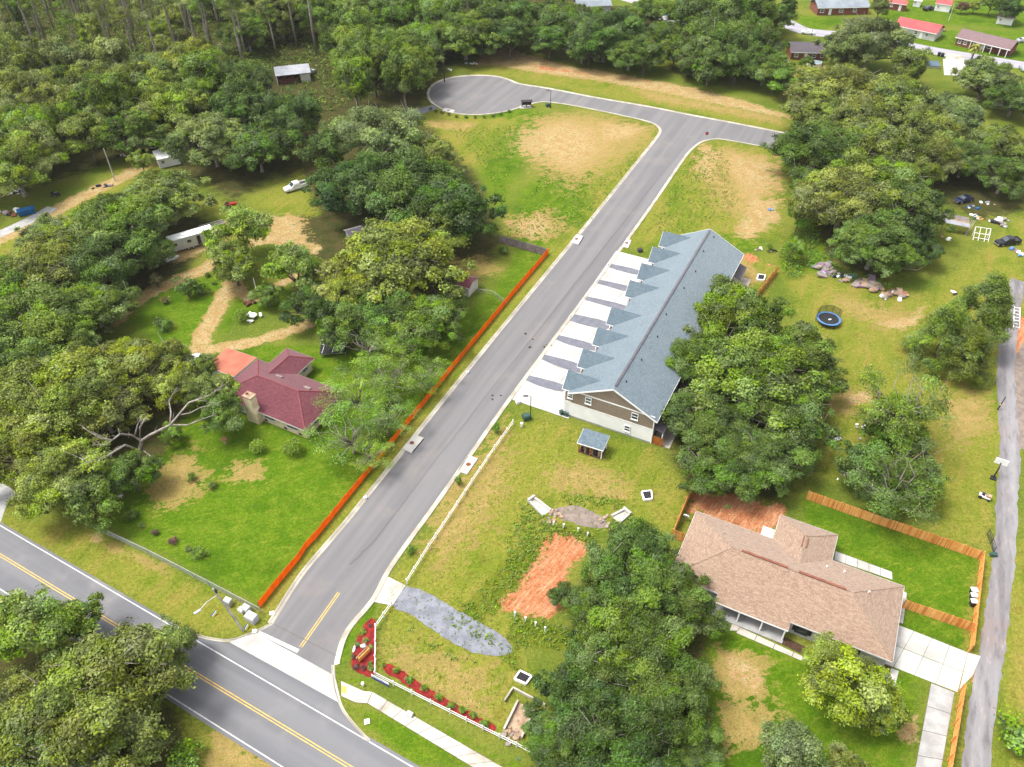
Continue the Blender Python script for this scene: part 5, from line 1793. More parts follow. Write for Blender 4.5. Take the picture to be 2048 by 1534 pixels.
for i, (x, y, w, hu, lb) in enumerate([(725, 1262, 17, 'bright', 'round green shrub highest in the red corner bed'), (730, 1281, 17, 'pale', 'pale clump beside the grey stone, upper right'), (716, 1288, 16, 'pale', 'pale clump beside the grey stone, left'),
                                       (741, 1294, 15, 'pale', 'pale clump right of the grey stone in the red bed'), (742, 1337, 18, 'pale', 'pale clump in the lower right of the red corner bed'), (740, 1326, 15, 'mid', 'dark green shrub low in the red corner bed'),
                                       (712, 1334, 16, 'plum', 'reddish low plants at the bottom of the red corner bed, left'), (727, 1334, 16, 'plum', 'reddish low plants at the bottom of the red corner bed, right'), (708, 1314, 14, 'plum', 'reddish plants on the left rim of the red corner bed'),
                                       (740, 1251, 10, 'plum', 'small reddish plant at the top of the corner bed')]):
    T('bush', x, y, w, hu, lb, cat='shrub')
for i, (x, y) in enumerate([(767, 1330), (791, 1341), (818, 1359), (847, 1375), (875, 1393), (902, 1411), (925, 1420), (947, 1431), (969, 1447)]):
    T('bush', x, y, 21 if i else 13, 'fresh', ['shrub at the top end of the long red mulch strip', 'second shrub from the top of the long red mulch strip', 'third shrub from the top of the long red mulch strip', 'fourth shrub from the top of the long red mulch strip', 'middle shrub of the long red mulch strip', 'fourth shrub from the bottom of the long red mulch strip', 'third shrub from the bottom of the long red mulch strip', 'second shrub from the bottom of the long red mulch strip', 'shrub at the bottom end of the long red mulch strip'][i], 'shrubs along the red mulch strip', 'shrub')
for x, y, w, lb in ((994, 855, 22, 'young staked tree beside the kerb nearest the street lamp'), (918, 962, 20, 'young tree beside the kerb below the storm inlet pad'), (822, 1098, 22, 'young tree beside the kerb nearest the gravel entry')):
    T('bush', x, y, w, 'fresh', lb, cat='sapling', hs_=2)

# --- weeds and tufts that nobody could count
def scatter(name, label, polys, n, size, hue, tall=.25, seed=0, off_=None):
    g = np.random.default_rng(seed)
    P = []
    for poly in polys:
        q = PG(poly)
        a = np.array(q)
        A = abs(sum(q[i][0] * q[(i + 1) % len(q)][1] - q[(i + 1) % len(q)][0] * q[i][1] for i in range(len(q)))) / 2
        need = int(n * A)
        c = g.uniform(a.min(0), a.max(0), (need * 3, 2))
        s = sdf(c, q)
        c = c[s > g.uniform(-.6, 1.0, len(c))]
        P.append(c[:need])
    P = np.concatenate(P)
    k = 5
    C = np.repeat(P, k, 0) + g.normal(0, size * .5, (len(P) * k, 2))
    z = g.uniform(.03, tall, len(C))
    Nn = unit(np.column_stack([g.normal(0, .7, len(C)), g.normal(0, .7, len(C)), np.ones(len(C)) * .8]))
    tn = np.repeat(g.normal(.5, .2, (len(P), 3)), k, 0) + g.normal(0, .1, (len(C), 3))
    me = leaves_mesh(name, np.column_stack([C, z]), Nn, size * g.uniform(.6, 1.5, len(C)), tn, .6)
    o = bpy.data.objects.new(name, me)
    COL.objects.link(o)
    o.color = (*HUE[hue], 1)
    o['kind'] = 'stuff'
    o['label'] = label
    o['category'] = 'weeds'
    return o


wz_ = [z[0] for z in ZONES['weeds']]
scatter('weed_patch', 'rank green weeds round the retention pond', wz_[:4] + [[(1040, 1000), (1100, 1040), (1110, 1060), (1060, 1120), (1020, 1160), (1010, 1120)], [(1120, 985), (1250, 1000), (1235, 1020), (1130, 1005)]], 7, .24, 'bright', .35, 1)
scatter('weed_patch', 'tall weeds along the field edge behind the bare lot', [wz_[5]] + [[(1620, 500), (1700, 545), (1790, 575), (1785, 590), (1690, 560), (1610, 530)]], 4, .3, 'fresh', .8, 2)
scatter('grass_tufts', 'coarse green tufts on the bare lots beside the side road', [[(1010, 470), (1090, 330), (1180, 360), (1290, 300), (1180, 440), (1090, 480)], [(1290, 470), (1390, 300), (1450, 300), (1480, 420), (1400, 460)], [(900, 260), (1040, 250), (1030, 300), (1010, 400), (960, 330)]], 1.6, .24, 'bright', .2, 3)
scatter('grass_tufts', 'coarse grass clumps on the pale retention lot', [ZONES['yellow'][0][0]], 1.2, .14, 'yellow', .1, 4)
scatter('undergrowth', 'dark low undergrowth on the woodland floor', [[(-60, 330), (-60, -60), (500, -60), (900, 20), (860, 150), (640, 230), (560, 130), (420, 230), (200, 300)], [(1050, 90), (1300, 110), (1540, 170), (1570, 190), (1530, 130), (1200, 70)], [(1600, 300), (1900, 260), (1860, 480), (1650, 440)]], .6, .55, 'mid', .9, 5)

# ---------------------------------------------------------------- fences
def xy(p):
    return (p[0], p[1])


def rail_fence(name, label, pxs, group=None):
    pts = [Vector((x, y, 0)) for x, y in PG(pxs)]
    r = thing(name, label, 'fence', pts[0], 0, group)
    o = pts[0]
    first = True
    for a, b in zip(pts[:-1], pts[1:]):
        n = max(1, round((b - a).length / 2.44))
        for i in range(n + 1):
            if i == 0 and not first:
                continue
            p = a.lerp(b, i / n) - o
            m = MB().box(p.x - .065, p.y - .065, 0, p.x + .065, p.y + .065, 1.18)
            m.add([(p.x - .09, p.y - .09, 1.18), (p.x + .09, p.y - .09, 1.18), (p.x + .09, p.y + .09, 1.18), (p.x - .09, p.y + .09, 1.18), (p.x, p.y, 1.28)], [(0, 1, 4), (1, 2, 4), (2, 3, 4), (3, 0, 4), (3, 2, 1, 0)])
            m.obj('post', MT['white'], r)
        for i in range(n):
            p, q = a.lerp(b, i / n) - o, a.lerp(b, (i + 1) / n) - o
            for z in (.5, 1.0):
                MB().bar((p.x, p.y, z), (q.x, q.y, z), .045, .11).obj('rail', MT['white'], r)
        first = False
    return r


rail_fence('rail_fence', 'white three rail fence along the kerb above the gravel entry', [(1026, 850), (990, 900), (944, 968), (900, 1035), (858, 1098), (814, 1168)])
rail_fence('rail_fence', 'white rail fence turning the corner behind the red mulch bed', [(784, 1212), (752, 1258), (751, 1353), (900, 1428), (1033, 1494), (1110, 1534)])


OW2 = M('orange_stained_wood_light', S(244, 188, 116, .8), S(236, 168, 94, .8), 1.2, .85, fine=.2)
OW3 = M('orange_stained_wood_dark', S(220, 146, 76, .75), S(206, 128, 62, .75), 1.2, .85, fine=.2)


def board_fence(name, label, a, b, h, m, panel=2.44, pk=.14, rails=True, side=1, gap=.012, top=0.0):
    """board fence: each panel a part with its own boards; posts"""
    a, b = Vector((a[0], a[1], 0)), Vector((b[0], b[1], 0))
    L_ = (b - a).length
    r = thing(name, label, 'fence', a, math.atan2((b - a).y, (b - a).x))
    n = max(1, round(L_ / panel))
    w = L_ / n
    rr = random.Random(int(L_ * 100))
    for i in range(n):
        pb = MB()
        dz = rr.uniform(-.04, .04)
        k = max(1, int(w / pk))
        for j in range(k):
            x0 = i * w + j * w / k + gap / 2
            hh = h + dz + rr.uniform(-.02, .02)
            dy = rr.uniform(-.006, .006)
            pb.box(x0, dy, .03, x0 + w / k - gap, dy + .022, hh, rr.choice((0, 0, 1, 2)) if m is MT['orange_wood'] else 0)
        pb.obj('fence_panel', [m, OW2, OW3] if m is MT['orange_wood'] else m, r, stuff=True)
        if rails:
            for z in (.35, 1.0, h - .25):
                MB().box(i * w + .02, -.045 * side - .02, z, (i + 1) * w - .02, -.045 * side + .02, z + .09).obj('rail', m, r)
    for i in range(n + 1):
        MB().box(i * w - .05, -.16 * side - .05, 0, i * w + .05, -.16 * side + .05, h - .05).obj('post', m, r)
    return r


pg = lambda x, y: xy(G(x, y))
OW = MT['orange_wood']
board_fence('board_fence', 'long orange board fence across the back of the ranch house lawn', pg(1612, 999), pg(1960, 1120), 1.85, OW, side=-1)
board_fence('board_fence', 'orange board fence along the lane, upper stretch beside the wheeled bins', pg(1960, 1122), pg(1938, 1305), 1.85, OW, side=1)
board_fence('board_fence', 'orange board fence along the lane at the bottom right, below the driveway', pg(1921, 1384), pg(1884, 1600), 1.85, OW, side=1)
board_fence('board_fence', 'short orange board fence between ranch house corner and the lane', pg(1804, 1216), pg(1944, 1264), 1.85, OW, side=-1)
board_fence('board_fence', 'narrow orange board fence at the left side yard of the ranch house, running uphill', pg(1345, 1074), pg(1392, 962), 1.85, OW, side=-1)
board_fence('board_fence', 'very short orange board fence closing the left side yard of the ranch house', pg(1345, 1076), pg(1366, 1084), 1.85, OW, side=-1)
board_fence('board_fence', 'grey weathered board fence at the top end of the orange fence', pg(1000, 486), pg(1092, 512), 1.9, MT['wood'], 2.6, .16, side=1)
board_fence('board_fence', 'short orange board fence behind the far end of the townhouses', pg(1500, 612), pg(1553, 545), 1.7, OW, side=1)

# orange plastic fence beside the side road
sf = PG([(520, 1216), (560, 1166), (600, 1118), (612, 1098), (630, 1080), (680, 1018), (740, 944), (800, 869), (850, 808), (900, 745), (960, 672), (1020, 598), (1097, 507)])
sfp = []
for a, b in zip(sf[:-1], sf[1:]):
    n = max(1, int(math.dist(a, b) / 1.2))
    for i in range(n):
        sfp.append((a[0] + (b[0] - a[0]) * i / n, a[1] + (b[1] - a[1]) * i / n))
sfp.append(sf[-1])
r_ = random.Random(5)
ofn = thing('safety_fence', 'bright orange plastic fence running the whole length of the side road', 'fence', (sfp[0][0], sfp[0][1], 0))
ox, oy = sfp[0]
off2 = offset(sfp, .03)
vs, fs = [], []
for (x, y), (x2, y2) in zip(sfp, off2):
    t = 1.42 + r_.uniform(-.09, .04) - .09 * (len(vs) // 4 % 2)
    vs += [(x - ox, y - oy, .02), (x - ox, y - oy, t), (x2 - ox, y2 - oy, t), (x2 - ox, y2 - oy, .02)]
for i in range(len(sfp) - 1):
    for k in range(4):
        fs.append((i * 4 + k, i * 4 + 4 + k, i * 4 + 4 + (k + 1) % 4, i * 4 + (k + 1) % 4))
MB().add(vs, fs).obj('netting', MT['orange_mesh'], ofn)
for i in range(0, len(sfp), 2):
    x, y = off2[i]
    x, y = x + (off2[i][0] - sfp[i][0]), y + (off2[i][1] - sfp[i][1])
    MB().box(x - ox - .03, y - oy - .03, 0, x - ox + .03, y - oy + .03, 1.5).obj('stake', MT['wood'], ofn)


def wire_fence(label, pxs, h, step=2.6, wire=.16, name='chain_link_fence'):
    pts = [Vector((x, y, 0)) for x, y in PG(pxs)]
    o = pts[0]
    r = thing(name, label, 'fence', o)
    wm = MB()
    for a, b in zip(pts[:-1], pts[1:]):
        n = max(1, round((b - a).length / step))
        for i in range(n + 1):
            p = a.lerp(b, i / n) - o
            MB().cyl(p.x, p.y, 0, h + .05, .035, None, 6).obj('post', MT['steel'], r)
        MB().tube([(a - o) + Vector((0, 0, h)), (b - o) + Vector((0, 0, h))], .03, 6).obj('top_rail', MT['steel'], r)
        k = int((b - a).length / wire)
        d = (b - a).normalized()
        for i in range(k):
            p = a - o + d * i * wire
            for s in (-1, 1):
                e = p + d * s * h * .8
                wm.bar((p.x, p.y, .03), (e.x, e.y, h), .012, .012)
    wm.obj('mesh_wire', MT['steel'], r, stuff=True)
    return r


wire_fence('grey chain link fence between the highway verge and the green lawn', [(190, 1058), (300, 1110), (420, 1172), (522, 1226)], 1.25)
wire_fence('low wire fence crossing the grassy yard beside the maroon roofed shed', [(948, 585), (985, 590), (1012, 610)], 1.0, 2.0, .3, 'wire_fence')


# ---------------------------------------------------------------- poles, lamps, boxes
def lamp_post(label, bx, by, h, az):
    p = G(bx, by)
    r = thing('street_lamp', label, 'street lamp', p, az)
    MB().cyl(0, 0, 0, .5, .17, .15, 10).obj('base', MT['black'], r)
    MB().tube([(0, 0, .5), (0, 0, h)], [.085, .06], 8).obj('pole', MT['black'], r)
    MB().tube([(0, 0, h - .05), (-.25, 0, h + .1), (-.6, 0, h + .12)], .035, 6).obj('arm', MT['black'], r)
    hd = MB().ob((-.85, 0, h + .12), (.38, 0, .02), (0, .15, 0), (0, 0, .05)).obj('lamp_head', MT['black'], r)
    MB().ob((-.88, 0, h + .055), (.28, 0, .015), (0, .1, 0), (0, 0, .01)).obj('lens', MT['pale_wall'], hd)
    return r


lamp_post('black street lamp beside the lawn at the near end of the townhouses', 1061, 838, 5.0, math.radians(0))
lamp_post('black street lamp by the mailbox stand near the turning circle', 1100.7, 216, 5.0, math.radians(10))


def cabinet(name, label, cat, bx, by, sx, sy, h, rz, m, lid=True):
    r = thing(name, label, cat, G(bx, by), rz)
    MB().box(-sx / 2, -sy / 2, 0, sx / 2, sy / 2, h * .8).obj('body', m, r)
    if lid:
        q = MB()
        q.add([(-sx / 2 - .03, -sy / 2 - .03, h * .8), (sx / 2 + .03, -sy / 2 - .03, h * .8), (sx / 2 + .03, sy / 2 + .03, h * .8), (-sx / 2 - .03, sy / 2 + .03, h * .8), (-sx / 2 + .05, -sy / 2 + .12, h), (sx / 2 - .05, -sy / 2 + .12, h), (sx / 2 - .05, sy / 2 - .02, h), (-sx / 2 + .05, sy / 2 - .02, h)],
              [(3, 2, 1, 0), (4, 5, 6, 7), (0, 1, 5, 4), (1, 2, 6, 5), (2, 3, 7, 6), (3, 0, 4, 7)])
        q.obj('lid', m, r)
    else:
        MB().box(-sx / 2 - .03, -sy / 2 - .03, h * .8, sx / 2 + .03, sy / 2 + .03, h).obj('lid', m, r)
    return r


cabinet('transformer_box', 'grey green transformer box at the foot of the near street lamp', 'utility box', 1053, 838, 1.2, 1.0, 1.0, .4, MT['green_box'])
cabinet('transformer_box', 'small dark transformer box at the foot of the far street lamp', 'utility box', 1096, 213, 1.1, .9, .9, .3, MT['green_box'])
cabinet('pedestal', 'small white cable pedestal beside the end of the rail fence', 'utility box', 1043, 853, .35, .35, .8, 0, MT['white'], False)
cabinet('utility_cabinet', 'larger pale grey cabinet nearest the junction corner', 'utility box', 505, 1240, 1.5, 1.0, 1.15, -.5, MT['grey_siding'])
cabinet('utility_cabinet', 'pale grey cabinet leaning on the chain link fence', 'utility box', 494, 1222, 1.1, .8, 1.0, -.5, MT['grey_siding'])
cabinet('utility_cabinet', 'low pale green cabinet left of the grey ones', 'utility box', 484, 1223, .8, .6, .7, -.5, MT['pale_wall'])
cabinet('utility_cabinet', 'bluish cabinet with dark front beside the leaning pole', 'utility box', 458, 1209, 1.0, .8, 1.1, -.4, MT['chrome'])
cabinet('utility_cabinet', 'white service box left on the concrete at the near townhouse corner', 'utility box', 1036, 806, .7, .6, .7, .4, MT['white'])
cabinet('pedestal', 'small white marker box in the verge halfway along the orange fence', 'utility box', 935, 746, .4, .3, .35, .4, MT['white'], False)
cabinet('pedestal', 'small white marker box in the verge low on the orange fence side', 'utility box', 731, 997, .4, .3, .35, .4, MT['white'], False)
cabinet('bin', 'green bin against the near corner of the townhouse row', 'bin', 1123, 828, .6, .6, .8, .5, MT['green_box'])
cabinet('service_lid', 'blue grey box on the footpath edge below the rail fence', 'utility box', 820, 1430, .8, .5, .5, -.5, MT['chrome'])

# leaning utility pole with bracket lamp
up_ = thing('utility_pole', 'tall grey utility pole with a lamp bracket beside the junction', 'pole', G(487, 1262))
MB().tube([(0, 0, -.2), (-.55, -.3, 5), (-1.15, -.6, 10.2)], [.15, .13, .1], 8).obj('pole', MT['pole'], up_)
MB().tube([(-.98, -.5, 8.8), (-1.9, -1.5, 8.9), (-2.6, -2.3, 8.5)], .045, 6).obj('lamp_bracket', MT['steel'], up_)
MB().ob((-2.85, -2.55, 8.45), (.3, .3, -.05), (.1, -.1, 0), (0, 0, .07)).obj('lamp_head', MT['grey_siding'], up_)
MB().tube([(-1.05, -.55, 9.4), (-.1, .35, 2.0)], .025, 5).obj('conduit', MT['steel'], up_)
MB().cyl(-1.0, -.5, 9.3, 9.9, .16, .16, 8).obj('insulator', MT['dark'], up_)
for lb, x, y, s in (('teal and white guy wire guard in the verge left of the utility pole', 423, 1232, (1, .8)), ('teal and white guard at the foot of the utility pole', 489, 1258, (.7, .9))):
    g_ = thing('guy_guard', lb, 'marker', G(x, y))
    MB().tube([(0, 0, 0), (s[0] * .5, s[1] * .5, .5)], .09, 6).obj('sleeve', MT['tarp'], g_)
    MB().tube([(.1, -.06, .02), (s[0] * .5 + .1, s[1] * .5 - .06, .52)], .04, 6).obj('stripe', MT['white'], g_)
    MB().tube([(.25, -.1, .02), (s[0] * .4 + .25, s[1] * .4 - .1, .3)], .05, 6).obj('tail', MT['yellow_line'], g_)


def pole(label, bx, by, ty, r0, m, lean=(0, 0), cross=False, name='utility_pole'):
    h = height(bx, by, ty)
    r = thing(name, label, 'pole', G(bx, by))
    MB().tube([(0, 0, -.2), (lean[0] / 2, lean[1] / 2, h / 2), (lean[0], lean[1], h)], [r0, r0 * .85, r0 * .65], 7).obj('pole', m, r)
    if cross:
        MB().bar((lean[0] - 1.0, lean[1], h - .5), (lean[0] + 1.0, lean[1], h - .5), .1, .12).obj('cross_arm', m, r)
    MB().cyl(lean[0], lean[1], h, h + .15, r0 * .5, r0 * .3, 6).obj('cap', MT['dark'], r)
    return r


pole('bare pale pole beside the dirt track at the upper left', 230, 360, 296, .16, MT['pole'], (0, 0))
pole('thin white pole on the lawn island of the left yard', 521, 612, 555, .07, MT['white'])
pole('black pole rising beside the turning circle', 889, 164, 96, .2, MT['dark'], (0, 0), True)
pole('pale pole in the lawn behind the red roofed house', 1897, 42, 4, .14, MT['pole'])
# stop sign at the side street corner
ss = thing('stop_sign', 'red stop sign at the corner of the side street', 'sign', G(1410.5, 287))
MB().tube([(0, 0, 0), (0, 0, 2.6)], .04, 6).obj('post', MT['steel'], ss)
o8 = [(math.cos(math.pi / 8 + k * math.pi / 4) * .45, math.sin(math.pi / 8 + k * math.pi / 4) * .45) for k in range(8)]
q = MB()
q.add([(x, -.05, 2.75 + z) for x, z in o8] + [(x, -.02, 2.75 + z) for x, z in o8], [tuple(range(8)), tuple(range(15, 7, -1))] + [(i, i + 8, (i + 1) % 8 + 8, (i + 1) % 8) for i in range(8)])
plate = q.obj('plate', MT['red'], ss)
q = MB()
for cx_, w_ in ((-.24, .1), (-.08, .1), (.08, .1), (.24, .1)):
    q.box(cx_ - .05, -.058, 2.67, cx_ + .05, -.052, 2.7)
    q.box(cx_ - .05, -.058, 2.8, cx_ + .05, -.052, 2.83)
    q.box(cx_ - (.05 if cx_ < .1 else .05), -.058, 2.67, cx_ - .03, -.052, 2.83)
q.obj('lettering', MT['white'], plate)


# ---------------------------------------------------------------- drainage
def inlet(label, pxs, mx, my):
    r = thing('storm_inlet', label, 'drain', G(mx, my))
    o = G(mx, my)
    MB().prism([(x - o.x, y - o.y) for x, y in PG(pxs)], -.1, .16).obj('slab', MT['concrete'], r)
    MB().cyl(0, 0, .16, .19, .36, .36, 14).obj('cover', MT['rust'], r)
    a, b = [Vector((x - o.x, y - o.y, 0)) for x, y in PG([pxs[-2], pxs[-1]])]
    n = (b - a).cross(Vector((0, 0, 1))).normalized()
    if n.dot((a + b) / 2) < 0:
        n = -n
    MB().bar(a.lerp(b, .06) + n * .03 + Vector((0, 0, .1)), a.lerp(b, .94) + n * .03 + Vector((0, 0, .1)), .08, .14).obj('throat', MT['dark'], r)
    return r


inlet('pale storm inlet slab beside the orange fence', [(805, 898), (829, 870), (848, 877), (823, 907)], 824, 887)
inlet('pale storm inlet slab beside the white rail fence', [(956, 918), (934, 950), (916, 944), (938, 912)], 937, 930)
inlet('storm inlet slab on the left kerb above the grey fence', [(1140, 486), (1152, 470), (1167, 473), (1157, 490)], 1153, 479)
inlet('storm inlet slab at the far end of the townhouse driveways', [(1263, 481), (1256, 497), (1242, 494), (1252, 479)], 1253, 487)
inlet('storm inlet slab on the near rim of the turning circle', [(884, 222), (906, 227), (910, 221), (890, 216)], 897, 222)
for lb, pxs, in (('black steel grating in a white frame on the retention lot', [(1283, 986), (1302, 984), (1304, 1000), (1288, 1002)]), ('black steel grating in a white frame beside the bottom tree group', [(1040, 1344), (1063, 1355), (1052, 1370), (1029, 1360)]),
                 ('black steel grating in a white frame behind the far townhouse end', [(1516, 551), (1530, 553), (1527, 563), (1513, 561)])):
    c0 = np.mean(np.array(pxs), 0)
    o = G(*c0)
    P_ = [Vector((x - o.x, y - o.y, 0)) for x, y in PG(pxs)]
    r = thing('drain_box', lb, 'drain', o)
    for a, b in zip(P_, P_[1:] + P_[:1]):
        MB().bar(a + Vector((0, 0, .15)), b + Vector((0, 0, .15)), .2, .5).obj('kerb', MT['white'], r)
    MB().prism([(p.x * .9, p.y * .9) for p in P_], .05, .3).obj('well', MT['dark'], r)
    g_ = MB()
    for t in range(1, 9):
        g_.bar(P_[0].lerp(P_[1], t / 9) * .9 + Vector((0, 0, .34)), P_[3].lerp(P_[2], t / 9) * .9 + Vector((0, 0, .34)), .04, .05)
    g_.obj('grating', MT['black'], r, stuff=True)
cabinet('junction_box', 'dark junction box in the grass at the far townhouse end', 'utility box', 1280, 503, .9, .8, .7, .3, MT['dark'])
cabinet('water_meter', 'white meter box in the verge beside the highway kerb', 'utility box', 734, 1444, .55, .55, .15, .2, MT['white'], False)
cabinet('water_meter', 'white meter box at the corner by the grey cabinets', 'utility box', 544, 1227, .5, .5, .15, .2, MT['white'], False)
cabinet('water_meter', 'white meter box by the junction kerb', 'utility box', 509, 1263, .45, .45, .15, .2, MT['white'], False)
cabinet('pedestal', 'white post stub in the verge above the footpath', 'utility box', 726, 1371, .25, .25, .6, .2, MT['white'], False)
for k, (x, y) in enumerate([(1107, 1051), (1127, 1056), (1156, 1064), (1175, 1073)]):
    r = thing('vent_stub', 'white plastic stub pipe in the row at the upper end of the red clay', 'pipe', G(x, y), 0, 'stub pipes above the red clay')
    MB().cyl(0, 0, 0, .8, .1, .1, 8).obj('pipe', MT['white'], r)
    MB().cyl(0, 0, .8, .9, .13, .13, 8).obj('cap', MT['white'], r)
for k, (x, y) in enumerate([(1030, 1232), (1051, 1242), (1071, 1252), (1090, 1262)]):
    r = thing('vent_stub', 'white plastic stub pipe in the row at the lower end of the red clay', 'pipe', G(x, y), 0, 'stub pipes below the red clay')
    MB().cyl(0, 0, 0, .8, .1, .1, 8).obj('pipe', MT['white'], r)
    MB().cyl(0, 0, .8, .9, .13, .13, 8).obj('cap', MT['white'], r)


def flume(label, a, b, w0, w1, seed):
    """concrete chute from a down to b with a stone apron at its mouth"""
    A_, B_ = G(*a), G(*b)
    d = B_ - A_
    Lf = d.length
    r = thing('drain_chute', label, 'drain', A_, math.atan2(d.y, d.x))
    MB().prism([(0, -w0 / 2), (Lf, -w1 / 2), (Lf, w1 / 2), (0, w0 / 2)], -.1, .06).obj('floor', MT['walk'], r)
    for s in (-1, 1):
        MB().bar((0, s * w0 / 2, .22), (Lf, s * w1 / 2, .16), .3, .36).obj('side_wall', MT['concrete'], r)
    MB().box(-.35, -w0 / 2 - .15, 0, 0, w0 / 2 + .15, .6).obj('headwall', MT['concrete'], r)
    g = random.Random(seed)
    for k in range(22):
        x, y = Lf + .1 + g.random() * 1.9, (g.random() - .5) * (w1 + 1.5)
        q = g.uniform(.2, .36)
        MB().rock((x, y, q * .35), q, q * .8, q * .6, seed * 50 + k).obj('stone', MT['stone'] if k % 3 else MT['stone_grey'], r)
    return r


flume('pale concrete chute with stones on the left side of the pond gravel', (1064, 1001), (1094, 1027), 1.0, 1.5, 3)
flume('pale concrete chute with stones on the right side of the pond gravel', (1252, 1026), (1231, 1040), 1.1, 1.6, 4)
# spillway at the bottom
sp = thing('spillway', 'tan concrete spillway with low walls and stones near the end of the rail fence', 'drain', G(1040, 1440))
o = G(1040, 1440)
R4 = [Vector((x - o.x, y - o.y, 0)) for x, y in PG([(1036, 1404), (1069, 1421), (1043, 1478), (1008, 1462)])]
MB().prism([(p.x, p.y) for p in R4], -.1, .06).obj('floor', MT['stone'], sp)
MB().bar(R4[0] + Vector((0, 0, .3)), R4[3] + Vector((0, 0, .3)), .22, .6).obj('side_wall', MT['walk'], sp)
MB().bar(R4[1] + Vector((0, 0, .3)), R4[2] + Vector((0, 0, .3)), .22, .6).obj('side_wall', MT['walk'], sp)
g = random.Random(9)
for k in range(20):
    t, u = g.random(), g.random()
    p = R4[3].lerp(R4[2], t * 1.02 - .01) + (R4[3] - R4[0]).normalized() * (u * 1.9 - .6)
    q = g.uniform(.26, .42)
    MB().rock((p.x, p.y, q * .4), q, q * .85, q * .65, 900 + k).obj('stone', MT['stone'] if k % 3 else MT['stone_grey'], sp)
wl = thing('low_wall', 'low L shaped grey wall between spillway and drain box', 'wall', G(1025, 1378))
o = G(1025, 1378)
pp = [Vector((x - o.x, y - o.y, .25)) for x, y in PG([(1009, 1404), (1026, 1378), (1090, 1412)])]
MB().bar(pp[0], pp[1], .18, .5).obj('wall', MT['walk'], wl)
MB().bar(pp[1], pp[2], .18, .5).obj('wall', MT['walk'], wl)

# corner bed furniture
st = thing('boulder', 'flat blue grey stone in the middle of the red corner bed', 'stone', G(727, 1295))
MB().rock((0, 0, .2), .5, .38, .4, 77).obj('stone', MT['chrome'], st)
st = thing('wooden_sign', 'low sign of pale plank and orange board on posts in the red corner bed', 'sign', G(727, 1312), math.radians(52))
MB().box(-1.0, .1, .3, 1.0, .22, .75).obj('board', MT['stone'], st)
MB().box(-.9, -.32, .25, .9, -.2, 1.0).obj('board', MT['orange_wood'], st)
for x in (-.8, .8):
    MB().box(x - .08, -.18, 0, x + .08, .08, 1.0).obj('post', MT['cedar_post'], st)
st = thing('boulder', 'white stone slab on the left rim of the red corner bed', 'stone', G(709, 1299))
MB().rock((0, 0, .15), .22, .55, .3, 78).obj('stone', MT['white'], st)
bn = thing('banner', 'blue and white banner tied to the corner of the rail fence', 'sign', G(763, 1366), math.radians(-27))
MB().box(-1.25, -.13, .25, 1.25, -.10, .78).obj('sheet', MT['blue'], bn, 'blue lower half')
up2 = MB().box(-1.25, -.13, .78, 1.25, -.10, 1.3).obj('sheet', MT['white'], bn, 'white upper half')
q = MB()
for z in (.9, 1.02, 1.14):
    q.box(-1.0, -.136, z, .9 - z * .3, -.131, z + .035)
q.obj('print', MT['blue'], up2)

# ---------------------------------------------------------------- yard things of the ranch house
for k, (y, lb) in enumerate(((1188, 'white lidded bin beside the lane fence, uppermost of three'), (1199, 'white lidded bin beside the lane fence, middle of three'), (1211, 'white lidded bin beside the lane fence, lowest of three'))):
    r = thing('wheeled_bin', lb, 'bin', G(1943, y), math.radians(-96))
    q = MB()
    q.add([(-.26, -.28, .1), (.26, -.28, .1), (.26, .28, .1), (-.26, .28, .1), (-.31, -.36, 1.02), (.31, -.36, 1.02), (.31, .36, 1.02), (-.31, .36, 1.02)], [(3, 2, 1, 0), (4, 5, 6, 7), (0, 1, 5, 4), (1, 2, 6, 5), (2, 3, 7, 6), (3, 0, 4, 7)])
    q.obj('body', MT['black'], r)
    MB().box(-.34, -.42, 1.02, .34, .4, 1.1).obj('lid', MT['white'], r)
    for s in (-1, 1):
        MB().tube([(s * .28, .3, .13), (s * .22, .3, .13)], .13, 10).obj('wheel', MT['rubber'], r)
gt = thing('metal_gate', 'black metal gate swung open beside the lane', 'gate', G(1986, 1106), math.radians(80))
for z in (.15, .5, .85, 1.25):
    MB().tube([(0, 0, z), (3.2, 0, z)], .035, 6).obj('rail', MT['black'], gt)
for x in (0, 1.6, 3.2):
    MB().tube([(x, 0, .05), (x, 0, 1.3)], .04, 6).obj('upright', MT['black'], gt)
MB().tube([(0, 0, .15), (3.2, 0, 1.25)], .03, 6).obj('brace', MT['black'], gt)
rs = thing('rock', 'teal grey rock at the foot of the open gate', 'stone', G(1986, 1111))
MB().rock((0, 0, .2), .6, .4, .4, 55).obj('stone', MT['green_box'], rs)


def hoop(label, bx, by, h, az, board=True):
    r = thing('basketball_hoop', label, 'basketball hoop', G(bx, by), az)
    MB().tube([(0, 0, 0), (0, 0, h * .75), (.5, 0, h)], [.11, .1, .08], 8).obj('pole', MT['black'], r)
    if board:
        MB().box(.5, -.9, h - .35, .56, .9, h + .75).obj('backboard', MT['white'], r)
        MB().box(.565, -.3, h - .1, .572, .3, h + .3).obj('target', MT['orange_mesh'], r)
        MB().tube([(.75 + .23 * math.cos(t * .52), .23 * math.sin(t * .52), h - .15) for t in range(13)], .02, 5).obj('rim', MT['orange_mesh'], r)
        MB().box(-.5, -.4, 0, .3, .4, .25).obj('base', MT['black'], r)
    return r


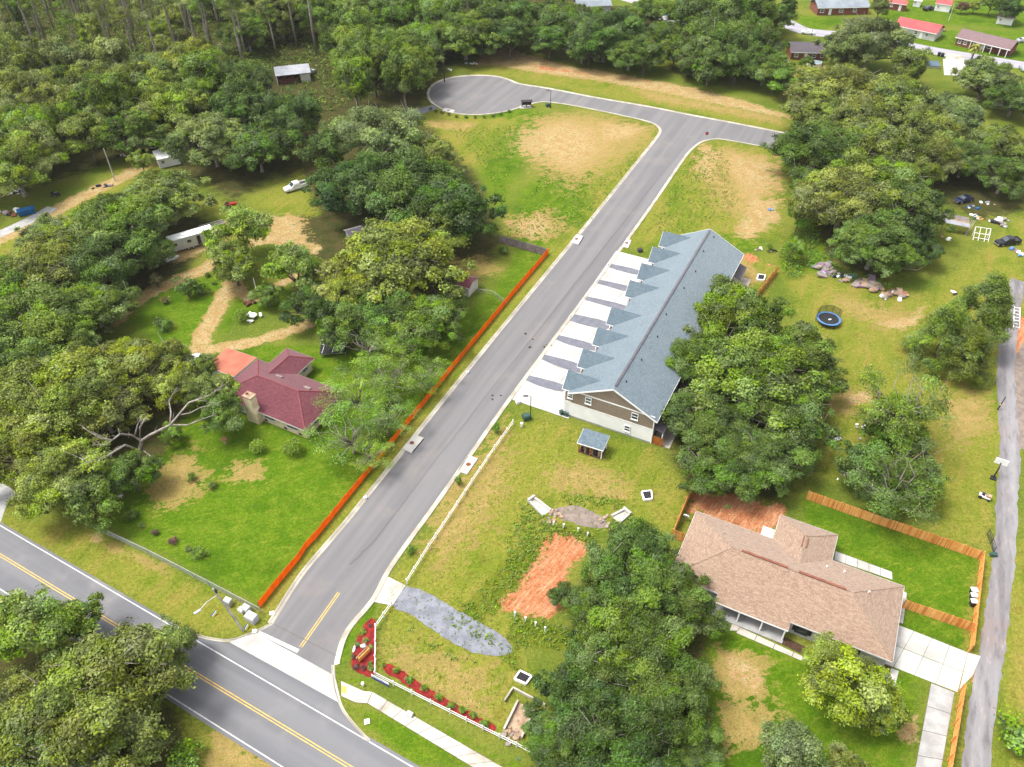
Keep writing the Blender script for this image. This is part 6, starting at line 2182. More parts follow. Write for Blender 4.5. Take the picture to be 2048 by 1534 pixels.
hoop('basketball hoop with pale backboard leaning over the lane', 1986, 956, 2.9, math.radians(60))
bo = thing('marker_post', 'black post with a yellow band beside the lane', 'post', G(1995, 820))
MB().tube([(0, 0, 0), (.12, .08, 1.0)], [.11, .1], 8).obj('post', MT['black'], bo)
MB().tube([(.12, .08, 1.0), (.15, .1, 1.2)], [.14, .14], 8).obj('band', MT['yellow_line'], bo)
MB().tube([(.15, .1, 1.2), (.35, .25, 2.7)], [.09, .06], 8).obj('post', MT['black'], bo)
lm = thing('riding_mower', 'small pale riding mower parked on the grass by the lane', 'mower', G(1968, 996), math.radians(-35))
MB().box(-.8, -.35, .3, .75, .35, .55).obj('chassis', MT['white'], lm)
MB().box(.1, -.3, .55, .8, .3, .85).obj('hood', MT['stone'], lm)
MB().box(-.5, -.22, .55, -.1, .22, .85).obj('seat', MT['black'], lm)
MB().tube([(.05, 0, .6), (-.05, 0, 1.0)], .03, 6).obj('steering_column', MT['black'], lm)
for x, rr2 in ((-.55, .26), (.6, .19)):
    for s in (-1, 1):
        MB().tube([(x, s * .32, rr2), (x, s * .48, rr2)], rr2, 12).obj('wheel', MT['rubber'], lm)
# ---------------------------------------------------------------- trampolines
net_m, nt, out = nodes('dark_netting')
tr_ = N(nt, 'ShaderNodeBsdfTransparent')
df = N(nt, 'ShaderNodeBsdfDiffuse')
df.inputs[0].default_value = (.03, .03, .03, 1)
mx_ = N(nt, 'ShaderNodeMixShader')
mx_.inputs[0].default_value = .45
nt.links.new(tr_.outputs[0], mx_.inputs[1])
nt.links.new(df.outputs[0], mx_.inputs[2])
nt.links.new(mx_.outputs[0], out.inputs[0])
tp = thing('trampoline', 'round blue rimmed trampoline with black net standing in the pale field', 'trampoline', G(1655, 645))
R = 2.15
ring = [(math.cos(k * math.pi / 16), math.sin(k * math.pi / 16)) for k in range(32)]
MB().prism([(x * (R - .3), y * (R - .3)) for x, y in ring], .86, .88).obj('bed', MT['black'], tp)
q = MB()
for k in range(32):
    a, b = ring[k], ring[(k + 1) % 32]
    q.prism([(a[0] * (R - .32), a[1] * (R - .32)), (a[0] * (R + .06), a[1] * (R + .06)), (b[0] * (R + .06), b[1] * (R + .06)), (b[0] * (R - .32), b[1] * (R - .32))], .89, .96)
q.obj('pad', MT['bluepad'], tp)
for k in range(0, 32, 5):
    x, y = ring[k]
    MB().tube([(x * R, y * R, 0), (x * R, y * R, .9)], .04, 6).obj('leg', MT['black'], tp)
for k in range(2, 16, 3):
    x, y = ring[k]
    MB().tube([(x * (R + .05), y * (R + .05), 0), (x * (R + .1), y * (R + .1), 2.5)], .035, 6).obj('net_pole', MT['black'], tp)
q = MB()
for k in range(0, 16):
    a, b = ring[k], ring[(k + 1) % 32]
    q.add([(a[0] * R, a[1] * R, .95), (b[0] * R, b[1] * R, .95), (b[0] * R, b[1] * R, 2.5), (a[0] * R, a[1] * R, 2.5)], [(0, 1, 2, 3)])
q.obj('net', net_m, tp)
MB().tube([(x * R, y * R, 2.5) for x, y in ring[:17]], .03, 5).obj('net_rim', MT['black'], tp)
MB().rbox(.1, -.3, .88, .5, .25, .12, .3).obj('mat_patch', MT['white'], tp)
tp = thing('trampoline', 'black oblong trampoline with white hoops on the bungalow lawn', 'trampoline', G(668, 703), math.radians(8))
MB().box(-2.1, -1.35, .75, 2.1, 1.35, .8).obj('bed', MT['black'], tp)
for a, b in (((-2.2, -1.45), (2.2, -1.45)), ((2.2, -1.45), (2.2, 1.45)), ((2.2, 1.45), (-2.2, 1.45)), ((-2.2, 1.45), (-2.2, -1.45))):
    MB().bar((*a, .83), (*b, .83), .25, .08).obj('pad', MT['black'], tp)
for x in (-2.1, 2.1):
    for y in (-1.35, 1.35):
        MB().tube([(x, y, 0), (x, y, .8)], .05, 6).obj('leg', MT['chrome'], tp)
for x in (-1.9, -.1, 1.4):
    MB().tube([(x + .5 * math.sin(t * math.pi / 8) - .1, -1.3 + 2.6 * t / 8, .84 + .75 * math.sin(math.pi * t / 8)) for t in range(9)], .045, 6).obj('hoop', MT['white'], tp)
MB().bar((-2.2, -1.5, .72), (2.2, -1.5, .72), .06, .1).obj('edge_trim', MT['steel'], tp)

# ---------------------------------------------------------------- vehicles
def wheel(parent, x, y, r=.36, w=.22):
    t = MB().tube([(x, y - w / 2, r), (x, y + w / 2, r)], r, 14).obj('wheel', MT['rubber'], parent)
    MB().tube([(x, y - w / 2 - .01, r), (x, y + w / 2 + .01, r)], r * .55, 10).obj('rim', MT['chrome'], t)


def loft(sections):
    """body from cross sections (x, half width, z low, z high, half width at top)"""
    mb = MB()
    vs, fs = [], []
    for x, w, z0, z1, wt in sections:
        vs += [(x, -w, z0), (x, w, z0), (x, w, (z0 + z1) * .55), (x, wt, z1), (x, -wt, z1), (x, -w, (z0 + z1) * .55)]
    n = len(sections)
    for i in range(n - 1):
        for k in range(6):
            fs.append((i * 6 + k, i * 6 + (k + 1) % 6, i * 6 + 6 + (k + 1) % 6, i * 6 + 6 + k))
    fs.append(tuple(range(5, -1, -1)))
    fs.append(tuple(range((n - 1) * 6, n * 6)))
    return mb.add(vs, fs)


def vehicle(name, label, cat, loc, rz, m, kind='sedan', s=1.0):
    """front of the vehicle at +x"""
    r = thing(name, label, cat, loc, rz)
    r.scale = (s, s, s)
    if kind == 'pickup':
        loft([(-2.85, .93, .45, 1.0, .9), (-1.0, .95, .38, 1.02, .92), (.9, .95, .38, 1.06, .92), (2.5, .92, .4, 1.0, .84), (2.82, .84, .45, .88, .76)]).obj('body', m, r)
        loft([(-1.0, .88, 1.0, 1.08, .86), (-.85, .86, 1.0, 1.84, .7), (.45, .86, 1.0, 1.86, .7), (1.25, .88, 1.0, 1.1, .8)]).obj('cab', m, r)
        MB().box(-2.7, -.72, .9, -1.15, .72, 1.025).obj('bed', MT['dark'], r)
        for sy in (-1, 1):
            MB().box(-2.8, sy * .88 - .07, 1.0, -1.02, sy * .88 + .07, 1.2).obj('bed_side', m, r)
            MB().ob((-.2, sy * .795, 1.46), (.6, 0, 0), (0, sy * .06, -.28), (0, sy * .012, .003)).obj('side_window', MT['glass'], r)
        MB().box(-2.86, -.85, .98, -2.76, .85, 1.2).obj('tailgate', m, r)
        MB().ob((.89, 0, 1.49), (.34, 0, -.31), (0, .68, 0), (.014, 0, .016)).obj('windscreen', MT['glass'], r)
        MB().ob((-.94, 0, 1.48), (.06, 0, .25), (0, .62, 0), (.014, 0, -.004)).obj('rear_window', MT['glass'], r)
        wx = (-1.75, 1.75)
        fx, hw = 2.83, .84
    else:
        loft([(-2.3, .8, .4, .82, .72), (-2.1, .9, .3, .95, .82), (0, .92, .28, .98, .86), (1.7, .9, .3, .88, .8), (2.3, .78, .38, .72, .68)]).obj('body', m, r)
        loft([(-1.7, .8, .85, .96, .76), (-1.0, .8, .85, 1.4, .6), (.2, .8, .85, 1.42, .6), (1.0, .82, .8, .94, .76)]).obj('cab', m, r)
        for sy in (-1, 1):
            MB().ob((-.4, sy * .7, 1.16), (.72, 0, 0), (0, sy * .08, -.17), (0, sy * .014, .004)).obj('side_window', MT['glass'], r)
        MB().ob((.64, 0, 1.2), (.34, 0, -.2), (0, .6, 0), (.01, 0, .016)).obj('windscreen', MT['glass'], r)
        MB().ob((-1.38, 0, 1.19), (.3, 0, .18), (0, .6, 0), (-.01, 0, .016)).obj('rear_window', MT['glass'], r)
        wx = (-1.4, 1.4)
        fx, hw = 2.25, .68
    for x in wx:
        for y in (-.82, .82):
            wheel(r, x, y)
    for sy in (-1, 1):
        MB().box(fx - .08, sy * (hw - .12) - .14, .62, fx + .03, sy * (hw - .12) + .14, .78).obj('headlight', MT['glass_green'], r)
        MB().box(-fx - .04, sy * (hw - .1) - .1, .7, -fx + .1, sy * (hw - .1) + .1, .86).obj('tail_light', MT['red'], r)
    MB().box(fx - .05, -hw - .05, .38, fx + .08, hw + .05, .52).obj('bumper', MT['chrome'], r)
    return r


navy = M('navy_car_paint', (.012, .016, .05, 1), None, 1, .25, .2, .6)
blackp = M('black_car_paint', (.012, .012, .016, 1), None, 1, .25, .2, .6)
whitep = M('white_car_paint', (.78, .78, .78, 1), None, 1, .3, 0, .6)
silver = M('silver_car_paint', (.5, .52, .55, 1), None, 1, .3, .5, .5)
vehicle('pickup_truck', 'white pickup truck parked on bare earth beside the dark oaks', 'truck', G(592, 378), math.radians(218), whitep, 'pickup')
vehicle('parked_car', 'black car with open light coloured rear, parked in the scrap yard', 'car', G(2013, 488), math.radians(192), blackp, 'pickup', .95)
vehicle('parked_car', 'dark blue car half hidden behind the scrap yard lean-to', 'car', G(1926, 403), math.radians(200), navy, 'sedan')
vehicle('parked_car', 'white car under the carport of the brown roofed house', 'car', G(2004, 103), math.radians(-120), whitep, 'sedan')
vehicle('parked_car', 'white car parked beside the far road above the brick house', 'car', G(1615, 68), math.radians(160), whitep, 'sedan')
vehicle('parked_car', 'dark car beside the small red striped shed', 'car', G(1857, 20), math.radians(30), blackp, 'sedan', 1.1)
vehicle('parked_car', 'silver car at the far right edge beside the brown roofed house', 'car', G(2046, 84), math.radians(10), silver, 'sedan')
vehicle('parked_car', 'dark pickup beside the metal roofed shed in the wood', 'truck', G(617, 150), math.radians(60), silver, 'pickup')
vehicle('parked_car', 'silver car at the right edge below the far road', 'car', G(2046, 140), math.radians(80), silver, 'sedan')
vehicle('parked_car', 'white car half hidden by trees beside the orange red carport', 'car', G(378, 728), math.radians(35), whitep, 'sedan', 1.1)
vehicle('parked_car', 'dark car behind the shed with the metal roof near the red roofed house', 'car', G(1768, 26), math.radians(70), navy, 'sedan')

# camper trailer
ct = thing('camper_trailer', 'long white camper trailer parked beside the dark oaks on the left', 'trailer', G(387, 492), math.radians(33))
MB().box(-4.6, -1.2, .6, 4.6, 1.2, 3.1).obj('body', MT['pale_wall'], ct)
MB().box(-4.62, -1.22, 3.1, 4.62, 1.22, 3.2).obj('roof', MT['white'], ct)
MB().box(-4.55, -1.215, 1.2, 4.55, -1.2, 1.35).obj('stripe', MT['chrome'], ct)
for x, w_ in ((-3.6, .9), (-.7, 1.0), (3.2, .9)):
    window(ct, (x, -1.2, 2.1), (1, 0, 0), (0, -1, 0), w_, .8, panes=1, frame=MT['chrome'], sill=False)
door(ct, (1.3, -1.2, 1.75), (1, 0, 0), (0, -1, 0), .75, 2.0, MT['dark'])
for x in (-1.2, -.2):
    for y in (-1.0, 1.0):
        wheel(ct, x, y, .36, .24)
MB().bar((-4.6, 0, .6), (-6.0, 0, .5), .15, .15).obj('tow_bar', MT['black'], ct)
for x in (-1.5, 1.8):
    MB().box(x - .4, -.3, 3.2, x + .4, .3, 3.42).obj('roof_vent', MT['white'], ct)
jt = thing('jet_trailer', 'small pale boat shape on a low trailer below the camper', 'trailer', G(345, 522), math.radians(35))
loft([(-1.5, .4, .5, .9, .35), (0, .5, .45, 1.0, .4), (1.5, .15, .6, .9, .1)]).obj('hull', MT['white'], jt)
MB().box(-1.2, -.5, .3, 1.0, .5, .42).obj('frame', MT['steel'], jt)
for y in (-.6, .6):
    wheel(jt, -.4, y, .25, .16)
tr2 = thing('tractor', 'red tractor with loose parts above the yellow green tree', 'tractor', G(464, 416), math.radians(20))
MB().box(-.6, -.4, .6, 1.4, .4, 1.2).obj('hood', MT['red'], tr2)
MB().box(-1.2, -.6, .7, -.4, .6, 1.1).obj('fender', MT['red'], tr2)
MB().box(-.95, -.25, 1.1, -.55, .25, 1.6).obj('seat', MT['black'], tr2)
MB().tube([(.9, .3, 1.2), (.9, .3, 2.0)], .05, 6).obj('exhaust', MT['dark'], tr2)
for x, q in ((-.8, .65), (1.0, .4)):
    for y in (-.7, .7):
        wheel(tr2, x, y, q, .3)
ut = thing('utility_trailer', 'long low trailer frame between camper and red tractor', 'trailer', G(425, 455), math.radians(32))
MB().box(-2.6, -.8, .5, 2.6, .8, .6).obj('deck', MT['wood'], ut)
for y in (-.85, .85):
    MB().bar((-2.6, y, .75), (2.6, y, .75), .06, .1).obj('side_rail', MT['white'], ut)
    wheel(ut, -.3, y, .32, .18)
MB().bar((2.6, 0, .5), (4.2, 0, .5), .1, .1).obj('tow_bar', MT['steel'], ut)

# garden furniture on the left
bs = thing('picnic_set', 'white garden table with curved benches beside the round shrub', 'garden furniture', G(507, 636))
MB().cyl(0, 0, 0, .65, .18, .12, 8).obj('pedestal', MT['white'], bs)
MB().cyl(0, 0, .65, .74, .75, .75, 14).obj('tabletop', MT['white'], bs)
for k in range(3):
    a = k * 2.09 + .4
    b = MB().rbox(math.cos(a) * 1.4, math.sin(a) * 1.4, .38, .45, 1.2, .1, a).obj('bench_seat', MT['white'], bs)
    MB().rbox(math.cos(a) * 1.4, math.sin(a) * 1.4, 0, .3, .5, .38, a).obj('bench_foot', MT['white'], bs)
bb = thing('bird_bath', 'terracotta bird bath on a pale stem in front of the bungalow', 'bird bath', G(451, 888))
MB().cyl(0, 0, 0, .9, .16, .1, 8).obj('stem', MT['stone'], bb)
MB().tube([(0, 0, .9), (0, 0, .98), (0, 0, 1.1)], [.15, .4, .5], 14).obj('bowl', MT['terracotta'], bb)
gc = thing('metal_chair', 'white metal chair at the edge of the left grove', 'chair', G(243, 992))
MB().tube([(.42 * math.cos(t * .628 - .3), 0, .95 + .42 * math.sin(t * .628 - .3)) for t in range(11)], .045, 5).obj('backrest', MT['white'], gc)
MB().rbox(0, -.3, .42, .7, .6, .06).obj('seat', MT['white'], gc)
for x in (-.3, .3):
    for y in (-.55, -.05):
        MB().tube([(x, y, 0), (x, y, .45)], .03, 5).obj('leg', MT['white'], gc)
fb = thing('flower_bed', 'round bed of dark red flowers at the sandy driveway fork', 'flower bed', G(497, 607))
for k in range(14):
    a, q = random.uniform(0, 6.28), random.uniform(0, 1.2)
    MB().rock((math.cos(a) * q, math.sin(a) * q, .3), .35, .35, .3, 300 + k).obj('plant', M('flower_red', S(140, 60, 66), S(110, 90, 50), 4) if k == 0 else bpy.data.materials['flower_red'], fb)

# bare limbs lying in the left grove: a split oak with grey dead branches
bl = thing('split_oak', 'bare grey split oak limbs sprawling in front of the left grove', 'dead tree', G(272, 948))
o = G(272, 948)


def LP(px, py, z):
    z = z if z < .5 else z * 1.25 + (3.5 if px < 262 and py < 930 else 0)
    p = G(px, py, z) - o
    return (p.x, p.y, p.z)


BLM = M('bleached_limb', S(205, 196, 186, .5), S(165, 154, 144, .5), 1.2, .95, fine=.2)


def limb(pts, r0, r1):
    n = len(pts)
    P_ = [Vector(LP(*p)) for p in pts]
    m_ = MB().tube(P_, [(r0 + (r1 - r0) * i / (n - 1)) * .62 for i in range(n)], 6)
    g_ = random.Random(int(pts[0][0] * 7 + pts[-1][1]))
    for a_, b_ in zip(P_[1:-1], P_[2:]):                     # forks and fine twigs
        for _i in range(3):
            q_ = a_.lerp(b_, g_.random())
            e_ = q_ + (b_ - a_).normalized() * g_.uniform(.4, 1.4) + Vector((g_.uniform(-.8, .8), g_.uniform(-.8, .8), g_.uniform(0, .9)))
            m_.tube([q_, q_.lerp(e_, .5) + Vector((0, 0, .1)), e_], [.055, .035, .012], 4)
    m_.obj('limb', BLM, bl, smooth=True)


MB().tube([LP(272, 948, -.2), LP(278, 915, 1.5), LP(283, 882, 3.0)], [.5, .38, .3], 8).obj('trunk', MT['bark'], bl)
limb([(283, 882, 3), (300, 870, 3.6), (340, 850, 4.6), (378, 805, 6), (420, 790, 7), (442, 772, 8)], .42, .07)
limb([(340, 850, 4.6), (342, 825, 5.5), (338, 800, 6), (350, 782, 7)], .24, .05)
limb([(358, 830, 5), (380, 826, 5.6), (400, 815, 6), (440, 806, 6.5)], .2, .04)
limb([(345, 850, 4.5), (375, 850, 5), (400, 840, 5.5), (432, 828, 6)], .2, .04)
limb([(283, 882, 3), (262, 870, 4), (240, 868, 5), (225, 880, 5.5), (200, 876, 6), (165, 855, 7)], .36, .06)
limb([(240, 868, 5), (236, 856, 5.5)], .12, .04)
limb([(225, 880, 5.5), (210, 890, 5.6), (195, 890, 6)], .14, .04)
limb([(276, 900, 2.2), (250, 890, 3), (225, 905, 3.4), (205, 918, 3.6), (175, 924, 4), (152, 912, 4.6)], .32, .06)
limb([(225, 905, 3.4), (218, 920, 3)], .13, .05)
limb([(280, 880, 3), (280, 855, 4.5), (290, 838, 5.6)], .36, .2)
limb([(270, 870, 3.6), (275, 850, 4.6), (285, 830, 6)], .22, .06)
limb([(285, 900, 2), (305, 915, 2), (308, 940, 1.5), (298, 958, .6)], .2, .05)
limb([(420, 790, 7), (436, 780, 7.2), (444, 778, 7.4)], .1, .03)
limb([(378, 805, 6), (396, 800, 6.4), (425, 805, 6.8)], .12, .03)

# ---------------------------------------------------------------- small buildings
def shed(label, px, py, sx, sy, h, hr, rz, wallm, roofm, name='shed', cat='shed', doorm=None, wins=1, lean=False):
    r = thing(name, label, cat, G(px, py), math.radians(rz))
    w = MB()
    w.box(-sx / 2, -sy / 2, 0, sx / 2, sy / 2, h)
    if not lean:
        for x in (-sx / 2, sx / 2):
            s = .02 if x < 0 else -.02
            w.add([(x + s, -sy / 2, h), (x + s, sy / 2, h), (x + s, 0, hr - .12)], [(0, 1, 2), (2, 1, 0)])
    w.obj('wall', wallm, r)
    f = MB()
    e = .3
    if lean:
        f.slab([(-sx / 2 - e, -sy / 2 - e, h + .1), (sx / 2 + e, -sy / 2 - e, h + .1), (sx / 2 + e, sy / 2 + e, hr), (-sx / 2 - e, sy / 2 + e, hr)], .12)
    else:
        k = (hr - h) / (sy / 2)
        f.slab([(-sx / 2 - e, -sy / 2 - e, h - k * e + .05), (sx / 2 + e, -sy / 2 - e, h - k * e + .05), (sx / 2 + e, 0, hr), (-sx / 2 - e, 0, hr)], .12)
        f.slab([(sx / 2 + e, sy / 2 + e, h - k * e + .05), (-sx / 2 - e, sy / 2 + e, h - k * e + .05), (-sx / 2 - e, 0, hr), (sx / 2 + e, 0, hr)], .12)
    f.obj('roof', roofm, r)
    fa_ = MB()
    fa_.bar((-sx / 2 - e, -sy / 2 - e - .03, h - .06), (sx / 2 + e, -sy / 2 - e - .03, h - .06), .04, .18)
    fa_.obj('fascia', MT['white'], r)
    door(r, (sx * .2, -sy / 2, 1.0), (1, 0, 0), (0, -1, 0), .9, 1.95, doorm or MT['white'])
    for i in range(wins):
        window(r, (-sx * .3 + i * sx * .25 - (.0 if wins == 1 else .0), -sy / 2, 1.45), (1, 0, 0), (0, -1, 0), .9, .8)
    return r


shed('maroon roofed shed half under the large light green oak', 925, 578, 5.0, 3.8, 2.3, 3.5, -27, MT['pale_wall'], MT['roof_maroon'])
shed('white roofed shed at the end of the dirt track behind the pale oak', 338, 326, 5.0, 4.0, 2.4, 2.9, 30, MT['white_siding'], MT['white'], lean=True)
shed('dark grey roofed shed between the central oaks', 712, 480, 3.2, 3.0, 2.2, 2.9, 30, MT['roof_grey'], MT['roof_dark'])
ms = thing('open_shed', 'open fronted shed with pale metal roof in the woodland clearing', 'shed', G(588, 160), math.radians(17))
q = MB()
q.slab([(-5.2, -2.8, 2.7), (5.2, -2.8, 2.7), (5.2, 2.8, 3.5), (-5.2, 2.8, 3.5)], .14)
q.obj('roof', MT['roof_metal'], ms)
MB().box(-5.0, 2.4, 0, 5.0, 2.6, 3.2).obj('wall', MT['wood'], ms)
MB().box(-5.0, -2.6, 0, -4.8, 2.4, 2.7).obj('wall', MT['white_siding'], ms)
MB().box(2.0, -2.6, 0, 4.8, -2.5, 2.6).obj('wall', MT['pale_wall'], ms)
for x in (-2.6, -.4, 1.8):
    MB().box(x - .1, -2.6, 0, x + .1, -2.4, 2.6).obj('post', MT['brick_red'], ms)
MB().box(-4.6, -1.5, 0, 1.5, 2.2, 1.1).obj('stored_goods', MT['brick_red'], ms)


def ranch(label, a, b, dpt, ze, zr, wallm, roofm, bays, name='house', hip=False, porch=None):
    """far house: a-b is the front eave on the plan, dpt its depth"""
    A_, B_ = G(*a, ze), G(*b, ze)
    A_.z = B_.z = 0
    d = B_ - A_
    Lh = d.length
    r = thing(name, label, 'building', A_, math.atan2(d.y, d.x))
    if hip:
        f, _a, _b = hip_roof(0, 0, Lh, dpt, ze, zr, dpt * .45)
    else:
        f = MB()
        f.slab([(0, 0, ze), (Lh, 0, ze), (Lh, dpt / 2, zr), (0, dpt / 2, zr)], .16)
        f.slab([(Lh, dpt, ze), (0, dpt, ze), (0, dpt / 2, zr), (Lh, dpt / 2, zr)], .16)
    f.obj('roof', roofm, r)
    w = MB()
    p0, p1 = porch if porch else (0, 0)
    if porch:
        w.box(.4, .5, 0, p0, dpt - .5, ze - .05)
        w.box(p0, 2.4, 0, p1, dpt - .5, ze - .05)
        if p1 < Lh - 1:
            w.box(p1, .5, 0, Lh - .4, dpt - .5, ze - .05)
    else:
        w.box(.4, .5, 0, Lh - .4, dpt - .5, ze - .05)
    if not hip:
        for x in (.42, Lh - .42):
            w.add([(x, .5, ze - .05), (x, dpt - .5, ze - .05), (x, dpt / 2, zr - .25)], [(0, 1, 2), (2, 1, 0)])
    w.obj('wall', wallm, r)
    f = MB()
    fascia(f, [(0, 0, ze), (Lh, 0, ze)], .22, closed=False)
    f.obj('fascia', MT['white'], r)
    for kind_, x, wd_ in bays:
        yy = 2.4 if porch and p0 < x < p1 else .5
        if kind_ == 'w':
            window(r, (x, yy, 1.5), (1, 0, 0), (0, -1, 0), wd_, 1.2)
        elif kind_ == 'd':
            door(r, (x, yy, 1.05), (1, 0, 0), (0, -1, 0), wd_, 2.05, MT['white'])
        elif kind_ == 'p':
            MB().box(x - .09, .12, 0, x + .09, .3, ze - .15).obj('porch_column', MT['white'], r)
        elif kind_ == 'g':
            garage(r, (x, yy, 1.15), (1, 0, 0), (0, -1, 0), wd_, 2.2, MT['white'])
    return r


ranch('brown roofed brick house with a white columned porch and carport at the top right', (1911, 74), (2021, 100), 8.5, 2.6, 4.4, MT['brick_red'], MT['roof_brown'],
      [('w', 1.6, 1.0), ('w', 3.4, 1.0), ('w', 6.0, 1.4), ('d', 8.4, 1.0), ('w', 10.4, 1.4), ('p', 5.2, 0), ('p', 7.4, 0), ('p', 9.6, 0), ('p', 11.8, 0), ('p', 14.4, 0), ('p', 16.6, 0)], porch=(5.0, 17.0))
ranch('long red roofed white house at the top right beside the lawn', (1788, 50), (1874, 68), 8.5, 2.6, 4.4, MT['pale_wall'], MT['roof_red'],
      [('w', 1.8, 1.6), ('d', 4.0, 1.4), ('w', 7.6, 1.2), ('d', 9.4, .9), ('w', 11.2, 1.0)])
ranch('dark roofed brick house between the round oaks and the oval pool', (1582, 104), (1652, 106), 8.0, 2.5, 4.4, MT['brick_red'], MT['roof_dark'], [('w', 2, 1.2), ('d', 5, 1.0), ('w', 7.5, 1.2), ('w', 10, 1.0)])
ranch('grey roofed brick house across the far road at the top', (1636, 16), (1742, 14), 9.0, 2.6, 4.3, MT['brick_red'], MT['roof_grey'], [('w', 2, 1.4), ('d', 5, 1.0), ('w', 9, 1.4), ('w', 14, 1.2)])
ranch('pale grey house at the top edge left of the tarpaulins', (1155, 14), (1225, 10), 8.0, 2.6, 4.2, MT['grey_siding'], MT['roof_grey'], [('w', 2, 1.4), ('d', 5, 1.0), ('w', 9, 1.4)])
ranch('white roofed house hidden by oaks at the right edge', (1984, 190), (2060, 205), 8.0, 2.6, 3.6, MT['pale_wall'], MT['white'], [('w', 2, 1.4), ('d', 5, 1.0)])
shed('small red roofed shed with white boarded front at the top right', 1884, 20, 5.0, 4.0, 2.5, 3.6, -30, MT['white_siding'], MT['roof_red'])
shed('tiny white shed between two red roofs at the top right', 1833, 12, 2.4, 2.2, 2.2, 2.9, -30, MT['white_siding'], MT['white'])
shed('small white shed with brown roof at the top right corner', 2008, 46, 5.0, 4.0, 2.3, 3.4, -30, MT['white_siding'], MT['roof_brown'])
shed('open red shed at the top edge behind the red roofed house', 1793, 18, 6.0, 4.0, 2.4, 3.2, -30, MT['brick_red'], MT['roof_red'])
mb = MB()
mb.prism(PG([(1886, 118), (1935, 122), (1932, 152), (1888, 150)]), -.1, .03)
struct('paved_drive', mb, MT['concrete'])
mb = MB()
mb.prism(PG([(1895, 105), (1930, 112), (1928, 123), (1890, 118)]), -.1, .026)
struct('paved_drive', mb, MT['kerb'])
mb = MB()
mb.prism(PG([(1310, 22), (1392, 34), (1386, 52), (1300, 36)]), -.1, .02)
struct('paved_drive', mb, MT['concrete'])
pl = thing('covered_pool', 'rectangular pool under a grey blue cover beside the far road', 'pool', G(1856, 132), math.radians(-12))
MB().box(-3.0, -2.2, 0, 3.0, 2.2, .9).obj('wall', MT['chrome'], pl)
MB().box(-3.1, -2.3, .9, 3.1, 2.3, .96).obj('cover', M('pool_cover', S(110, 135, 155), S(95, 120, 142), .6), pl)
pl = thing('garden_pool', 'oval above ground pool with pale rim in the garden of the brick house', 'pool', G(1628, 131))
el = [(math.cos(k * .3927) * 2.3, math.sin(k * .3927) * 1.7) for k in range(16)]
MB().prism(el, 0, 1.1).obj('wall', MT['white'], pl)
MB().prism([(x * .9, y * .9) for x, y in el], 1.1, 1.13).obj('water', M('pool_water', S(190, 215, 225), S(160, 195, 212), .5, .1), pl)
MB().tube([(2.0, .4, 0), (2.0, .4, 1.8)], .04, 5).obj('ladder', MT['steel'], pl)
sw = thing('slide', 'curved white slide beside the brick house garden', 'slide', G(1570, 126), math.radians(-50))
MB().tube([(-1.6, 0, 1.8), (-.6, .2, 1.3), (.6, .3, .6), (1.6, 0, .15)], .22, 6).obj('chute', MT['white'], sw)
for y in (-.3, .5):
    MB().tube([(-1.8, y, 0), (-1.6, y, 1.9)], .05, 5).obj('ladder', MT['steel'], sw)
MB().tube([(-2.4, .1, 0), (-1.7, .1, 1.8)], .05, 5).obj('strut', MT['steel'], sw)
for lb, x, y, sx, sy in (('pale blue tarpaulin behind the row of oaks, left of two', 1352, 36, 4.5, 2.2), ('small blue tarpaulin between the oaks, right of two', 1388, 52, 2.2, 1.6)):
    r = thing('tarpaulin', lb, 'tarpaulin', G(x, y), .2)
    q = MB()
    for i in range(4):
        q.slab([(-sx + i * sx / 2, -sy, 1.4 + .3 * (i % 2)), (-sx + (i + 1) * sx / 2, -sy, 1.4 + .3 * ((i + 1) % 2)), (-sx + (i + 1) * sx / 2, sy, 1.7 + .3 * ((i + 1) % 2)), (-sx + i * sx / 2, sy, 1.7 + .3 * (i % 2))], .04)
    q.obj('sheet', MT['bluepad'], r)
    for xx in (-sx, sx):
        MB().cyl(xx * .95, 0, 0, 1.4, .05, .05, 6).obj('pole', MT['steel'], r)
for lb, x, y in (('black wheeled bin beside the far road, left of two', 1877, 112), ('black wheeled bin beside the far road, right of two', 1884, 113.5)):
    cabinet('wheeled_bin', lb, 'bin', x, y, .7, .75, 1.15, 0, MT['black'], False)
pm = thing('palm_tree', 'yellow green palm beside the white driveway and far road', 'tree', G(1942, 120))
MB().tube([(0, 0, 0), (.1, 0, 2), (0, 0, 4.2)], [.3, .22, .25], 8).obj('trunk', MT['bark'], pm)
for k in range(22):
    a = k * 2.4
    el_ = .9 - (k / 22) * 1.5
    q = MB()
    pts = []
    for t in range(6):
        s = t / 5 * 2.4
        pts.append((math.cos(a) * s * math.cos(el_) * .9, math.sin(a) * s * math.cos(el_) * .9, 4.2 + s * math.sin(el_) - .22 * s * s))
    for t in range(5):
        p0_, p1_ = Vector(pts[t]), Vector(pts[t + 1])
        sd_ = Vector((-math.sin(a), math.cos(a), 0)) * (.5 * (1 - t / 5) + .08)
        q.add([p0_ - sd_, p0_ + Vector((0, 0, .06)), p1_ + Vector((0, 0, .06)), p1_ - sd_, p0_ + sd_, p1_ + sd_], [(0, 3, 2, 1), (1, 2, 5, 4)])
    q.obj('frond', M('palm_frond', S(190, 185, 90), S(140, 150, 60), 2) if k == 0 else bpy.data.materials['palm_frond'], pm)

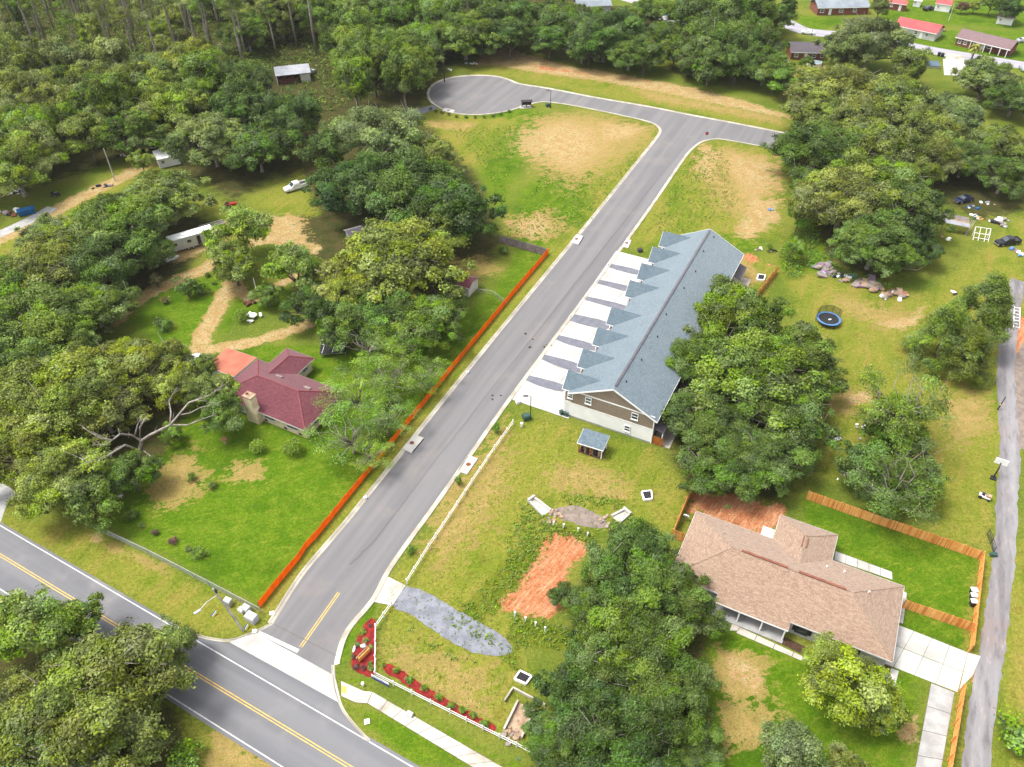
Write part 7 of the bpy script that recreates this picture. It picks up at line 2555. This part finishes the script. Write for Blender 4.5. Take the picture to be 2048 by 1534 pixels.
# mailbox stand at the turning circle
mk = thing('mailbox_stand', 'dark roofed mailbox stand on a concrete pad near the far street lamp', 'mailbox', G(1053, 214), math.radians(8))
MB().box(-1.9, -1.0, -.05, 1.4, 1.0, .06).obj('pad', MT['concrete'], mk)
q = MB()
q.slab([(-1.6, -.8, 1.75), (1.6, -.8, 1.75), (1.6, .1, 2.05), (-1.6, .1, 2.05)], .1)
q.slab([(-1.6, .1, 2.05), (1.6, .1, 2.05), (1.6, .9, 1.75), (-1.6, .9, 1.75)], .1)
q.obj('roof', MT['dark'], mk)
for x in (-1.3, 0, 1.3):
    MB().box(x - .08, -.08, 0, x + .08, .08, 1.8).obj('post', MT['dark'], mk)
for i in range(4):
    MB().box(-1.2 + i * .62, -.3, .7, -.65 + i * .62, .3, 1.5).obj('mailbox_unit', MT['rubber'] if i % 2 else MT['dark'], mk)

# ---------------------------------------------------------------- scrap yard on the right
lt = thing('lean_to', 'collapsing timber lean-to with pale sheet roof in the scrap yard', 'shed', G(1905, 460), math.radians(-22))
for x in (-2.4, 2.4):
    for y in (-1.4, 2.6):
        MB().tube([(x, y, 0), (x * 1.05, y, 2.3)], .08, 6).obj('post', MT['wood'], lt)
q = MB()
q.slab([(-2.7, -1.7, 2.3), (2.7, -1.7, 2.1), (2.7, -.3, 2.3), (-2.7, -.3, 2.5)], .06)
q.obj('roof_sheet', MT['roof_metal'], lt)
for i in range(7):
    MB().bar((-2.5, -.1 + i * .42, 2.45), (2.6, -.25 + i * .42, 2.3), .26, .06).obj('board', MT['stone'] if i < 2 else MT['wood'], lt)
for i in range(3):
    MB().bar((2.6, -1.5 + i * .3, 0), (4.0 - i * .4, 2.0, 2.2), .1, .1).obj('loose_plank', MT['stone_grey'], lt)
fr = thing('climbing_rack', 'white tubular frame standing in the weeds beside the lean-to', 'frame', G(1960, 478), math.radians(-18))
for x in (-1.5, -.5, .7, 1.5):
    MB().tube([(x, -.9, 0), (x, 1.0, 2.2)], .06, 6).obj('upright', MT['white'], fr)
for t in (.2, .55, 1.0):
    MB().tube([(-1.5, -.9 + 1.9 * t, 2.2 * t), (1.5, -.9 + 1.9 * t, 2.2 * t)], .06, 6).obj('rail', MT['white'], fr)
for x in (-1.5, 1.5):
    MB().tube([(x, 1.0, 0), (x, 1.0, 2.2)], .06, 6).obj('upright', MT['white'], fr)
fr = thing('ladder_rack', 'white ladder rack leaning at the right edge beside the lane', 'frame', G(2030, 642), math.radians(70))
for y in (-.5, .5):
    MB().tube([(-2.4, y, .1), (2.4, y, 1.6)], .06, 6).obj('rail', MT['white'], fr)
for i in range(7):
    t = i / 6
    MB().tube([(-2.2 + 4.4 * t, -.5, .15 + 1.4 * t), (-2.2 + 4.4 * t, .5, .15 + 1.4 * t)], .05, 6).obj('rung', MT['white'], fr)
MB().tube([(1.5, 0, 0), (1.5, 0, 1.3)], .08, 6).obj('leg', MT['dark'], fr)


def heap(label, cx, cy, n, sx, sy, q0, q1, mats, seed, name='scrap_heap', cat='scrap', flat=1.0, part='piece'):
    r = thing(name, label, cat, G(cx, cy))
    g = random.Random(seed)
    for k in range(n):
        x, y = g.gauss(0, sx), g.gauss(0, sy)
        q = g.uniform(q0, q1)
        m = mats[k % len(mats)]
        if k % 2:
            MB().rock((x, y, q * .4), q, q * .8, q * .6 * flat, seed * 97 + k).obj(part, m, r)
        else:
            a = g.uniform(0, 3.14)
            MB().ob((x, y, q * .35), (math.cos(a) * q, math.sin(a) * q, g.uniform(-.15, .2) * q), (-math.sin(a) * q * .6, math.cos(a) * q * .6, 0), (0, 0, q * .18 * flat + .05)).obj(part, m, r)
    return r


WG = [MT['white'], MT['chrome'], MT['dark'], MT['stone_grey']]
heap('heap of pale machine scrap behind the black car', 1996, 445, 16, 1.3, 1.2, .25, .7, WG, 21)
heap('heap of white and black scrap beside the lean-to', 1951, 436, 10, .6, .7, .2, .5, [MT['white'], MT['chrome'], MT['orange_wood'], MT['green_box']], 22)
heap('blue and grey oddments behind the lean-to', 1942, 415, 6, .5, .6, .25, .5, [MT['tarp'], MT['chrome']], 23)
heap('pale oddments under the dark oak above the scrap yard', 1974, 405, 6, .6, .5, .2, .5, WG, 24)
heap('lilac folding chairs lying below the black car', 2036, 505, 6, .5, .8, .3, .6, [MT['bluepad'], MT['white'], MT['lilac']], 25)
heap('white tub and planks at the foot of the lean-to', 1896, 478, 5, .7, .5, .2, .5, [MT['white'], MT['stone']], 26)
ST = [MT['stone_grey'], MT['stone'], MT['lilac'], MT['stone']]
heap('pile of stone slabs at the left end of the rubble bank', 1650, 540, 20, 1.2, 1.6, .4, 1.0, [MT['stone_grey'], MT['lilac'], MT['chrome'], MT['stone_grey']], 31, 'rubble_pile', 'rubble', .7, 'stone')
heap('blue and grey rubbish on the rubble bank', 1684, 552, 16, 1.5, .8, .25, .6, [MT['chrome'], navy, MT['white'], MT['bluepad']], 32, 'rubble_pile', 'rubble')
heap('pale broken slabs in the middle of the rubble bank', 1728, 567, 14, 1.5, 1.0, .5, 1.1, ST, 33, 'rubble_pile', 'rubble', .6, 'stone')
heap('big pale slabs right of the middle of the rubble bank', 1757, 575, 14, 1.2, 1.2, .5, 1.2, ST, 34, 'rubble_pile', 'rubble', .6, 'stone')
heap('pinkish slabs and white blocks at the right end of the rubble bank', 1790, 588, 14, 1.3, .9, .4, 1.0, [MT['stone'], MT['terracotta'], MT['white'], MT['stone_grey']], 35, 'rubble_pile', 'rubble', .6, 'stone')
heap('white oddment on the grass between the two conifers', 1912, 588, 5, .3, .3, .15, .35, [MT['white'], MT['dark']], 36)
heap('white branches and scrap under the field trees', 1735, 855, 16, 1.3, .5, .15, .5, [MT['white'], MT['chrome'], MT['stone_grey']], 37)
heap('grey hull like scrap beside the big tree group', 1690, 877, 8, 1.8, .4, .2, .6, [MT['chrome'], MT['white'], MT['dark']], 38)
heap('black scrap and tyres under the thin dark field tree', 1825, 905, 14, 1.2, .8, .3, .7, [MT['dark'], MT['rubber'], MT['black']], 39)
heap('black sheet and scrap beside the dark thin tree trunk', 1792, 905, 10, .5, 1.3, .3, .7, [MT['dark'], MT['chrome'], MT['black']], 40)
heap('row of white blocks above the long orange fence', 1700, 946, 12, 2.2, .5, .15, .4, [MT['white'], MT['stone_grey']], 41)
heap('rubbish under the oak at the left end of the dirt track', 25, 388, 12, 1.8, .9, .3, .8, [MT['white'], MT['stone'], MT['chrome'], MT['dark']], 42)
heap('dark lumber and scrap beside the gravel track at the left edge', 18, 425, 16, 1.8, 1.2, .3, .9, [MT['rust'], MT['dark'], MT['white'], MT['wood']], 43)
heap('dark blue cart and timber under the trees beside the dirt track', 205, 374, 8, 1.0, .5, .3, .6, [navy, MT['wood'], MT['dark']], 44)
heap('white litter where the wood meets the turning circle, left of two', 899, 140, 5, .6, .4, .3, .6, [MT['white'], MT['chrome']], 45)
heap('white litter where the wood meets the sand slope, right of two', 940, 128, 6, .9, .3, .3, .6, [MT['white'], MT['chrome']], 46)
heap('white litter beside the dirt track, near the small yellow tree', 247, 312, 4, .6, .3, .3, .6, [MT['white'], MT['dark']], 47)
heap('white and grey rubbish by the brick house garden', 1610, 118, 10, 1.8, .8, .2, .6, [MT['white'], MT['dark'], MT['lilac']], 48)
heap('pale oddment at the back of the bare lot behind the townhouses', 1517, 500, 4, .6, .3, .2, .5, [MT['white'], MT['stone_grey']], 49)
heap('blue sheet on the bare lot behind the townhouses', 1543, 420, 3, .4, .3, .3, .6, [MT['bluepad'], MT['chrome']], 50)
heap('black oddment in the weeds at the corner of the townhouse lot', 1547, 502, 4, .3, .3, .2, .4, [MT['black'], MT['white']], 51)
heap('red and white car parts at the right of the red roofed house', 1884, 62, 6, 1.0, .4, .3, .7, [MT['rust'], MT['white'], MT['dark']], 52)
heap('dirt lumps left on the side road beside the driveways, lower group', 1000, 790, 3, .8, .8, .12, .22, [MT['dark']], 53, 'dirt_lumps', 'dirt')
heap('dirt lumps left on the side road beside the driveways, upper group', 1080, 690, 6, 1.6, 2.2, .12, .22, [MT['dark']], 54, 'dirt_lumps', 'dirt')
qd = thing('quad_bike', 'dark quad bike standing beside the dirt track', 'quad bike', G(111, 392), math.radians(-20))
MB().box(-.8, -.35, .5, .8, .35, .85).obj('body', MT['dark'], qd)
MB().box(-.5, -.2, .85, .2, .2, 1.0).obj('seat', MT['black'], qd)
MB().tube([(.5, -.4, 1.1), (.45, 0, 1.05), (.5, .4, 1.1)], .04, 5).obj('handlebar', MT['steel'], qd)
for x in (-.6, .6):
    for y in (-.5, .5):
        wheel(qd, x, y, .3, .25)
dp = thing('dumpster', 'bright blue tarp covered dumpster beside the gravel track', 'dumpster', G(55, 428), math.radians(32))
q = MB()
q.add([(-1.6, -.8, .1), (1.6, -.8, .1), (1.6, .8, .1), (-1.6, .8, .1), (-1.8, -.95, 1.3), (1.8, -.95, 1.3), (1.8, .95, 1.3), (-1.8, .95, 1.3)], [(3, 2, 1, 0), (4, 5, 6, 7), (0, 1, 5, 4), (1, 2, 6, 5), (2, 3, 7, 6), (3, 0, 4, 7)])
q.obj('body', MT['tarp'], dp)
q = MB()
q.add([(-1.85, -1.0, 1.3), (1.85, -1.0, 1.3), (1.85, 1.0, 1.3), (-1.85, 1.0, 1.3), (-1.6, 0, 1.65), (1.6, 0, 1.55)], [(0, 1, 5, 4), (2, 3, 4, 5), (1, 2, 5), (3, 0, 4), (3, 2, 1, 0)])
q.obj('tarp_cover', MT['tarp'], dp)
for x in (-1.5, 1.5):
    MB().box(x - .1, -.9, 0, x + .1, .9, .12).obj('skid', MT['dark'], dp)

# ---------------------------------------------------------------- thin summer haze
hz = MB()
hz.box(-900, -250, -1.0, 900, 1200, 91.5)
m, nt, out = nodes('haze_air')
pv_ = N(nt, 'ShaderNodeVolumePrincipled')
pv_.inputs['Color'].default_value = (.93, .95, .97, 1)
pv_.inputs['Density'].default_value = .00006
nt.links.new(pv_.outputs[0], out.inputs['Volume'])
ho = hz.obj('haze', m)
ho['kind'] = 'stuff'
ho['label'] = 'thin pale haze over the whole site'
